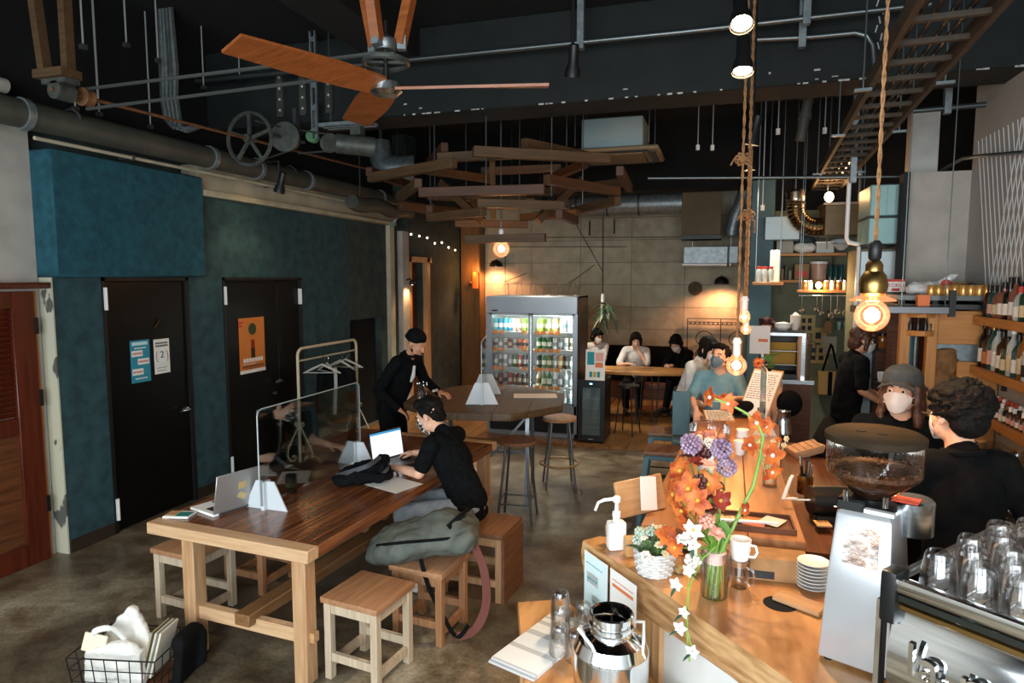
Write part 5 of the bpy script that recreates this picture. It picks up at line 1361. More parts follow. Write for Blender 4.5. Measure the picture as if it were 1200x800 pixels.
# small hand drum roaster behind the bar
t = thing('hand_roaster', 'black drum hand roaster with a bent silver crank', 'roaster', (.40, 3.08, 1.06), .15)
MB().cyl((0, 0, .075), (.26, .03, .075), .062, n=24).build('drum', M['black_plastic'], t)
MB().box(.02, .24, -.05, .07, -.06, .02).build('base', M['black_metal'], t)
MB().tube([(0, 0, .075), (-.05, -.005, .075), (-.055, -.005, .078), (-.075, -.008, .08), (-.115, -.02, .082), (-.085, -.01, .17), (-.075, .0, .18)], [.004, .004, .006, .008, .009, .008, .007], 8).build('crank', M['white_metal'], t)
MB().tube([(.08, -.06, .07), (.11, -.085, .072), (.15, -.09, .06)], .004, 6).build('latch', M['chrome'], t)
MB().box(.0, .06, -.12, -.055, .0, .006).build('tag', M['ply'], t)
t = thing('brush_can', 'brass can holding black brushes and tools by the roaster', 'can', (.42, 3.42, 1.06))
MB().lathe([(.034, 0), (.036, .003), (.036, .09), (.033, .09), (.032, .01)], 20, capt=False).build('can', M['brass'], t)
for k in range(5):
    a = k * 1.3; MB().cyl((.012 * math.cos(a), .012 * math.sin(a), .01), (.03 * math.cos(a), .03 * math.sin(a), .14 + .02 * (k % 3)), .007).build('tool', M['black_plastic'] if k % 2 else M['stainless'], t)
MB().prism([(.33, 2.75), (.66, 2.75), (.70, 4.6), (.42, 4.6)], .98, 1.03).build('back_worktop', M['dark_wood_y'], bar)
MB().prism([(.36, 2.8), (.56, 2.8), (.62, 4.55), (.44, 4.55)], 0, .98).build('back_cabinet', M['black_metal'], bar)

# -------- espresso machine
ang = -.685
t = thing('espresso_machine', 'large chrome espresso machine with a glass-lined cup tray, lettering on its back', 'espresso machine', (.40, 1.70, 1.0), ang)
EL, ED, EH = .92, .60, .405                                 # local x along the lettered back, y away from the viewer
mm('chrome_teal', '8fa8aa', rough=.10, metal=1)
def back_panel(u, v):
    z = .05 + .285 * v; y = .0 - .035 * math.sin(PI * min(1, v * 1.05)) + .02 * (1 - v)
    return (.015 + (EL - .03) * u, y, z)
MB().sheet(back_panel, 2, 14, .006).build('back_panel', M['chrome'], t)
MB().box(.01, EL - .01, .02, ED - .02, .05, .335).build('body', M['stainless'], t, bevel=.004)
MB().box(.0, EL, -.012, .03, .335, .352).build('lower_trim', M['brass'], t, bevel=.004)
MB().box(.0, EL, -.02, .02, .356, .378).build('upper_trim', mat('chrome_dark', '5a6468', rough=.12, metal=1), t, bevel=.004)
MB().box(-.005, EL, -.025, .006, .380, .412).build('back_rail', M['chrome'], t, bevel=.007, seg=2)
MB().box(-.008, .03, -.03, .035, .30, .425).build('corner_cap', M['black_plastic'], t, bevel=.010, seg=2)
MB().box(-.004, .014, .035, ED, .385, .405).build('side_rail', M['stainless'], t, bevel=.003)
MB().box(.0, EL, ED - .02, ED, .385, .405).build('front_rail', M['stainless'], t, bevel=.003)
MB().box(.0, .012, .03, ED, .06, .34).build('side_panel', M['black_metal'], t)
MB().sheet(lambda u, v: (-.012, .0 + .03 * math.sin(PI * v) * 0 - .005 + .03 * u, .0 + .34 * v), 1, 8, .012).build('side_fin', M['chrome'], t)
tray = MB().box(.012, EL, .0, ED - .02, .352, .360).build('cup_tray', M['white_metal'], t)
g = MB()
for k in range(22): g.box(.03 + k * .04, .034 + k * .04, .02, ED - .03, .360, .366)
g.build('grid', M['chrome'], tray)
for x in (.06, EL - .06):
    for y in (.06, ED - .06): MB().cyl((x, y, 0), (x, y, .05), .025).build('foot', M['black_plastic'], t)
lettering('la marzocco', M['chrome'], t, (.065, -.041, .245), (PI / 2 + .02, 0, 0), .115, depth=.007, align='LEFT')
# tumblers upside down on the machine
tum = None
def tumbler(x, y, z, label, h=.105, r=.038, flip=True, grp='upturned tumblers on the espresso machine', ribs=True):
    global tum
    if tum is None:
        n = 24; b = MB(); cs = []
        for rr, zz in ((.70, h), (.78, h - .008), (.92, h * .6), (1.0, h * .2), (1.0, 0), (.93, 0), (.93, h * .2), (.85, h * .6), (.7, h - .016)):
            for k in range(n):
                a = 2 * PI * k / n; q = r * rr * (1 + (.035 if k % 2 else -.01) * (ribs and zz > h * .1))
                cs.append((q * math.cos(a), q * math.sin(a), zz))
        fs = [tuple(range(n))]
        for i in range(8):
            for k in range(n): fs.append((i * n + k, i * n + (k + 1) % n, (i + 1) * n + (k + 1) % n, (i + 1) * n + k))
        fs.append(tuple(8 * n + k for k in range(n)))
        o = b._add(cs, fs).build('tumbler', M['glass']); tum = o
    else:
        o = tum.copy(); COL.objects.link(o)
    o.location = (x, y, z); o.scale = (1, 1, 1) if flip else (1, 1, -1)
    return tag(o, label, 'glass', grp)
def M2W(x, y):
    c, s = math.cos(ang), math.sin(ang); return (.40 + x * c - y * s, 1.70 + x * s + y * c)
k = 0
for r in range(6):
    for c in range(4):
        x, y = .075 + c * .082 + (.035 if r % 2 else 0), .07 + r * .082
        if (r, c) in ((0, 3),): continue
        wx, wy = M2W(x, y)
        tumbler(wx, wy, 1.366, 'clear ribbed tumbler, %s in the %s row from the lettered back of the espresso machine' % (ORD[c], ORD[r]))
for i, (x, y) in enumerate(((.275, .31), (.352, .31), (.31, .40), (.235, .235))):
    wx, wy = M2W(x, y); tumbler(wx, wy, 1.462, 'clear tumbler stacked on top of others on the machine, %s of four' % ORD[i])
wx, wy = M2W(.325, .052)
t2 = thing('brown_pot', 'small brown clay cup beside the tumblers on the machine', 'cup', (wx, wy, 1.366))
MB().lathe([(.026, 0), (.036, .006), (.04, .03), (.032, .045), (.034, .055), (.03, .055), (.028, .02)], 22).build('body', mat('clay', '4a2a1c', '5e3826', rough=.35, scale=20), t2)
wx, wy = M2W(.40, .10)
mug('white_cup', 'white cup next to the brown clay cup on the machine', (wx, wy, 1.366), 1.0, M['white_plastic'], .034, .07)

# -------- stand with the water urn, glasses and towel
t = thing('corner_table', 'small wooden corner table fitted against the bar end', 'table', (0, 0, 0))
CT = [(-.79, 2.61), (-.60, 2.70), (-.30, 2.36), (-.04, 2.06), (-.04, 1.72), (-.48, 1.72)]
MB().prism(CT, .685, .72).build('top', M['slab_wood'], t, bevel=.004)
MB().prism(inset(CT, .06, (-.4, 2.2)), .62, .685).build('apron', M['oak_x'], t)
for x, y in ((-.74, 2.57), (-.60, 2.62), (-.10, 2.02), (-.10, 1.78), (-.46, 1.78)): MB().box(x - .02, x + .02, y - .02, y + .02, 0, .62).build('leg', M['oak_z'], t)
UX, UY = -.300, 2.03
t = thing('water_urn', 'round stainless steel urn with open neck and wire handles', 'urn', (UX, UY, .72), .5)
MB().lathe([(.115, 0), (.12, .004), (.12, .19), (.1205, .194), (.1205, .20), (.118, .205), (.105, .235), (.066, .255), (.063, .262), (.063, .27), (.070, .272), (.070, .283), (.063, .285), (.063, .30), (.07, .302), (.07, .318), (.066, .322), (.060, .318), (.058, .26), (.10, .232), (.112, .20), (.112, .01)], 40).build('body', M['chrome'], t)
MB().tube([(-.058, 0, .315), (-.02, 0, .315), (0, 0, .312), (.0, 0, .22)], .004, 6).build('dip_rod', M['stainless'], t)
for s in (-1, 1):
    MB().tube([(s * .07, -.085, .215), (s * .085, -.06, .25), (s * .11, -.0, .275), (s * .085, .06, .25), (s * .07, .085, .215)] , .005, 8).build('handle', M['white_metal'], t)
M['towel'] = mat('towel', 'd8d6d2', 'b0aeac', rough=.95, scale=26, stretch=(0, 1, 0), detail=0, lo=.52, hi=.56)
t = thing('towel', 'folded white towel with thin grey stripes on the corner table', 'towel', (-.58, 2.36, .72), -.33)
MB().box(-.10, .10, -.26, .17, 0, .009).build('cloth', M['towel'], t, bevel=.004, seg=2)
MB().box(-.095, .10, -.25, .165, .0095, .019).build('fold', M['towel'], t, bevel=.004, seg=2)
for i, (x, y) in enumerate(((-.545, 2.37), (-.545, 2.37), (-.47, 2.44), (-.455, 2.23), (-.52, 2.25))):
    z = .7395 + (.07 if i == 1 else 0)
    tumbler(x, y, z, ('clear tumbler under another on the striped towel', 'clear tumbler stacked on another on the striped towel', 'clear tumbler by the urn handle, farthest on the towel', 'clear tumbler beside the urn, nearest the viewer', 'clear tumbler at the middle of the striped towel')[i], grp='tumblers on the towel')
mm('dummy', '333333')

# -------- further along the bar
t = thing('cake_dome', 'clear cake dome on a glass stand along the bar', 'cake stand', (-.035, 4.02, 1.10))
MB().lathe([(.05, 0), (.05, .004), (.012, .01), (.012, .035), (.11, .045), (.115, .05)], 24).build('stand', M['glass'], t)
dm = MB().lathe([(.115, .052), (.118, .056), (.118, .13), (.105, .145), (.02, .150)], 28, capb=False).build('dome', M['glass'], t)
MB().ball((0, 0, .160), .012).build('knob', M['glass'], dm)
for k in range(5):
    a = k * 1.256; MB().lathe([(.018, .05), (.024, .055), (.022, .075), (.012, .085)], 12, (.07 * math.cos(a), .07 * math.sin(a), 0)).build('cake', M['petal_white' if k % 2 else 'petal_pink'], t)
MB().lathe([(.03, .05), (.032, .052), (.032, .10)], 14).build('jar', M['petal_pink'], t)
for i, (x, y) in enumerate(((.15, 4.06), (.135, 3.92))):
    for j in range(2 if i == 0 else 1):
        tag(MB().lathe([(.024, 0), (.034, .075), (.036, .075), (.036, .08), (.032, .08)], 18).build('paper_cup', M['white_plastic'], None, (x, y, 1.10 + j * .035)), ('lower white paper cup of the pair right of the cake dome', 'upper white paper cup stacked right of the cake dome', 'single white paper cup nearest the dome')[i * 2 + j], 'cup', 'paper cups on the bar')
t = thing('dried_posy', 'small glass of dried orange flowers and twigs beside the arching stem', 'vase', (.255, 3.35, 1.10))
MB().lathe([(.03, 0), (.034, .004), (.034, .1)], 18, capt=False).build('glass', M['glass'], t)
for k in range(22):
    a = k * 2.4; q = .02 + .05 * R_.random(); z = .15 + .1 * R_.random()
    stalk(t, [(.01 * math.cos(a), .01 * math.sin(a), .02), (q * math.cos(a), q * math.sin(a), z)], .0016, 'petal_cream')
    if k % 2: pompom('flower', t, (q * math.cos(a), q * math.sin(a), z), .012, 14, M[R_.choice(['petal_orange', 'petal_cream', 'petal_cream'])], .35)
# acrylic guard and clipboards
def board(label, loc, rz, tilt, w=.18, h=.28, m='paper'):
    t = thing('clipboard', label, 'clipboard', loc, rz)
    s = MB().box(-w / 2, w / 2, 0, .006, 0, h).build('board', M[m if m != 'paper' else 'ply'], t, rot=(tilt, 0, 0))
    MB().box(-w / 2 + .008, w / 2 - .008, -.002, -.0005, .01, h - .015).build('sheet', M['paper'], s)
    g = MB(); rr = random.Random(5)
    for r in range(12):
        x = -w / 2 + .02
        while x < w / 2 - .04: 
            l = rr.uniform(.008, .022); g.box(x, x + l, -.003, -.002, h - .05 - r * .018, h - .045 - r * .018); x += l + .006
    stuff(g.build('small_type', M['ink'], s))
    MB().box(-.025, .025, -.008, .002, h - .018, h + .006).build('clip', M['chrome'], s)
    return t
board('white clipboard menu propped upright midway along the bar', (.24, 5.0, 1.10), -.55, -.62, .23, .40)
board('clipboard with pink sheet lying flat before the man in blue tee', (.03, 4.82, 1.105), .1, -1.5, .20, .26)
tag(MB().box(-.12, .12, -.08, .08, 0, .015).build('tablet', M['black_plastic'], None, (.10, 5.02, 1.10), (0, 0, .2), bevel=.003), 'black tablet lying on the bar before the man in blue tee', 'tablet')
t = thing('shoulder_bag', 'black shoulder bag lying on the bar by the blue tee man', 'bag', (.17, 5.07, 1.116))
fuse('bag', [('e', (0, 0, .04), (.12, .05, .05)), ('c', (-.05, 0, .06), (.06, 0, .07), .025, .02)], M['black_cloth'], t, .012, 2, .02, 14)
screen('clear acrylic guard standing across the bar near the clipboard', (.30, 4.42, 1.10), .05, .34, .42, (.03, .31), .08, .07, lift=.01)
t = thing('steel_jug', 'conical steel jug on a stand behind the bar', 'jug', (.44, 4.85, 1.03))
MB().lathe([(.062, 0), (.068, .01), (.05, .10), (.044, .15), (.05, .16)], 22, capt=False).build('body', M['stainless'], t)
t = thing('steel_mesh_bin', 'dark round lid leaning over the steel jug behind the bar', 'lid', (.50, 5.10, 1.10))
fuse('lid', [('e', (0, 0, .10), (.09, .06, .10))], M['black_cloth'], t, .014, 2)
t = thing('striped_bag', 'tan checked paper bag lying beyond the brush can', 'bag', (.53, 4.28, 1.03), .4)
MB().cbox((0, 0, .045), (.22, .12, .05), (.1, -.22, 0)).build('bag', mat('kraft_pink', 'a8805e', 'c09a78', rough=.9, scale=12), t, bevel=.012, seg=2)
for k in range(5): MB().cbox((-.08 + k * .04, -.0, .0715 + .009 * (k - 2)), (.003, .118, .002), (.1, -.22, 0)).build('stripe', M['ink'], t)
t = thing('black_backpack', 'black bag hanging behind the bar beside the capped barista', 'bag', (.64, 4.35, .75), .3)
fuse('bag', [('e', (0, 0, .22), (.08, .13, .26)), ('e', (.02, 0, .40), (.05, .1, .12))], M['black_cloth'], t, .016, 3, .03, 10)
mm('teal_glass', '8fb8b4', rough=.1)
for i, (x, y) in enumerate(((.27, 4.62), (.33, 4.70), (.30, 4.80))):
    tag(MB().lathe([(.026, 0), (.03, .004), (.032, .11), (.029, .11), (.027, .01)], 16, capt=False).build('water_glass', M['glass'], None, (x, y, 1.10)), ('clear glass behind the acrylic guard, nearest', 'clear glass behind the guard, middle one', 'clear glass behind the guard, farthest')[i], 'glass', 'glasses behind the guard')
t = thing('gerbera_vase', 'thin clear vase with coral gerberas and green leaves on the bar', 'vase', (.345, 5.55, 1.10))
MB().lathe([(.03, 0), (.034, .004), (.02, .14)], 16, capt=False).build('vase', M['glass'], t)
for (x, z, R, m) in ((-.04, .33, .05, 'petal_orange'), (.03, .26, .05, 'petal_orange'), (-.03, .24, .04, 'petal_pink')):
    stalk(t, [(0, 0, .02), (x * .5, 0, z * .6), (x, -.01, z)], .003); flower('gerbera', t, (x, -.02, z), (0, -1, .4), R, 14, M[m], .2, .2, M['petal_dark'])
for k in range(9): leaf(t, (.04, 0, .22 + .02 * k), (R_.uniform(-.6, 1), R_.uniform(-.8, .3), R_.uniform(.2, 1)), .12, .035, 'leaf_dark' if k % 2 else 'leaf')

# bar stools on the room side
def bar_stool(label, x, y, rz, h=.70):
    s = thing('bar_stool', label, 'stool', (x, y, 0), rz, 'teal metal bar stools')
    MB().box(-.155, .155, -.155, .155, h - .03, h).build('seat', M['seat_dark'], s, bevel=.008, seg=2)
    tm = M['teal_steel']
    MB().box(-.145, .145, -.145, .145, h - .07, h - .031).build('rim', tm, s, bevel=.004)
    for sx in (-1, 1):
        for sy in (-1, 1): MB().bar((sx * .13, sy * .13, h - .05), (sx * .19, sy * .19, 0), .042, .042, p1w=.7).build('leg', tm, s)
    for z, q in ((.22, .165), (.30, .16)):
        MB().tube([(-q, -q, z), (q, -q, z), (q, q, z), (-q, q, z)], .007, 6, closed=True).build('footrest', M['black_metal'], s)
    return s
mm('teal_steel', '3d5a60', '486870', rough=.45, scale=5, metal=.2)
bar_stool('teal metal bar stool with wooden seat, nearest one to the flowers', -.40, 5.50, .0)
bar_stool('teal metal bar stool with wooden seat, farther one from the flowers', -.44, 6.18, .05)
t = thing('teal_chair', 'teal metal chair with solid back beside the man in blue tee', 'chair', (-.34, 5.74, 0), .0)
MB().box(-.02, .13, .0, .02, .76, 1.14).build('backrest', M['teal_steel'], t, bevel=.006)
MB().box(-.02, .14, .0, .30, .66, .70).build('seat', M['teal_steel'], t, bevel=.006)
for x in (.0, .12):
    for y in (.02, .28): MB().bar((x, y, .68), (x + (.03 if x > .1 else -.03), y + (.04 if y > .1 else -.04), 0), .03).build('leg', M['white_metal'], t)

# ================================================================ BEHIND THE BAR: cabinet, bottle shelves, kitchen
M['cab_wood'] = wood('cab_wood', 'a86f34', 'bd8446', axis=2, rough=.5)
M['cab_wood_x'] = wood('cab_wood_x', 'a86f34', 'bd8446', axis=0, rough=.5)
M['shelf_wood_y'] = wood('shelf_wood_y', 'b07432', 'c58a48', axis=1, rough=.5)
t = thing('bar_cabinet', 'light wooden bar cabinet with posts, dark counter top and open front', 'cabinet', (0, 5.75, 0))
MB().box(1.33, 1.40, .0, .07, 0, 1.84).build('post', M['cab_wood'], t, bevel=.003)
MB().box(1.505, 1.575, -.03, .04, 0, 1.86).build('post', M['cab_wood'], t, bevel=.003)
MB().box(1.575, 1.99, .0, .03, 1.60, 1.85).build('front_panel', M['cab_wood_x'], t, bevel=.003)
MB().box(1.72, 1.99, -.01, .02, .6, 1.47).build('door', M['cab_wood_x'], t, bevel=.003)
MB().box(1.40, 1.99, .72, .76, 0, 1.85).build('back', M['dark_wood_x'], t)
MB().prism([(1.30, .0), (1.50, -.06), (1.99, -.06), (1.99, .80), (1.30, .80)], 1.865, 1.90).build('counter_top', M['black_metal'], t)
MB().prism([(1.30, .0), (1.50, -.06), (1.99, -.06), (1.99, .80), (1.30, .80)], 1.93, 1.965).build('counter_top', mat('top_grey', '5a5e5c', rough=.4), t)
for x, y in ((1.34, .05), (1.55, .0), (1.95, 0), (1.95, .7), (1.34, .7)): MB().box(x - .02, x + .02, y - .02, y + .02, 1.90, 1.93).build('spacer', M['black_metal'], t)
MB().prism([(1.36, .02), (1.40, -.06), (1.47, -.10), (1.54, -.06), (1.56, .02)], 1.66, 1.70).build('corner_shelf', M['cab_wood_x'], t, bevel=.003)
MB().prism([(1.36, .02), (1.40, -.06), (1.47, -.10), (1.54, -.06), (1.56, .02)], 1.80, 1.84).build('corner_top', M['cab_wood_x'], t, bevel=.003)
for i, x in enumerate((1.40, 1.44)): MB().box(x, x + .02, .3, .34, 0, 1.66).build('rail', M['teal_steel'], t)
MB().cyl((1.42, .1, 0), (1.42, .1, 1.66), .035).build('pipe', M['teal_steel'], t)
MB().cyl((1.50, .25, 0), (1.50, .25, 1.66), .02).build('pipe', M['galvanized'], t)
MB().cyl((1.575, .08, 1.43), (1.95, .08, 1.43), .012).build('towel_rail', M['galvanized'], t)
MB().box(1.60, 1.99, .10, .12, .8, 1.60).build('inner_board', M['galvanized'], t)
MB().box(1.50, 1.53, -.05, -.03, 1.24, 1.27).build('latch', M['black_metal'], t)
for i, x in enumerate((1.40, 1.44, 1.49, 1.53)):
    tag(MB().lathe([(.016, 0), (.018, .05), (.008, .075), (.008, .10)], 10).build('small_bottle', M['black_plastic'], None, (x - .005, 5.735 - .04 * (i in (1, 2)), 1.70)), 'tiny dark bottle on the curved corner shelf of bar cabinet, %s along' % ORD[i], 'bottle', 'tiny bottles on the corner shelf')
t = thing('paper_sack', 'big crumpled brown paper sack hanging in the open bar cabinet', 'sack', (1.655, 5.80, 1.13), 0)
fuse('sack', [('b', (0, 0, .22), (.15, .05, .42)), ('e', (-.02, -.02, .16), (.085, .05, .16)), ('e', (.02, -.015, .32), (.07, .04, .1))], mat('kraft_sack', '6b4a2a', '8a6238', rough=.85, scale=10, bump=.4), t, .012, 2, .04, 16)

# what stands on the cabinet
t = thing('red_white_box', 'red and white printed carton on the steel counter end', 'box', (1.39, 6.3, 1.98), .1)
MB().box(-.07, .07, -.05, .05, 0, .085).build('carton', M['paper'], t)
MB().box(-.071, .071, -.051, .051, .085, .105).build('lid', M['ink_red'], t)
lettering('TOKO', M['ink_red'], t, (0, -.052, .055), (PI / 2, 0, 0), .042)
MB().box(-.03, .03, -.052, -.050, .008, .03).build('print', M['ink_red'], t)
t = thing('plastic_bag', 'clear crumpled plastic bag with red knot on top of cabinet', 'bag', (1.56, 5.95, 1.965))
fuse('bag', [('e', (0, 0, .05), (.13, .08, .055)), ('e', (.09, 0, .1), (.12, .03, .03), (0, -.5, 0)), ('e', (-.1, 0, .05), (.07, .06, .05))], mat('bag_white', 'c9cdcc', 'e2e4e2', rough=.4, scale=8), t, .012, 2, .05, 16)
MB().ball((.10, -.05, .09), (.035, .02, .03)).build('knot', M['ink_red'], t)
for i in range(9):
    tag(MB().lathe([(.026, 0), (.028, .004), (.028, .075), (.024, .08)], 14).build('gold_can', mat('gold_tin', 'c9964a', 'e2b878', rough=.3, metal=.6, scale=9) if i == 0 else M['gold_tin_'], None, (1.52 + i * .052, 5.74 + .012 * (i % 2), 1.965)), 'small gold tin in the row on the dark cabinet top, %s from the column' % ORD[i], 'can', 'gold tins on the cabinet')
    if i == 0: M['gold_tin_'] = bpy.data.materials['gold_tin']
t = thing('glass_bowl', 'upturned glass bowl behind the gold tins', 'bowl', (1.83, 5.90, 1.965))
MB().lathe([(.10, 0), (.095, .04), (.06, .085), (.02, .10)], 20, capb=False).build('bowl', M['glass'], t)
t = thing('straw_basket', 'straw basket of odds and ends behind the gold tins', 'basket', (1.72, 6.05, 1.965))
MB().lathe([(.12, 0), (.14, .10)], 18, capt=False).build('basket', M['rope'], t)

# bottle shelves on the right wall
shelf_y = (3.6, 5.72)
for k, (z, nm) in enumerate(((1.82, 'upper'), (1.45, 'lower'), (1.13, 'third'))):
    s = thing('wall_shelf', 'wooden bottle shelf on the mural wall, %s one' % nm, 'shelf', (1.80, shelf_y[0], z - .05))
    MB().box(.02, .20, 0, 2.10, 0, .05).build('board', M['shelf_wood_y'], s)
    MB().box(0, .022, 0, 2.12, -.012, .052).build('front_edge', M['shelf_wood_y'], s, bevel=.003)
    for y in (.3, 1.3, 2.0): MB().box(.17, .20, y, y + .03, -.12, 0).build('bracket', M['black_metal'], s)
bott = {}
def bottle(kind, cl, lab, x, y, z, label, grp):
    key = (kind, cl, lab)
    nm = 'liquor_bottle' if kind != 'mini' else 'small_bottle'
    if key not in bott:
        b = MB()
        prof = {'round': [(.034, 0), (.037, .005), (.037, .17), (.030, .19), (.014, .215), (.0135, .27)], 'square': [(.036, 0), (.04, .005), (.04, .15), (.034, .175), (.015, .185), (.014, .235)], 'tall': [(.032, 0), (.036, .005), (.036, .20), (.022, .235), (.0135, .25), (.0135, .31)], 'jug': [(.036, 0), (.041, .01), (.041, .11), (.03, .16), (.016, .175), (.015, .21)], 'mini': [(.02, 0), (.024, .004), (.024, .075), (.012, .095), (.011, .11)]}[kind]
        h = prof[-1][1]; b.lathe(prof, 14); b.mi = 1
        b.lathe([(prof[-1][0] + .003, h - .03), (prof[-1][0] + .003, h + .012), (.008, h + .014)], 12); b.mi = 2
        r = prof[2][0] + .0007
        b.lathe([(r, h * .12), (r, h * .44)], 14, capb=False, capt=False)
        o = b.build(nm, [M['bg_' + cl], M[{'red': 'ink_red', 'black': 'black_plastic', 'gold': 'brass', 'white': 'white_plastic'}[random.choice(['red', 'black', 'gold', 'white', 'black', 'black'])]], M['lab_' + lab]])
        bott[key] = o
    else:
        o = bott[key].copy(); COL.objects.link(o)
    o.location = (x, y, z); o.rotation_euler = (0, 0, random.uniform(-.5, .5)); tag(o, label, 'bottle', grp)
for k, c in (('green', '1d3a2c'), ('brown', '3a2012'), ('clear', 'a8b0ac'), ('amber', '7a4a1a'), ('black', '14140f'), ('teal', '1f4a48'), ('rose', '7a4a3c')): mm('bg_' + k, c, rough=.08, spec=.8)
for k, c in (('white', 'dcd8cc'), ('cream', 'c9b890'), ('pink', 'd0a090'), ('black', '20201f'), ('orange', 'b8743a')): mm('lab_' + k, c, rough=.7)
rb = random.Random(21)
CN = {'green': 'green glass', 'brown': 'brown glass', 'clear': 'clear glass', 'amber': 'amber', 'black': 'black', 'teal': 'teal', 'rose': 'rose'}
for z, nm, kinds, y0, dy, n in ((1.82, 'upper', ('round', 'square', 'tall', 'jug'), 5.62, .088, 16), (1.45, 'lower', ('tall', 'round', 'tall', 'square'), 5.66, .084, 17)):
    for row in range(2):
        for i in range(n):
            cl, lab = rb.choice(list(CN)), rb.choice(['white', 'cream', 'pink', 'black', 'white', 'orange'])
            bottle(rb.choice(kinds), cl, lab, 1.86 + row * .085, y0 - i * dy - row * .03, z, '%s bottle, %s label, %s from far end, %s row of %s wall shelf' % (CN[cl], lab, ORD[i], ('front', 'back')[row], nm), 'liquor bottles on the %s shelf' % nm)
for row in range(2):
    for i in range(20):
        cl, lab = rb.choice(['brown', 'black', 'clear']), rb.choice(['pink', 'white', 'pink'])
        bottle('mini', cl, lab, 1.85 + row * .07, 5.62 - i * .066 - row * .02, 1.13, 'small %s bottle, %s label, %s from far end, %s row of third shelf' % (CN[cl], lab, ORD[i], ('front', 'back')[row]), 'small bottles on the third shelf')
# low worktop along the wall with jars
t = thing('back_counter', 'dark back counter along the wall behind the baristas', 'counter', (1.45, 2.2, 0))
MB().box(0, .54, 0, 3.45, .86, .90).build('worktop', M['stainless'], t); MB().box(.02, .53, .02, 3.43, 0, .86).build('body', M['dark_wood_y'], t)
jar_rows = [(1.62, 4.95, .06, .16), (1.75, 4.7, .055, .14), (1.6, 4.4, .05, .12), (1.78, 4.25, .06, .18), (1.62, 4.0, .045, .11), (1.8, 3.8, .05, .13), (1.6, 3.62, .05, .15), (1.75, 3.35, .05, .12)]
for i, (x, y, r, h) in enumerate(jar_rows):
    j = thing('storage_jar', 'glass storage jar on the back counter, %s from the cabinet' % ORD[i], 'jar', (x, y, .90), 0, 'jars on the back counter')
    MB().lathe([(r * .95, 0), (r, .006), (r, h * .8), (r * .8, h * .9)], 16, capt=False).build('glass', M['glass'], j)
    MB().lathe([(r * .9, .006), (r * .92, h * .55)], 16).build('filling', mat('fill_%d' % i, rb.choice(['8a6a3a', '3a2416', 'b89a6a', '6a6a5a']), rough=.8, c2='a08a5a', scale=50), j)
    MB().lathe([(r * .85, h * .9), (r * .85, h), (r * .3, h + .01)], 16).build('lid', M['stainless'] if i % 2 else M['cab_wood'], j)
for i, (x, y) in enumerate(((1.55, 4.75), (1.50, 4.55), (1.52, 4.18))):
    t = thing('steel_pot', 'shiny steel pot on the back counter beside the baristas, %s from the cabinet' % ORD[i], 'pot', (x, y, .90), 0, 'steel pots on the back counter')
    MB().lathe([(.05, 0), (.055, .005), (.05, .10), (.04, .13)], 18).build('body', M['chrome'], t)
    MB().lathe([(.042, .13), (.02, .16), (.008, .165), (.012, .18), (.004, .187)], 16).build('lid', M['chrome'], t)
    MB().tube([(.052, 0, .10), (.09, 0, .11), (.09, 0, .04), (.054, 0, .03)], .006, 6).build('handle', M['black_plastic'], t)

# dark coffee corner beside the back barista: shelves of jars and mugs
t = thing('jar_rack', 'dark open rack of jars and mugs beside the bar cabinet', 'rack', (1.38, 6.565, 0))
for z in (1.15, 1.45, 1.72): MB().box(-.02, .30, 0, .25, z, z + .02).build('shelf', M['black_metal'], t)
for x in (-.02, .28): MB().box(x, x + .02, .23, .25, 0, 1.95).build('post', M['black_metal'], t)
MB().box(-.02, .30, .25, .26, 0, 1.95).build('back', M['dark_wood_x'], t)
k = 0
for z, cs in ((1.47, ('amber', 'black', 'amber', 'clear')), (1.74, ('black', 'amber', 'black', 'amber'))):
    for i, c in enumerate(cs):
        j = thing('coffee_jar', '%s jar on the jar rack, %s on its %s shelf' % (CN[c], ORD[i], ('middle', 'top')[z > 1.6]), 'jar', (1.40 + i * .075, 6.635, z), 0, 'jars on the jar rack')
        MB().lathe([(.03, 0), (.034, .005), (.034, .10), (.03, .11)], 14).build('glass', M['bg_' + c], j); MB().lathe([(.033, .11), (.033, .135), (.02, .137)], 14).build('lid', M['black_plastic'], j)
for i in range(3): mug('white_mug', 'white mug on the lowest shelf of the jar rack, %s' % ORD[i], (1.41 + i * .095, 6.645, 1.17), -.4, M['white_plastic'], .034, .085, 'mugs on the jar rack')
# big steel refrigerator and extract units beyond
t = thing('steel_refrigerator', 'tall pale steel refrigerator behind the big glowing bulb', 'refrigerator', (1.22, 6.85, 0))
mat('fridge_pale', '9fadb0', 'acb9bb', rough=.35, metal=.3, scale=1.5)
MB().box(0, .30, 0, .6, .05, 2.36).build('body', M['olive_wall'], t, bevel=.008)
MB().box(.005, .295, -.02, .0, 1.2, 2.34).build('door', bpy.data.materials['fridge_pale'], t, bevel=.006)
MB().box(.005, .295, -.02, .0, .1, 1.19).build('door', bpy.data.materials['fridge_pale'], t, bevel=.006)
MB().box(-.025, 0, -.02, .02, .05, 2.38).build('trim', M['white_metal'], t)
MB().tube([(.03, -.02, 1.3), (.03, -.05, 1.32), (.03, -.05, 1.7), (.03, -.02, 1.72)], .008).build('handle', M['chrome'], t)
t = thing('teal_unit', 'pale teal metal extract unit stacked over the refrigerator', 'extractor', (1.27, 6.80, 2.38))
mm('unit_teal', '7fa3a2', '8fb3b0', rough=.4, metal=.3, scale=2)
MB().box(.0, .27, 0, .5, .02, .26).build('lower_case', M['unit_teal'], t, bevel=.01); MB().box(.0, .27, -.02, .5, .27, .55).build('upper_case', M['unit_teal'], t, bevel=.01)
for x in (.06, .13, .20): MB().box(x, x + .01, -.024, -.018, .29, .53).build('rib', M['galvanized'], t)
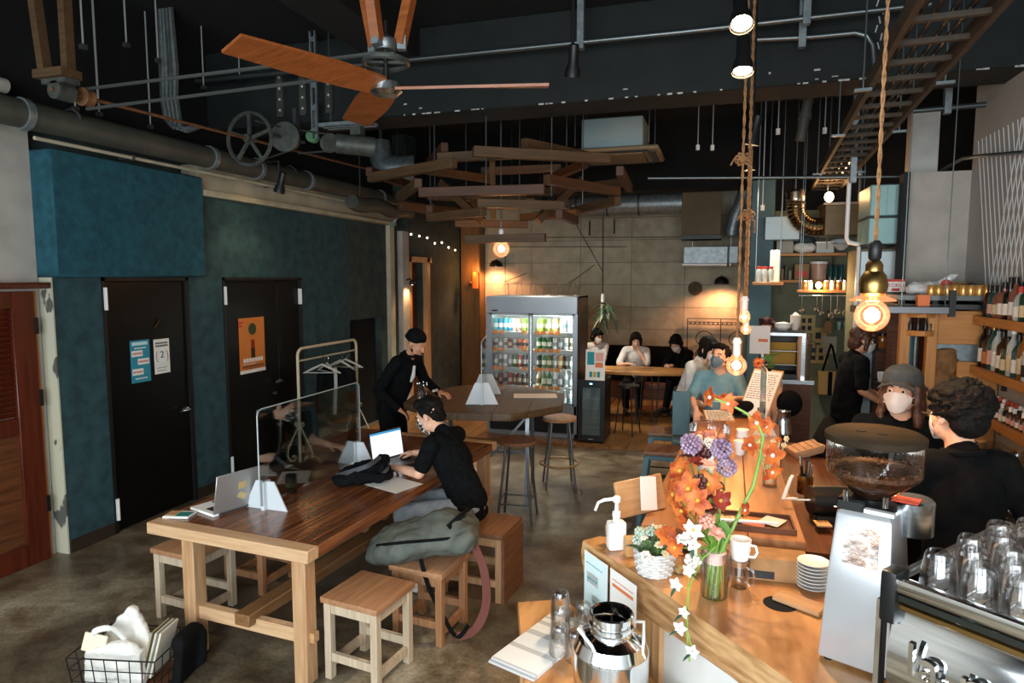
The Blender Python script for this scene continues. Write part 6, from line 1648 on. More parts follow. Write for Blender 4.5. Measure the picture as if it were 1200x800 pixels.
MB().box(-.01, .28, -.03, .5, .255, .27).build('seam', M['black_metal'], t)
for x in (.02, .25): MB().box(x - .015, x + .015, .1, .4, 0, .02).build('foot', M['black_metal'], t)

t = thing('iron_shelf', 'thin dark iron shelf end with an orange tin behind the globe bulb', 'shelf', (.98, 5.45, 1.84))
MB().box(-.02, .62, 0, .22, 0, .05).build('board', M['grey_steel'], t, bevel=.003)
MB().box(.58, .62, -.01, .02, -.02, .17).build('bracket', M['black_metal'], t)
MB().box(.30, .306, .1, .106, .05, 2.46).build('hanger', M['conduit'], t); MB().box(.58, .586, .1, .106, .05, 2.46).build('hanger', M['conduit'], t)
tag(MB().box(-.04, .04, -.03, .03, 0, .085).build('orange_tin', M['ink_orange'], None, (1.42, 5.55, 1.89), bevel=.004), 'small orange tin on the iron shelf behind the globe bulb', 'tin')
# kitchen shelves on the far wall
def kshelf(label, x0, x1, y, z, d=.3):
    s = thing('kitchen_shelf', label, 'shelf', (x0, y, z - .035))
    MB().box(0, x1 - x0, 0, d, 0, .035).build('board', M['cab_wood_x'], s, bevel=.003)
    for x in (.1, x1 - x0 - .1): MB().box(x - .015, x + .015, d - .03, d, -.15, 0).build('bracket', M['black_metal'], s)
    return s
kshelf('long wooden kitchen shelf holding tubs, the upper one', .66, 1.46, 9.0, 2.40)
kshelf('long wooden kitchen shelf holding cartons, the lower one', .66, 1.46, 9.0, 2.07)
def kbox(name, label, x, y, z, w, d, h, m, cat='box', rz=0, lid=None, label_m=None):
    t = thing(name, label, cat, (x, y, z), rz)
    MB().box(-w / 2, w / 2, -d / 2, d / 2, 0, h).build('body', m, t, bevel=.006)
    if lid: MB().box(-w / 2 - .006, w / 2 + .006, -d / 2 - .006, d / 2 + .006, h, h + .02).build('lid', lid, t, bevel=.003)
    if label_m: MB().box(-w * .36, w * .36, -d / 2 - .002, -d / 2, h * .2, h * .55).build('label_patch', label_m, t)
    return t
kbox('storage_tub', 'grey-brown clear tub on the upper kitchen shelf', .76, 9.12, 2.40, .20, .2, .22, mat('tub', '77715f', '8a8470', rough=.4, scale=5), 'tub', lid=M['white_plastic'])
kbox('storage_tub', 'pale grey tub on the upper kitchen shelf beside the steel bowl', 1.22, 9.12, 2.40, .20, .2, .12, mat('tub2', 'b4bcb8', rough=.5), 'tub', lid=M['white_plastic'])
t = thing('dark_sack', 'dark green sack over a white one on the upper shelf', 'sack', (.99, 9.13, 2.40))
fuse('sack', [('e', (0, 0, .17), (.13, .09, .09))], mat('sack_green', '26383a', rough=.6), t, .016, 2, .04, 9)
fuse('white_sack', [('e', (0, -.02, .07), (.14, .09, .07))], M['canvas'], t, .016, 2, .04, 9)
t = thing('steel_bowl', 'wide white bowl tilted on the end of the upper shelf', 'bowl', (1.40, 9.06, 2.44), 0)
MB().lathe([(.04, 0), (.12, .09), (.135, .10), (.12, .10), (.04, .012)], 20, capt=False).build('bowl', M['fridge_white'], t, rot=(.3, 0, 0))
kbox('cardboard_box', 'cardboard carton with a red label on the lower kitchen shelf', .97, 9.12, 2.07, .17, .16, .2, mat('card_tan', '8a704a', rough=.8), label_m=M['ink_red'])
t = thing('clear_bin', 'big clear bin with white lid on the lower kitchen shelf', 'tub', (1.17, 9.14, 2.07))
MB().lathe([(.09, 0), (.10, .2)], 20).build('bin', mat('bin_clear', 'b08a74', 'c2a28c', rough=.3, scale=4), t); MB().lathe([(.105, .2), (.105, .225), (.09, .23)], 20).build('lid', M['white_plastic'], t)
for i, (x, c, h) in enumerate(((.70, '5a5a44', .17), (.745, '7a6a4a', .14), (.79, '3f4438', .18), (.835, '8a8468', .12))):
    kbox('food_packet', 'narrow packet on the lower kitchen shelf, %s from the column' % ORD[i], x, 9.12, 2.07, .036, .12, h, mat('packet_%d' % i, c, rough=.6), 'packet')
for i, x in enumerate((1.30, 1.36, 1.42)):
    j = thing('blue_jar', 'blue-green jar at the end of the lower kitchen shelf, %s' % ORD[i], 'jar', (x, 9.10, 2.07), 0, 'blue jars on the kitchen shelf')
    MB().lathe([(.028, 0), (.03, .16), (.02, .175)], 14).build('glass', M['bg_teal'], j); MB().lathe([(.022, .17), (.022, .19), (.01, .192)], 12).build('lid', M['black_plastic'], j)
# ducts over the kitchen
t = thing('hood_box', 'pale grey steel hood over the kitchen shelves', 'hood', (.70, 8.75, 2.55))
MB().prism([(-.2, 0), (.2, 0), (.2, .4), (-.2, .4)], 0, .29).build('hood', mat('hood_grey', '8d9a9c', rough=.4, metal=.4), t, bevel=.01)
for x in (-.15, .15): MB().cyl((x, .2, .29), (x, .2, 1.75), .008, n=6).build('rod', M['conduit'], t)
t = thing('silver_duct', 'crinkled silver flexible duct curving over the kitchen', 'duct', (.86, 8.55, 2.62))
pts = [(-.05, 0, .5), (-.04, 0, .36)] + arc((.2, 0, .30), .24, PI, 1.6 * PI, 12, 'xz') + [(.36, 0, .09), (.42, 0, .10)]
fine = []
for i in range(len(pts) - 1):
    for q in range(4): fine.append(Vector(pts[i]).lerp(Vector(pts[i + 1]), q / 4))
MB().tube(fine, [.10 + .012 * (i % 2) for i in range(len(fine))], 16).build('duct', mat('foil_duct', '9a8a72', 'b4a690', rough=.22, metal=1, scale=9), t)
t = thing('rectangular_duct', 'long brown rectangular duct running beside the silver flexible duct', 'duct', (1.12, 8.40, 2.58))
MB().box(.0, .42, 0, .5, 0, .34).build('duct', mat('duct_brown', '5a4a34', '6a583e', rough=.4, metal=.5, scale=3), t, bevel=.006); MB().box(-.02, .46, -.02, .52, .34, .365).build('lit_top_rim', mat('lit_top_rim', 'a8937a', rough=.3, metal=.7), t)  # paler rim: the lit top of the duct put into its colour
for x in (.05, .38): MB().cyl((x, .25, .36), (x, .25, 1.72), .008, n=6).build('rod', M['conduit'], t)
t = thing('white_pipe', 'white bent pipe dropping beside the refrigerator', 'pipe', (1.16, 7.2, 2.42))
MB().tube([(.0, 0, .6), (.0, 0, .06), (.02, 0, .02), (.10, 0, 0), (.20, 0, 0)], .02, 10).build('pipe', M['white_plastic'], t)
# hung rack of jars with a bulb among them
t = thing('hanging_shelf', 'wooden shelf hung on cords with lit jars over the counter', 'shelf', (.78, 7.45, 1.945))
MB().box(0, .58, 0, .22, 0, .025).build('board', M['cab_wood_x'], t, bevel=.003)
for x in (.02, .56):
    for y in (.02, .2): MB().cyl((x, y, .02), (x, y, 2.35), .004, n=6).build('cord', M['conduit'], t)
MB().ball((.19, .06, .075), (.03, .03, .036)).build('bulb', M['filament'], t)
point_lamp('bulb_light', t, (.19, -.02, .09), 7, WARM, .04)
MB().cyl((.0, .0, -.03), (.58, 0, -.03), .006).build('hook_rail', M['stainless'], t)
for i, x in enumerate((.06, .11, .26, .32, .38, .44, .50)):
    j = thing('spice_jar', 'small jar on the hung shelf beside the bulb, %s along' % ORD[i], 'jar', (.78 + x, 7.54, 1.97), 0, 'spice jars on the hung shelf')
    MB().lathe([(.024, 0), (.026, .004), (.026, .075), (.022, .085)], 14).build('glass', M['bg_clear'] if i % 2 else M['bg_amber'], j); MB().lathe([(.024, .085), (.024, .10), (.01, .102)], 12).build('lid', M['stainless'], j)
for i, (x, L) in enumerate(((.03, .14), (.17, .12), (.22, .16), (.30, .18), (.36, .14), (.44, .15))):
    t = thing('ladle', 'steel ladle or sieve hanging under the hung shelf, %s along' % ORD[i], 'utensil', (.78 + x, 7.452, 1.915), 0, 'utensils under the hung shelf')
    MB().tube([(0, 0, .0), (0, -.012, .005), (0, -.014, -.02), (0, -.012, -L)], .004, 6).build('shaft', M['chrome'], t)
    MB().lathe([(.005, -.022), (.022, -.012), (.03, 0), (.026, 0), (.004, -.018)], 14).build('bowl', M['chrome'], t, (0, -.02, -L - .02), (1.2, 0, 0))
# column shelf: red-capped jars, pots
t = thing('column_shelf', 'small wooden shelf on the green column with red-capped jars', 'shelf', (.33, 7.5, 2.02))
MB().box(0, .30, 0, .26, 0, .03).build('board', M['cab_wood_x'], t, bevel=.003)
for x in (.03, .27): MB().cyl((x, .13, .03), (x, .13, 2.28), .006, n=6).build('rod', M['conduit'], t)
for i, (x, y) in enumerate(((.39, 7.56), (.45, 7.56), (.51, 7.57), (.42, 7.65))):
    j = thing('red_cap_jar', 'pale jar with red cap on the column shelf, %s' % ORD[i], 'jar', (x, y, 2.05), 0, 'red-capped jars')
    MB().lathe([(.027, 0), (.03, .12), (.02, .14)], 14).build('glass', M['bg_clear'], j); MB().lathe([(.022, .14), (.022, .165), (.01, .167)], 12).build('cap', M['ink_red'], j)
kbox('paper_packet', 'tall cream packet standing behind red-capped jars', .55, 7.66, 2.05, .09, .08, .34, M['paper'], 'packet')
# counter end with oven, pots and coffee gear
t = thing('kitchen_counter', 'tall kitchen counter with crockery beyond the end of the bar', 'counter', (.36, 7.0, 0))
MB().box(0, .52, 0, .7, .0, 1.06).build('body', M['dark_wood_x'], t); MB().box(-.02, .54, -.02, .72, 1.06, 1.10).build('worktop', M['stainless'], t)
t = thing('toaster_oven', 'black toaster oven with steel frame and yellow cloth inside', 'oven', (.42, 7.12, 1.10))
o_ = MB().box(0, .40, .04, .42, .43, .47).box(0, .03, .04, .42, 0, .43).box(.37, .40, .04, .42, 0, .43).box(0, .4, .38, .42, 0, .43).box(0, .4, .04, .42, 0, .03)
o_.build('case', M['black_metal'], t)
MB().box(-.005, .405, .0, .04, .42, .45).box(.37, .405, .0, .04, 0, .42).box(-.005, .02, 0, .04, 0, .42).build('frame', M['stainless'], t)
MB().box(.10, .36, .2, .22, .10, .32).build('cloth', mat('yellow_cloth', 'b08a3a', rough=.8), t, rot=(.1, 0, .1))
for z in (.12, .26): MB().box(.03, .37, .05, .38, z, z + .006).build('rack', M['stainless'], t)
t = thing('white_card', 'white notice card clipped beside the toaster oven', 'sign', (.40, 7.06, 1.36))
MB().box(-.10, .09, -.003, 0, -.02, .26).build('card', M['paper'], t); MB().box(-.02, .07, -.005, -.003, .10, .13).build('print', M['ink_orange'], t)
for i, (x, y, r, h, c) in enumerate(((.47, 7.3, .08, .11, '3a1c18'), (.62, 7.25, .085, .07, 'd8d6d0'), (.74, 7.3, .05, .15, 'cfc8bc'))):
    t = thing('kitchen_pot', ('dark red pot on top of the toaster oven', 'white bowl on top of the toaster oven', 'cream coffee dripper on top of the toaster oven')[i], 'pot', (x, y, 1.57))
    MB().lathe([(r * .6, 0), (r * .95, h * .4), (r, h), (r * .9, h), (r * .5, .01)], 20, capt=False).build('body', mat('pot_%d' % i, c, rough=.35), t)
    MB().lathe([(r * .8, h * .98), (r * .3, h * 1.15), (.01, h * 1.2)], 16).build('lid', mat('potlid_%d' % i, c, rough=.35), t)
kbox('wood_tray', 'dark wooden tray on the oven below the pots', .46, 7.14, 1.572, .10, .1, .05, M['dark_wood_x'], 'tray')
for i, (x, c) in enumerate(((.80, 'c8a080'), (.86, '6a5a48'))):
    t = thing('coffee_kettle', ('pale pot with pink figures at the oven corner', 'brown kettle at the oven corner')[i], 'kettle', (x, 7.18 + .16 * i, 1.10))
    MB().lathe([(.04, 0), (.045, .3), (.05, .36), (.035, .42)], 16).build('body', mat('kettle_%d' % i, c, rough=.4), t); MB().tube([(.045, 0, .35), (.09, 0, .34), (.085, 0, .22)], .006, 6).build('handle', M['black_plastic'], t)
for i in range(10):
    tag(MB().lathe([(.018, 0), (.02, .05), (.018, .055)], 10).build('glass_cup', M['glass'] if i % 2 else M['bg_clear'], None, (.35 + (i % 5) * .05, 6.52 + (i // 5) * .1, 1.10)), 'small glass on the bar before the oven, %s in the %s row' % (ORD[i % 5], ('front', 'back')[i // 5]), 'glass', 'small glasses before the oven')
# papers, bag and brush on the olive wall
for i, (p, w, h) in enumerate((((1.17, 9.28, 1.29), .30, .34), ((1.08, 9.28, 1.5), .2, .24), ((1.22, 9.28, 1.12), .26, .24), ((1.36, 9.28, 1.24), .16, .22))):
    s = thing('wall_drawing', ('large tan drawing sheet on the olive kitchen wall', 'tan drawing sheet highest on the olive wall', 'tan drawing sheet lowest on the olive wall', 'pale sheet curling beside the tan drawings')[i], 'drawing', (p[0], 9.296 - .003 * i, p[2] - h / 2))
    sh = MB().box(-w / 2, w / 2, -.002, 0, 0, h).build('sheet', mat('tan_paper_%d' % i, ('a8905a', 'b09a68', 'a88c54', 'a8a08c')[i], rough=.8), s)
    for r in range(2):
        for c in range(2): MB().box(-w * .3 + c * w * .36, -w * .08 + c * w * .36, -.003, -.002, h * (.18 + .4 * r), h * (.42 + .4 * r)).build('sketch', M['ink'], sh) if i < 3 else None
t = thing('shopping_bag', 'tan striped paper bag hanging by black handles on the wall', 'bag', (1.36, 9.16, .62))
MB().box(-.14, .14, -.06, .06, 0, .30).build('bag', mat('bag_tan', 'a8844e', rough=.8), t, bevel=.01)
for x in (-.03, .08): MB().box(x, x + .05, -.063, -.06, 0, .30).build('stripe', M['black_cloth'], t)
MB().tube([(-.09, 0, .29), (-.01, 0, .62), (.0, .08, .64), (.01, 0, .62), (.09, 0, .29)], .014, 6).build('handle', M['black_cloth'], t)
t = thing('hand_brush', 'hand brush with pale bristles hanging on the olive wall', 'brush', (1.32, 9.24, 1.40))
MB().cyl((0, 0, .14), (0, 0, .28), .012).build('handle', M['black_plastic'], t); MB().prism([(-.03, -.02), (.03, -.02), (.03, .02), (-.03, .02)], .12, .15).box(-.045, .045, -.015, .015, 0, .12).build('bristles', M['rope'], t)
t = thing('hook_rail', 'rail of teal cups hooked on the olive wall', 'rail', (1.40, 9.25, 1.56))
MB().box(0, .24, .02, .05, 0, .03).build('rail', M['black_metal'], t)
for i in range(3): MB().lathe([(.02, -.12), (.03, -.04), (.03, -.02)], 12).build('cup', M['unit_teal'], t, (.05 + .075 * i, .0, 0))

# far end of the hall: table, bench seats, wall lamps, iron gate, plant, disc
t = thing('slab_table', 'live-edge wooden slab table on iron hairpin legs at the back', 'table', (-1.13, 9.6, 0.79), .1)
tz = t.location.z
t.location.z = .036; tz -= .036
b = MB().prism([(-.75, -.10), (-.4, -.28), (.15, -.34), (.62, -.26), (.85, .02), (.7, .22), (.2, .30), (-.7, .26)], tz - .05, tz)
b.build('top', wood('slab_top', '9a6a34', 'b4824a', axis=0, rough=.4), t, bevel=.006)
for x, y in ((.05, -.22), (.28, -.12), (-.5, 0), (-.4, .2)):
    MB().tube([(x - .05, y, tz - .05), (x - .02, y, .0), (x + .02, y, 0), (x + .05, y, tz - .05)], .009, 6).build('leg', M['black_metal'], t)
t = thing('wall_bench', 'long dark upholstered bench along the back wall', 'bench', (-1.6, 11.35, .036))
MB().box(-.9, 1.1, 0, .5, .30, .42).build('seat', M['black_cloth'], t, bevel=.02, seg=2); MB().box(-.9, 1.1, .48, .6, .30, .86).build('backrest', M['black_cloth'], t, bevel=.02, seg=2); MB().box(-.85, 1.05, .05, .5, 0, .30).build('base', M['dark_wood_x'], t)
t = thing('low_box_bench', 'low dark wooden box bench under the slab table', 'bench', (-1.0, 10.3, .036))
MB().box(-.45, .45, 0, .3, .36, .42).build('seat', M['dark_wood_x'], t, bevel=.005)
for x in (-.4, .36): MB().box(x, x + .04, .03, .27, 0, .36).build('leg', M['dark_wood_x'], t)
t = thing('bar_chair', 'black round-topped bar stool in front of the slab table', 'stool', (-1.12, 8.75, .036))
MB().lathe([(.13, .62), (.15, .63), (.15, .65), (.13, .655)], 20).build('seat', M['black_metal'], t)
for k in range(4):
    a = k * PI / 2 + .5; MB().cyl((.1 * math.cos(a), .1 * math.sin(a), .63), (.18 * math.cos(a), .18 * math.sin(a), 0), .009).build('leg', M['black_metal'], t)
t = thing('white_stool_pad', 'small white box beside the feet of the person in dark clothes', 'box', (-0.57, 10.6, 0.2))
t.location.z = .036
MB().box(-.09, .09, -.1, .1, 0, .28).build('box', M['fridge_white'], t, bevel=.02, seg=2)
def wall_lamp(label, loc, power, facing='back'):
    t = thing('wall_lamp', label, 'lamp', loc)
    if facing == 'back':
        MB().lathe([(.12, 0), (.115, .05), (.085, .10), (.03, .125)], 20, capb=False).build('shade', M['black_metal'], t)
        MB().tube([(0, 0, .12), (0, .06, .14), (0, .16, .1)], .01, 8).build('arm', M['black_metal'], t)
        MB().ball((0, 0, .03), .03).build('bulb', M['filament'], t)
        point_lamp('wall_light', t, (0, -.10, .0), power, (1, .42, .2), .06, spot=2.7)
    return t
wall_lamp('dark dome lamp on the back wall throwing an orange pool', (.02, 11.74, 1.99), 60)
wall_lamp('dark dome lamp behind the fridge lighting the wall orange', (-4.0, 11.83, 2.30), 50)
t = thing('wall_lamp', 'small round lamp glowing orange on the wooden corner post', 'lamp', (-4.48, 11.70, 1.98))
MB().cyl((0, .02, 0), (0, -.03, 0), .05).build('base', M['rust'], t); MB().lathe([(.05, -.14), (.055, -.08), (.05, .12), (.04, .16)], 16).build('shade', mat('shade_orange', 'd8601c', rough=.4, emit=.5), t, (.14, -.06, .06)); MB().tube([(0, -.03, 0), (.08, -.06, 0), (.14, -.06, 0)], .01, 6).build('arm', M['black_metal'], t)
point_lamp('wall_light', t, (.14, -.18, .25), 6, (1, .42, .12), .04)
t = thing('wall_lamp', 'tiny black lamp on the pale board by the far doorway', 'lamp', (-4.60, 9.31, 2.02))
MB().tube([(0, 0, .04), (.06, 0, .06), (.09, 0, .03)], .012, 8).build('arm', M['black_metal'], t); MB().lathe([(.045, -.03), (.04, .02), (.02, .04)], 14, capb=False).build('shade', M['black_metal'], t, (.10, 0, 0)); MB().ball((.10, 0, -.015), .02).build('bulb', M['filament'], t)
point_lamp('wall_light', t, (.10, 0, -.04), 14, (1, .55, .25), .03, spot=2.4)
t = thing('wall_disc', 'round dark woven disc hung on the back wall', 'disc', (-.41, 11.97, 1.91))
MB().cyl((0, 0, 0), (0, -.02, 0), .12, n=28).build('disc', mat('disc_dark', '3a3424', '5a5238', rough=.8, scale=40), t)
for r in (.04, .08, .115): MB().tube([(r * math.cos(a * PI / 12), -.021, r * math.sin(a * PI / 12)) for a in range(24)], .006, 5, closed=True).build('ring', M['rust'], t)
t = thing('iron_screen', 'black wrought-iron screen with scrolls against the back wall', 'screen', (-.52, 11.90, .036))
g = MB()
for x in (0, .55, 1.08): g.bar((x, 0, 0), (x, 0, 1.36), .014)
for z in (.10, 1.26, 1.30, 1.36): g.bar((0, 0, z), (1.08, 0, z), .012)
for k in range(14): g.ball((.05 + k * .075, 0, 1.28), .014, 6, 4)
g.build('frame', M['black_metal'], t)
s = MB()
for cx_ in (.27, .81):
    for cz, sg in ((.35, 1), (.75, -1), (1.0, 1)):
        s.tube([(cx_ + .17 * (1 - k / 26) * math.cos(k * .42 * sg), 0, cz + .17 * (1 - k / 26) * math.sin(k * .42 * sg)) for k in range(24)], .008, 5)
s.build('scroll', M['black_metal'], t)
# wires on the back wall
t = thing('wall_wire', 'thin dark wires strung in lines over the back wall', 'wire', (0, 11.93, 0))
for a, b_ in (((-3.85, 11.93, 2.5), (-3.85, 11.93, 1.76)), ((-2.03, 11.93, 3.23), (-2.01, 11.93, 1.72)), ((-3.88, 11.93, 2.67), (-1.59, 11.93, 2.64)), ((-2.51, 11.93, 3.06), (-2.02, 11.93, 2.21)), ((-2.16, 11.93, 2.33), (-2.63, 11.93, 1.99)), ((-3.85, 11.93, 2.02), (-3.43, 11.93, 2.18)), ((-3.06, 11.93, 2.83), (-0.64, 11.93, 2.79))):
    MB().cyl((a[0], 0, a[2]), (b_[0], 0, b_[2]), .006, n=6).build('wire', M['black_metal'], t)
for p in ((-2.26, 11.93, 2.97), (-1.82, 11.93, 2.99)): MB().box(p[0] - .012, p[0] + .012, -.01, .03, p[2] - .12, p[2] + .14).build('clip', M['black_metal'], t)
# hanging plant
t = thing('hanging_plant', 'dried leafy plant hung on a wire beside the fridge', 'plant', (-1.58, 9.4, 1.65))
MB().cyl((0, 0, .04), (0, 0, 4.3 - t.location.z), .003, n=5).build('wire', M['black_metal'], t)
MB().cyl((0, 0, .10), (0, 0, .22), .025).build('clip', M['white_metal'], t)
rr = random.Random(8); mm('leaf_dry', '5a5c4a', '6e7460', rough=.8, scale=8)
for k in range(46):
    a = rr.uniform(0, 6.28); d = Vector((math.cos(a), math.sin(a), rr.uniform(-1.2, .6)))
    c = Vector((rr.uniform(-.08, .08), rr.uniform(-.05, .05), rr.uniform(-.15, .1)))
    R_ = rr
    leaf(t, c, d, rr.uniform(.10, .20), .018, 'leaf_dry' if k % 3 else 'leaf_dark', .9)
for k in range(3): leaf(t, (.06, -.05, .05), (.7, -.3, -.5 - .2 * k), .30, .035, 'leaf_dry', .6)
# door posters
mm('poster_orange', 'c8722a', 'd8843a', rough=.5, scale=2); mm('poster_blue', '2a8aa0', rough=.6)
def wposter(name, label, y, z, w, h, back, blocks, lines=(), tilt=0):
    s = notice(name, label, (-4.698, y, z), PI / 2, 0, w, h, blocks, back, 'poster', lines=lines); s.rotation_euler = (0, tilt, PI / 2); return s
wposter('door_notice', 'turquoise notice with white panels taped on the first black door', 4.435, 1.21, .20, .36, 'poster_blue',
    [(.06, .62, .62, .76, M['paper']), (.36, .94, .42, .56, M['paper']), (.06, .62, .18, .33, M['paper']), (.1, .9, .88, .96, M['ink_pale'])],
    [(.1, .58, .67, 40, M['ink_red']), (.4, .9, .47, 40, M['ink_red']), (.1, .58, .23, 40, M['ink_red']), (.2, .8, .80, 30, M['paper']), (.2, .8, .08, 30, M['paper'])])
n_ = wposter('door_notice', 'white notice with the number 2 on the first black door', 4.665, 1.255, .17, .305, 'paper', [(.40, .60, .36, .74, M['fridge_white'])],
    [(.1, .9, .86, 50, M['ink']), (.1, .9, .78, 50, M['ink']), (.2, .8, .24, 20, M['ink_pale']), (.15, .8, .16, 20, M['grey_steel']), (.15, .7, .08, 20, M['grey_steel'])])
lettering('2', M['ink'], n_, (0, -.003, .165), (PI / 2, 0, 0), .085)
for x in (-.05, .05): MB().tube([(x, -.003, .20), (x * 1.25, -.003, .17), (x * 1.25, -.003, .13), (x, -.003, .105)], .002, 5).build('bracket_mark', M['ink'], n_)
o_ = wposter('film_poster', 'orange poster with a dark tree-like figure on the second black door', 5.86, 1.10, .40, .58, 'poster_orange',
    [(.0, 1, .0, .06, M['paper']), (.44, .60, .26, .45, mat('fig_dark', '2a2620', rough=.7)), (.45, .59, .45, .60, mat('fig_red', '8a2a18', rough=.7)), (.0, .16, .90, .94, M['ink_red']), (.0, .12, .84, .88, M['ink_red']), (.1, .95, .10, .14, mat('credit', '7a4a24', rough=.7))],
    [(.12, .6, .16, 14, M['ink_pale']), (.2, .95, .075, 12, M['ink'])])
MB().cyl((.008, -.0025, .46), (.008, -.0015, .46), .062, n=24).build('figure_head', mat('fig_green', '34442a', rough=.7), o_).scale = (1, 1, 1)
for k in range(7): MB().box(-.145 + k * .045, -.111 + k * .045, -.003, -.0015, .115, .155).build('title_letter', M['paper'], o_)

# ================================================================ PEOPLE
def rotx(p, a):                                            # lean forward (towards +y) by a
    return Vector((p[0], p[1] * math.cos(a) + p[2] * math.sin(a), p[2] * math.cos(a) - p[1] * math.sin(a)))
def hand(prims, w, d, n, curl=.5, k=1.0, thumb=1):
    """palm and five fingers from wrist w along d; n is the back of the hand; fingers bend away from n"""
    w, d, n = Vector(w), Vector(d).normalized(), Vector(n); n = (n - d * n.dot(d)).normalized(); s = d.cross(n) * thumb
    pc = w + d * .05 * k
    prims.append(('c', w, w + d * .02 * k, .026 * k, .026 * k))
    for q in (-.027, -.009, .009, .027): prims.append(('c', w + d * .02 * k + s * q * .6 * k, w + d * .085 * k + s * q * k, .014 * k, .0125 * k))
    for q, L in ((-.029, .062), (-.010, .074), (.010, .078), (.029, .068)):
        a = w + d * .088 * k + s * q * k; p = [a]; an = 0
        for seg in (.45, .32, .25):
            an += curl * .75
            dd = d * math.cos(an) - n * math.sin(an) + s * q * 2.2
            p.append(p[-1] + dd.normalized() * L * seg * k)
        for i in range(3): prims.append(('c', p[i], p[i + 1], (.0098 - .0008 * i) * k, (.0090 - .0008 * i) * k))
    a = w + d * .03 * k + s * .030 * k
    b = a + (d * .6 + s * .8 - n * .35).normalized() * .04 * k; c = b + (d * .9 + s * .3 - n * .4).normalized() * .034 * k
    prims += [('c', a, b, .014 * k, .0115 * k), ('c', b, c, .011 * k, .009 * k)]
def person(label, loc, rz, hip=.93, lean=0, head=(0, 0), arms=(), legs=(), top=None, sleeve=.5, bottom=None, shoes=None, skin='skin', k=1.0, hair='short', hair_m='hair', mask=None, cap=None, eyes=True, voxel=.009, curl=.5, neckl=.0, extra=None, collar=None):
    t = thing('person', label, 'person', loc, rz)
    inv = Matrix.LocRotScale(Vector(loc), Euler((0, 0, rz)), None).inverted()
    Wp = lambda p: inv @ Vector(p)
    P = Vector((0, 0, hip)); U = lambda p: P + rotx(Vector(p) * k, lean)
    sh = [U((-.165, 0, .47)), U((.165, 0, .47))]
    hp = [P + Vector((-.09 * k, 0, -.02)), P + Vector((.09 * k, 0, -.02))]
    neck = U((0, -.01, .50)); hc = U((0, .02 + .02 * (head[1] > 0), .665 + neckl))
    hm = Matrix.LocRotScale(hc, Euler((-head[1] - lean * .35, 0, head[0])), Vector((k, k, k)))
    def Hd(p): return hm @ Vector(p)
    hr = (hm.to_euler())
    S = []
    # torso and limbs
    S += [('e', P + Vector((0, 0, .02)), (.155 * k, .105 * k, .12 * k)), ('c', P, U((0, 0, .22)), .115 * k, .115 * k), ('e', U((0, .0, .32)), (.155 * k, .10 * k, .19 * k), (-lean, 0, 0)), ('c', sh[0] * .82 + sh[1] * .18, sh[1] * .82 + sh[0] * .18, .062 * k, .062 * k), ('c', neck - Vector((0, 0, .04)), Hd((0, -.012, -.075)), .056 * k, .052 * k)]
    for i in (0, 1):
        e, w = Wp(arms[i][0]), Wp(arms[i][1])
        S += [('c', sh[i], e, .050 * k, .038 * k), ('c', e, w, .038 * k, .026 * k)]
        fd = Vector(arms[i][2]) if len(arms[i]) > 2 else None
        d = (inv.to_3x3() @ fd) if fd else (w - e)
        nb = inv.to_3x3() @ Vector(arms[i][3] if len(arms[i]) > 3 else (0, 0, 1))
        hand(S, w, d, nb, curl, k * .95, -1 if i == 1 else 1)
        kn, an = Wp(legs[i][0]), Wp(legs[i][1])
        S += [('c', hp[i], kn, .080 * k, .055 * k), ('c', kn, an, .054 * k, .038 * k), ('e', an + Vector((0, .05, -.05)), (.04 * k, .11 * k, .035 * k))]
    # head
    def E(c, r): S.append(('e', Hd(c), tuple(v * k for v in r), tuple(hr)))
    E((0, -.008, .032), (.074, .094, .088)); E((0, .035, -.03), (.060, .062, .082)); E((0, .052, -.082), (.036, .034, .028)); E((-.034, .03, -.06), (.028, .045, .04)); E((.034, .03, -.06), (.028, .045, .04))
    E((0, .082, .026), (.048, .016, .010)); E((0, .097, -.066), (.021, .012, .009)); E((-.036, .072, -.028), (.02, .022, .02)); E((.036, .072, -.028), (.02, .022, .02))
    S.append(('c', Hd((0, .094, .006)), Hd((0, .112, -.034)), .0085 * k, .0125 * k))
    for s in (-1, 1): E((s * .077, -.004, -.008), (.010, .020, .031))
    fuse('body', S, M[skin], t, voxel, 3)
    if eyes:
        for s in (-1, 1):
            e = MB().ball((0, 0, 0), .0112 * k, 10, 8).build('eye', mat('eye_white', 'e8e4dc', rough=.2) if 'eye_white' not in bpy.data.materials else bpy.data.materials['eye_white'], t, Hd((s * .030, .0825, .0)), hr)
            MB().cyl((0, .0090 * k, 0), (0, .0117 * k, 0), .0066 * k, n=10).build('iris', M['hair'], e)
            MB().tube([Hd((s * .014, .098, .022)), Hd((s * .032, .098, .027)), Hd((s * .050, .084, .020))], .0035, 5).build('eyebrow', M[hair_m], t)
    # clothes
    if top:
        C = [('e', P + Vector((0, 0, .03)), (.168 * k, .122 * k, .11 * k)), ('c', P + Vector((0, 0, .02)), U((0, 0, .24)), .128 * k, .13 * k), ('e', U((0, 0, .32)), (.172 * k, .118 * k, .20 * k), (-lean, 0, 0)), ('c', sh[0] * .85 + sh[1] * .15, sh[1] * .85 + sh[0] * .15, .070 * k, .070 * k), ('e', P + Vector((0, 0, -.05)), (.170 * k, .124 * k, .08 * k))]
        for i in (0, 1):
            e, w = Wp(arms[i][0]), Wp(arms[i][1])
            if sleeve <= .5:
                f = sh[i].lerp(e, sleeve * 2); C += [('c', sh[i], f, .064 * k, .060 * k)]
            else: C += [('c', sh[i], e, .064 * k, .052 * k), ('c', e, e.lerp(w, (sleeve - .5) * 2), .052 * k, .040 * k)]
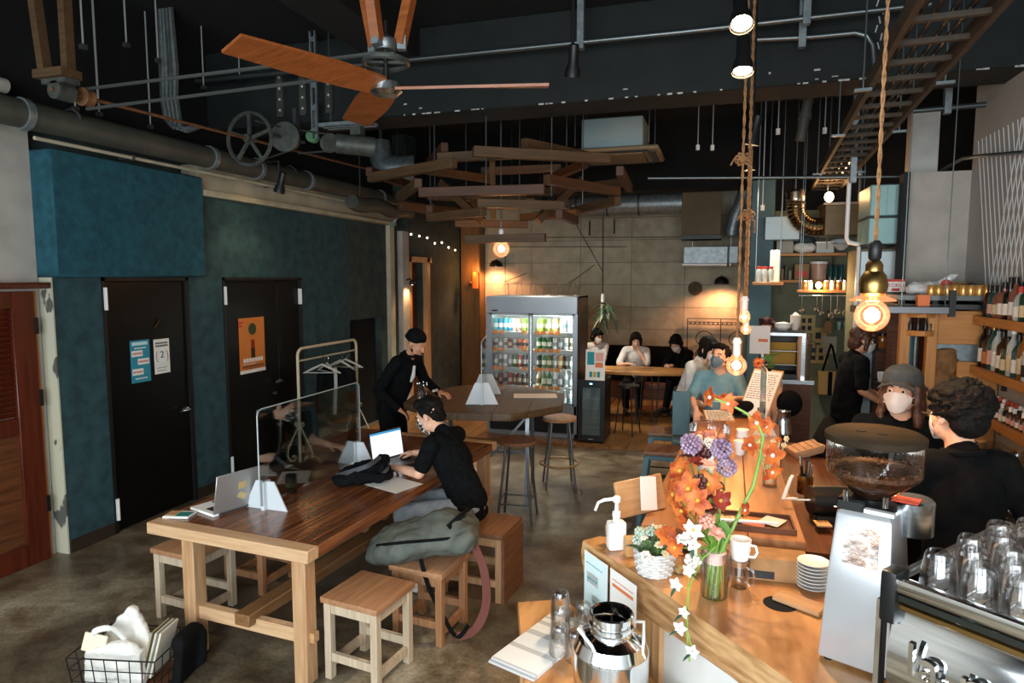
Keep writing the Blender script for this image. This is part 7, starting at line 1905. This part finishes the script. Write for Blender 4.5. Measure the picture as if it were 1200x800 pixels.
        C.append(('c', neck - Vector((0, 0, .03)), neck + (hc - neck) * .12, .066 * k, .064 * k))
        o = fuse('shirt', C, M[top], t, voxel * 1.25, 3, .018, 9)
        if collar:
            MB().tube([neck + (hc - neck) * .16 + Vector((.066 * k * math.cos(a), .066 * k * math.sin(a), -.012 * math.sin(a))) for a in [2 * PI * q / 20 for q in range(20)]], .015 * k, 8, closed=True).build('collar', M[collar], t)
    if bottom:
        B = [('e', P + Vector((0, 0, -.0)), (.166 * k, .118 * k, .115 * k))]
        for i in (0, 1):
            kn, an = Wp(legs[i][0]), Wp(legs[i][1])
            B += [('c', hp[i], kn, .094 * k, .070 * k), ('c', kn, kn.lerp(an, .94), .070 * k, .056 * k)]
        fuse('trousers', B, M[bottom], t, voxel * 1.3, 3, .014, 8)
    if shoes:
        for i in (0, 1):
            an = Wp(legs[i][1])
            fuse('shoe', [('e', an + Vector((0, .055, -.050)), (.048 * k, .135 * k, .036 * k)), ('e', an + Vector((0, 0, -.03)), (.046 * k, .06 * k, .05 * k)), ('b', an + Vector((0, .05, -.078)), (.085, .25, .012))], M[shoes], t, .01, 2)
    # hair
    if hair == 'short':
        fuse('hair', [('e', Hd((0, -.022, .050)), (.083 * k, .098 * k, .086 * k), tuple(hr)), ('e', Hd((0, .045, .100)), (.062 * k, .050 * k, .028 * k), tuple(hr)), ('e', Hd((0, -.06, -.02)), (.068 * k, .05 * k, .055 * k), tuple(hr)), ('e', Hd((-.068, -.015, .03)), (.018 * k, .045 * k, .045 * k), tuple(hr)), ('e', Hd((.068, -.015, .03)), (.018 * k, .045 * k, .045 * k), tuple(hr))], M[hair_m], t, .008, 1, .034, 22)
    elif hair == 'curly':
        Q = [('e', Hd((0, -.02, .055)), (.098 * k, .108 * k, .095 * k), tuple(hr)), ('e', Hd((0, -.065, -.015)), (.082 * k, .055 * k, .065 * k), tuple(hr))]
        rr = random.Random(6)
        for i in range(210):
            a = rr.uniform(0, 6.28); z = rr.uniform(-.45, 1); q = math.sqrt(max(0, 1 - z * z)); y = q * math.sin(a)
            if z < .15 and y > .35: continue
            c = Vector((q * math.cos(a) * .100, y * .110 - .02, z * .098 + .05)); r = rr.uniform(.010, .019)
            Q.append(('t', [Hd(c + Vector((r * math.cos(b_ * 1.3), r * math.sin(b_ * 1.3) * .8, .005 * b_ - .012)) * 1.0) for b_ in range(6)], .0065))
        fuse('hair', Q, M[hair_m], t, .0055, 1, .008, 60)
    elif hair == 'long':
        Q = [('e', Hd((0, -.015, .045)), (.086 * k, .100 * k, .090 * k), tuple(hr))]
        for s in (-1, 1):
            for j in range(4): Q.append(('c', Hd((s * .072, .02 - .03 * j, .02)), Hd((s * (.088 + .006 * (j % 2)), .015 - .035 * j, -.165 - .01 * j)), .024 * k, .020 * k))
        Q += [('c', Hd((0, -.085, .02)), Hd((0, -.085, -.16)), .05 * k, .045 * k), ('c', Hd((-.045, .068, .048)), Hd((.045, .068, .048)), .016 * k, .016 * k)]
        fuse('hair', Q, M[hair_m], t, .008, 1, .016, 45)
    elif hair == 'bob':
        fuse('hair', [('e', Hd((0, -.018, .045)), (.090 * k, .105 * k, .092 * k), tuple(hr)), ('e', Hd((0, -.05, -.04)), (.085 * k, .06 * k, .075 * k), tuple(hr)), ('c', Hd((-.08, .02, .03)), Hd((-.082, .03, -.07)), .024 * k, .02 * k), ('c', Hd((.08, .02, .03)), Hd((.082, .03, -.07)), .024 * k, .02 * k), ('c', Hd((-.05, .072, .07)), Hd((.05, .072, .07)), .026 * k, .026 * k)], M[hair_m], t, .009, 1, .014, 45)
    if mask:
        def ms(u, v):
            a = (u - .5) * 2.5; c_ = abs(2 * u - 1) ** 2; top_, bot_ = -.004 - .026 * c_, -.112 + .040 * c_
            z = top_ + (bot_ - top_) * v; bul = .007 + .010 * math.sin(PI * v) + .015 * math.exp(-((u - .5) * 6) ** 2) * (1 - v * v) * 1.6
            r = 1.0 - .22 * v * v
            return Hd((.070 * math.sin(a) * r, .034 + (.060 + bul) * math.cos(a) * (1 - .10 * v * v), z))
        o = MB().sheet(ms, 14, 8, .003).build('mask', M[mask], t)
        for s in (-1, 1):
            g = MB()
            for z in (-.012, -.088): g.tube([Hd((s * .062, .052, -.03 if z > -.05 else -.066)), Hd((s * .079, .02, z * .5 - .01)), Hd((s * .086, -.012, -.01))], .0018, 5)
            g.build('ear_loop', M['paper'], t)
    if cap:
        fuse('cap', [('e', Hd((0, -.012, .066)), (.095 * k, .112 * k, .076 * k), tuple(hr)), ('e', Hd((0, -.012, .045)), (.096 * k, .113 * k, .045 * k), tuple(hr))] if cap != 'beanie' else [('e', Hd((0, -.02, .060)), (.090 * k, .104 * k, .080 * k), tuple(hr)), ('e', Hd((0, -.03, .035)), (.092 * k, .104 * k, .04 * k), tuple(hr))], M['cap_grey'] if cap != 'beanie' else M['black_cloth'], t, .008, 2, .006, 30)
        if cap == 'cap':
            MB().sheet(lambda u, v: Hd(((u - .5) * .165, .088 + v * .070 * (1 - (2 * u - 1) ** 2 * .55), .050 - .028 * (2 * u - 1) ** 2 - .014 * v)), 10, 4, .004).build('visor', M['cap_grey'], t)
    if extra: extra(t, Hd, hr, Wp, U)
    return t
mm('cap_grey', '34383a', '3e4244', rough=.9, scale=30); mm('jeans_grey', '7f868c', '949a9e', rough=.85, scale=18, bump=.15); mm('tee_blue', '5f8794', '6c94a0', rough=.85, scale=14, bump=.15)
mm('tee_white', 'cfccc6', 'dbd8d2', rough=.85, scale=14); mm('mask_white', 'e4e0da', rough=.8); mm('mask_blue', '5f7886', '4e6472', rough=.8, scale=40); mm('shoe_black', '1a1a1c', rough=.6); mm('shoe_white', 'c9c7c2', rough=.6)
mm('hair_brown', '3a2216', '54331f', rough=.5, scale=40, bump=.4); mm('mask_pattern', '111212', 'dfe2de', rough=.7, scale=55, detail=0, lo=.56, hi=.6)
mm('black_knit', '090b0c', '101314', rough=.95, scale=30, bump=.2, spec=.12); mm('skin_tan', 'b98262', 'c48f70', rough=.5, scale=12)

# the man at the laptop
def strap_fn(t, Hd, hr, Wp, U):
    MB().tube([Hd((-.05, .03, -.1)), U((-.03, .115, .40)), U((.0, .13, .25))], .004, 5).build('lanyard', M['paper'], t)
person('man in black polo and patterned mask typing at the long table', (-1.60, 4.14, 0), math.radians(80), hip=.555, lean=.42, head=(.08, .30),
       arms=[((-1.88, 3.95, .80), (-2.12, 4.08, .785), (-.9, .45, .0)), ((-1.92, 4.46, .82), (-2.12, 4.42, .80), (-.95, .1, -.05))],
       legs=[((-2.02, 3.98, .50), (-1.93, 3.92, .09)), ((-2.02, 4.32, .50), (-1.95, 4.32, .09))],
       top='black_knit', sleeve=.36, bottom='jeans_grey', shoes='shoe_white', mask='mask_pattern', hair='short', collar='black_knit', voxel=.007, extra=strap_fn)
# the bearded man in a beanie
def beard(t, Hd, hr, Wp, U):
    fuse('beard', [('e', Hd((0, .058, -.088)), (.040, .040, .026), tuple(hr)), ('c', Hd((-.06, .02, -.05)), Hd((-.03, .06, -.085)), .012, .016), ('c', Hd((.06, .02, -.05)), Hd((.03, .06, -.085)), .012, .016), ('c', Hd((-.02, .102, -.055)), Hd((.02, .102, -.055)), .007, .007)], M['hair'], t, .006, 1)
    MB().tube([U((0, .100, .46)), U((0, .122, .36)), U((0, .118, .30))], [.012, .020, .012], 8).build('undershirt', M['tee_white'], t)
    MB().cbox(Wp((-2.56, 5.76, 1.03)), (.07, .02, .02)).build('watch', M['white_metal'], t)
person('bearded man in black beanie and coat leaning over the high table', (-3.00, 5.72, 0), math.radians(-97), hip=.88, lean=.38, head=(-.1, .32),
       arms=[((-2.78, 5.98, 1.10), (-2.56, 5.84, 1.0), (1, -.2, -.1)), ((-2.98, 5.42, 1.06), (-2.80, 5.45, .90), (.8, .2, -.5))],
       legs=[((-2.96, 5.82, .46), (-2.98, 5.82, .09)), ((-2.96, 5.60, .46), (-2.98, 5.60, .09))],
       top='black_knit', sleeve=.97, bottom='black_cloth', shoes='shoe_black', skin='skin_tan', hair='none', eyes=False, cap='beanie', collar='black_knit', extra=beard, voxel=.008)
# the capped barista
person('barista in grey cap, white mask and black shirt behind the grinder', (.88, 3.72, 0), math.radians(170), hip=.90, lean=.0, head=(-.30, -.10),
       arms=[((1.13, 3.72, 1.08), (1.02, 3.47, 1.05), (-.7, -.6, 0)), ((.66, 3.70, 1.08), (.74, 3.46, 1.06), (.5, -.8, 0))],
       legs=[((.97, 3.70, .48), (.97, 3.74, .09)), ((.79, 3.70, .48), (.79, 3.74, .09))], k=.96,
       top='black_knit', sleeve=.62, bottom='black_cloth', shoes='shoe_black', hair='long', hair_m='hair_brown', mask='mask_white', cap='cap', voxel=.007)
# the curly-haired barista seen from behind
def glasses(t, Hd, hr, Wp, U):
    for s in (-1, 1): MB().tube([Hd((s * .083, -.02, .0)), Hd((s * .080, .09, .004))], .0022, 5).build('spectacle_arm', M['stainless'], t)
person('barista with black curly hair in a black shirt, back turned', (.95, 3.0, 0), math.radians(16), hip=.88, lean=.05, head=(.18, .02),
       arms=[((.68, 3.02, 1.08), (.74, 3.26, 1.04), (.3, .9, 0)), ((1.24, 3.04, 1.08), (1.22, 3.28, 1.04), (-.2, .9, 0))],
       legs=[((.86, 3.02, .48), (.86, 3.0, .09)), ((1.04, 3.04, .48), (1.04, 3.04, .09))], k=1.0,
       top='black_cloth', sleeve=.95, bottom='black_cloth', shoes='shoe_black', hair='curly', mask='mask_white', collar='black_cloth', extra=glasses, voxel=.008)
# the barista at the back
person('barista in long black clothes working at the rear coffee rack', (1.12, 6.60, 0), math.radians(-75), hip=.90, lean=.12, head=(-.15, .22),
       arms=[((1.22, 6.74, 1.12), (1.38, 6.60, 1.05), (1, -.3, -.1)), ((1.20, 6.36, 1.12), (1.40, 6.40, 1.00), (1, .1, -.1))],
       legs=[((1.14, 6.68, .47), (1.12, 6.68, .09)), ((1.14, 6.52, .47), (1.12, 6.52, .09))], k=.98,
       top='black_cloth', sleeve=.42, bottom='black_cloth', shoes='shoe_black', hair='bob', hair_m='hair_brown', mask='mask_white', voxel=.010, skin='skin_tan')
# the man in the blue tee
def print_fn(t, Hd, hr, Wp, U):
    b = MB()
    for (x, z, w, h) in ((-.03, .30, .10, .045), (.04, .285, .09, .03), (-.05, .33, .04, .03)): b.ball(U((x, .119, z)), (w * .5, .012, h * .5), 10, 6)
    b.build('chest_print', M['petal_orange'], t)
    MB().ball(U((.0, .121, .262)), (.05, .008, .008), 10, 6).build('chest_print', M['paper'], t)
person('man in light blue tee and blue mask seated beyond the bar end', (.02, 5.95, 0), math.radians(178), hip=.82, lean=.02, head=(-.42, -.26),
       arms=[((.22, 5.84, 1.08), (.14, 5.64, 1.12), (-.5, -.8, 0)), ((-.21, 5.88, 1.07), (-.16, 5.70, 1.0), (.1, -.6, -.8))], k=.90,
       legs=[((.1, 5.60, .76), (.1, 5.64, .30)), ((-.08, 5.60, .76), (-.08, 5.64, .30))],
       top='tee_blue', sleeve=.46, bottom='black_cloth', shoes='shoe_black', hair='short', mask='mask_blue', voxel=.010, extra=print_fn)
person('person in white long-sleeved shirt standing behind the man in blue tee', (-.30, 6.55, 0), math.radians(-115), hip=.86, lean=.34, head=(-.25, .1),
       arms=[((.02, 6.72, 1.02), (.18, 6.62, .98), (1, -.2, 0)), ((-.24, 6.36, .98), (-.10, 6.28, .92), (1, -.2, 0))], k=.93,
       legs=[((-.24, 6.64, .46), (-.26, 6.64, .09)), ((-.32, 6.46, .46), (-.34, 6.46, .09))],
       top='tee_white', sleeve=.55, bottom='black_cloth', shoes='shoe_black', hair='bob', mask='mask_white', voxel=.010)
# guests at the back wall
person('guest in pale tee with dark hair resting chin behind the slab table', (-1.22, 10.42, .036), math.radians(185), hip=.52, lean=.30, head=(.1, .15),
       arms=[((-1.02, 10.10, .80), (-1.14, 10.13, .98), (-.3, .2, 1), (1, 0, 0)), ((-1.44, 10.10, .78), (-1.28, 9.98, .81), (1, -.1, 0))],
       legs=[((-1.12, 10.02, .50), (-1.12, 10.06, .13)), ((-1.32, 10.02, .50), (-1.32, 10.06, .13))], k=.95,
       top='tee_white', sleeve=.44, bottom='black_cloth', shoes='shoe_black', hair='bob', voxel=.011)
person('guest in dark clothes bent forward with hands clasped by the iron screen', (-0.40, 10.55, .036), math.radians(140), hip=.50, lean=.45, head=(.3, .45),
       arms=[((-0.50, 10.05, .72), (-0.64, 10.02, .80), (-.8, -.2, .2)), ((-0.80, 10.22, .70), (-0.72, 10.02, .80), (.2, -.9, .2))],
       legs=[((-0.50, 10.12, .52), (-0.58, 10.16, .13)), ((-0.68, 10.26, .52), (-0.74, 10.30, .13))],
       top='black_cloth', sleeve=.9, bottom='black_cloth', shoes='shoe_black', hair='bob', mask='mask_white', voxel=.011, curl=1.0)
person('guest half hidden behind the fridge side at the back bench', (-1.92, 10.70, .036), math.radians(200), hip=.52, lean=.2, head=(.5, .2),
       arms=[((-1.74, 10.46, .80), (-1.84, 10.28, .84), (-.6, -.5, 0)), ((-2.14, 10.52, .78), (-2.0, 10.32, .82), (.6, -.5, 0))],
       legs=[((-1.82, 10.30, .50), (-1.82, 10.34, .13)), ((-2.04, 10.34, .50), (-2.04, 10.38, .13))], k=.95,
       top='tee_white', sleeve=.6, bottom='black_cloth', shoes='shoe_black', hair='bob', mask='mask_white', voxel=.011)
bar_stool('teal metal bar stool under the man in light blue tee', .0, 6.0, 0, .70)
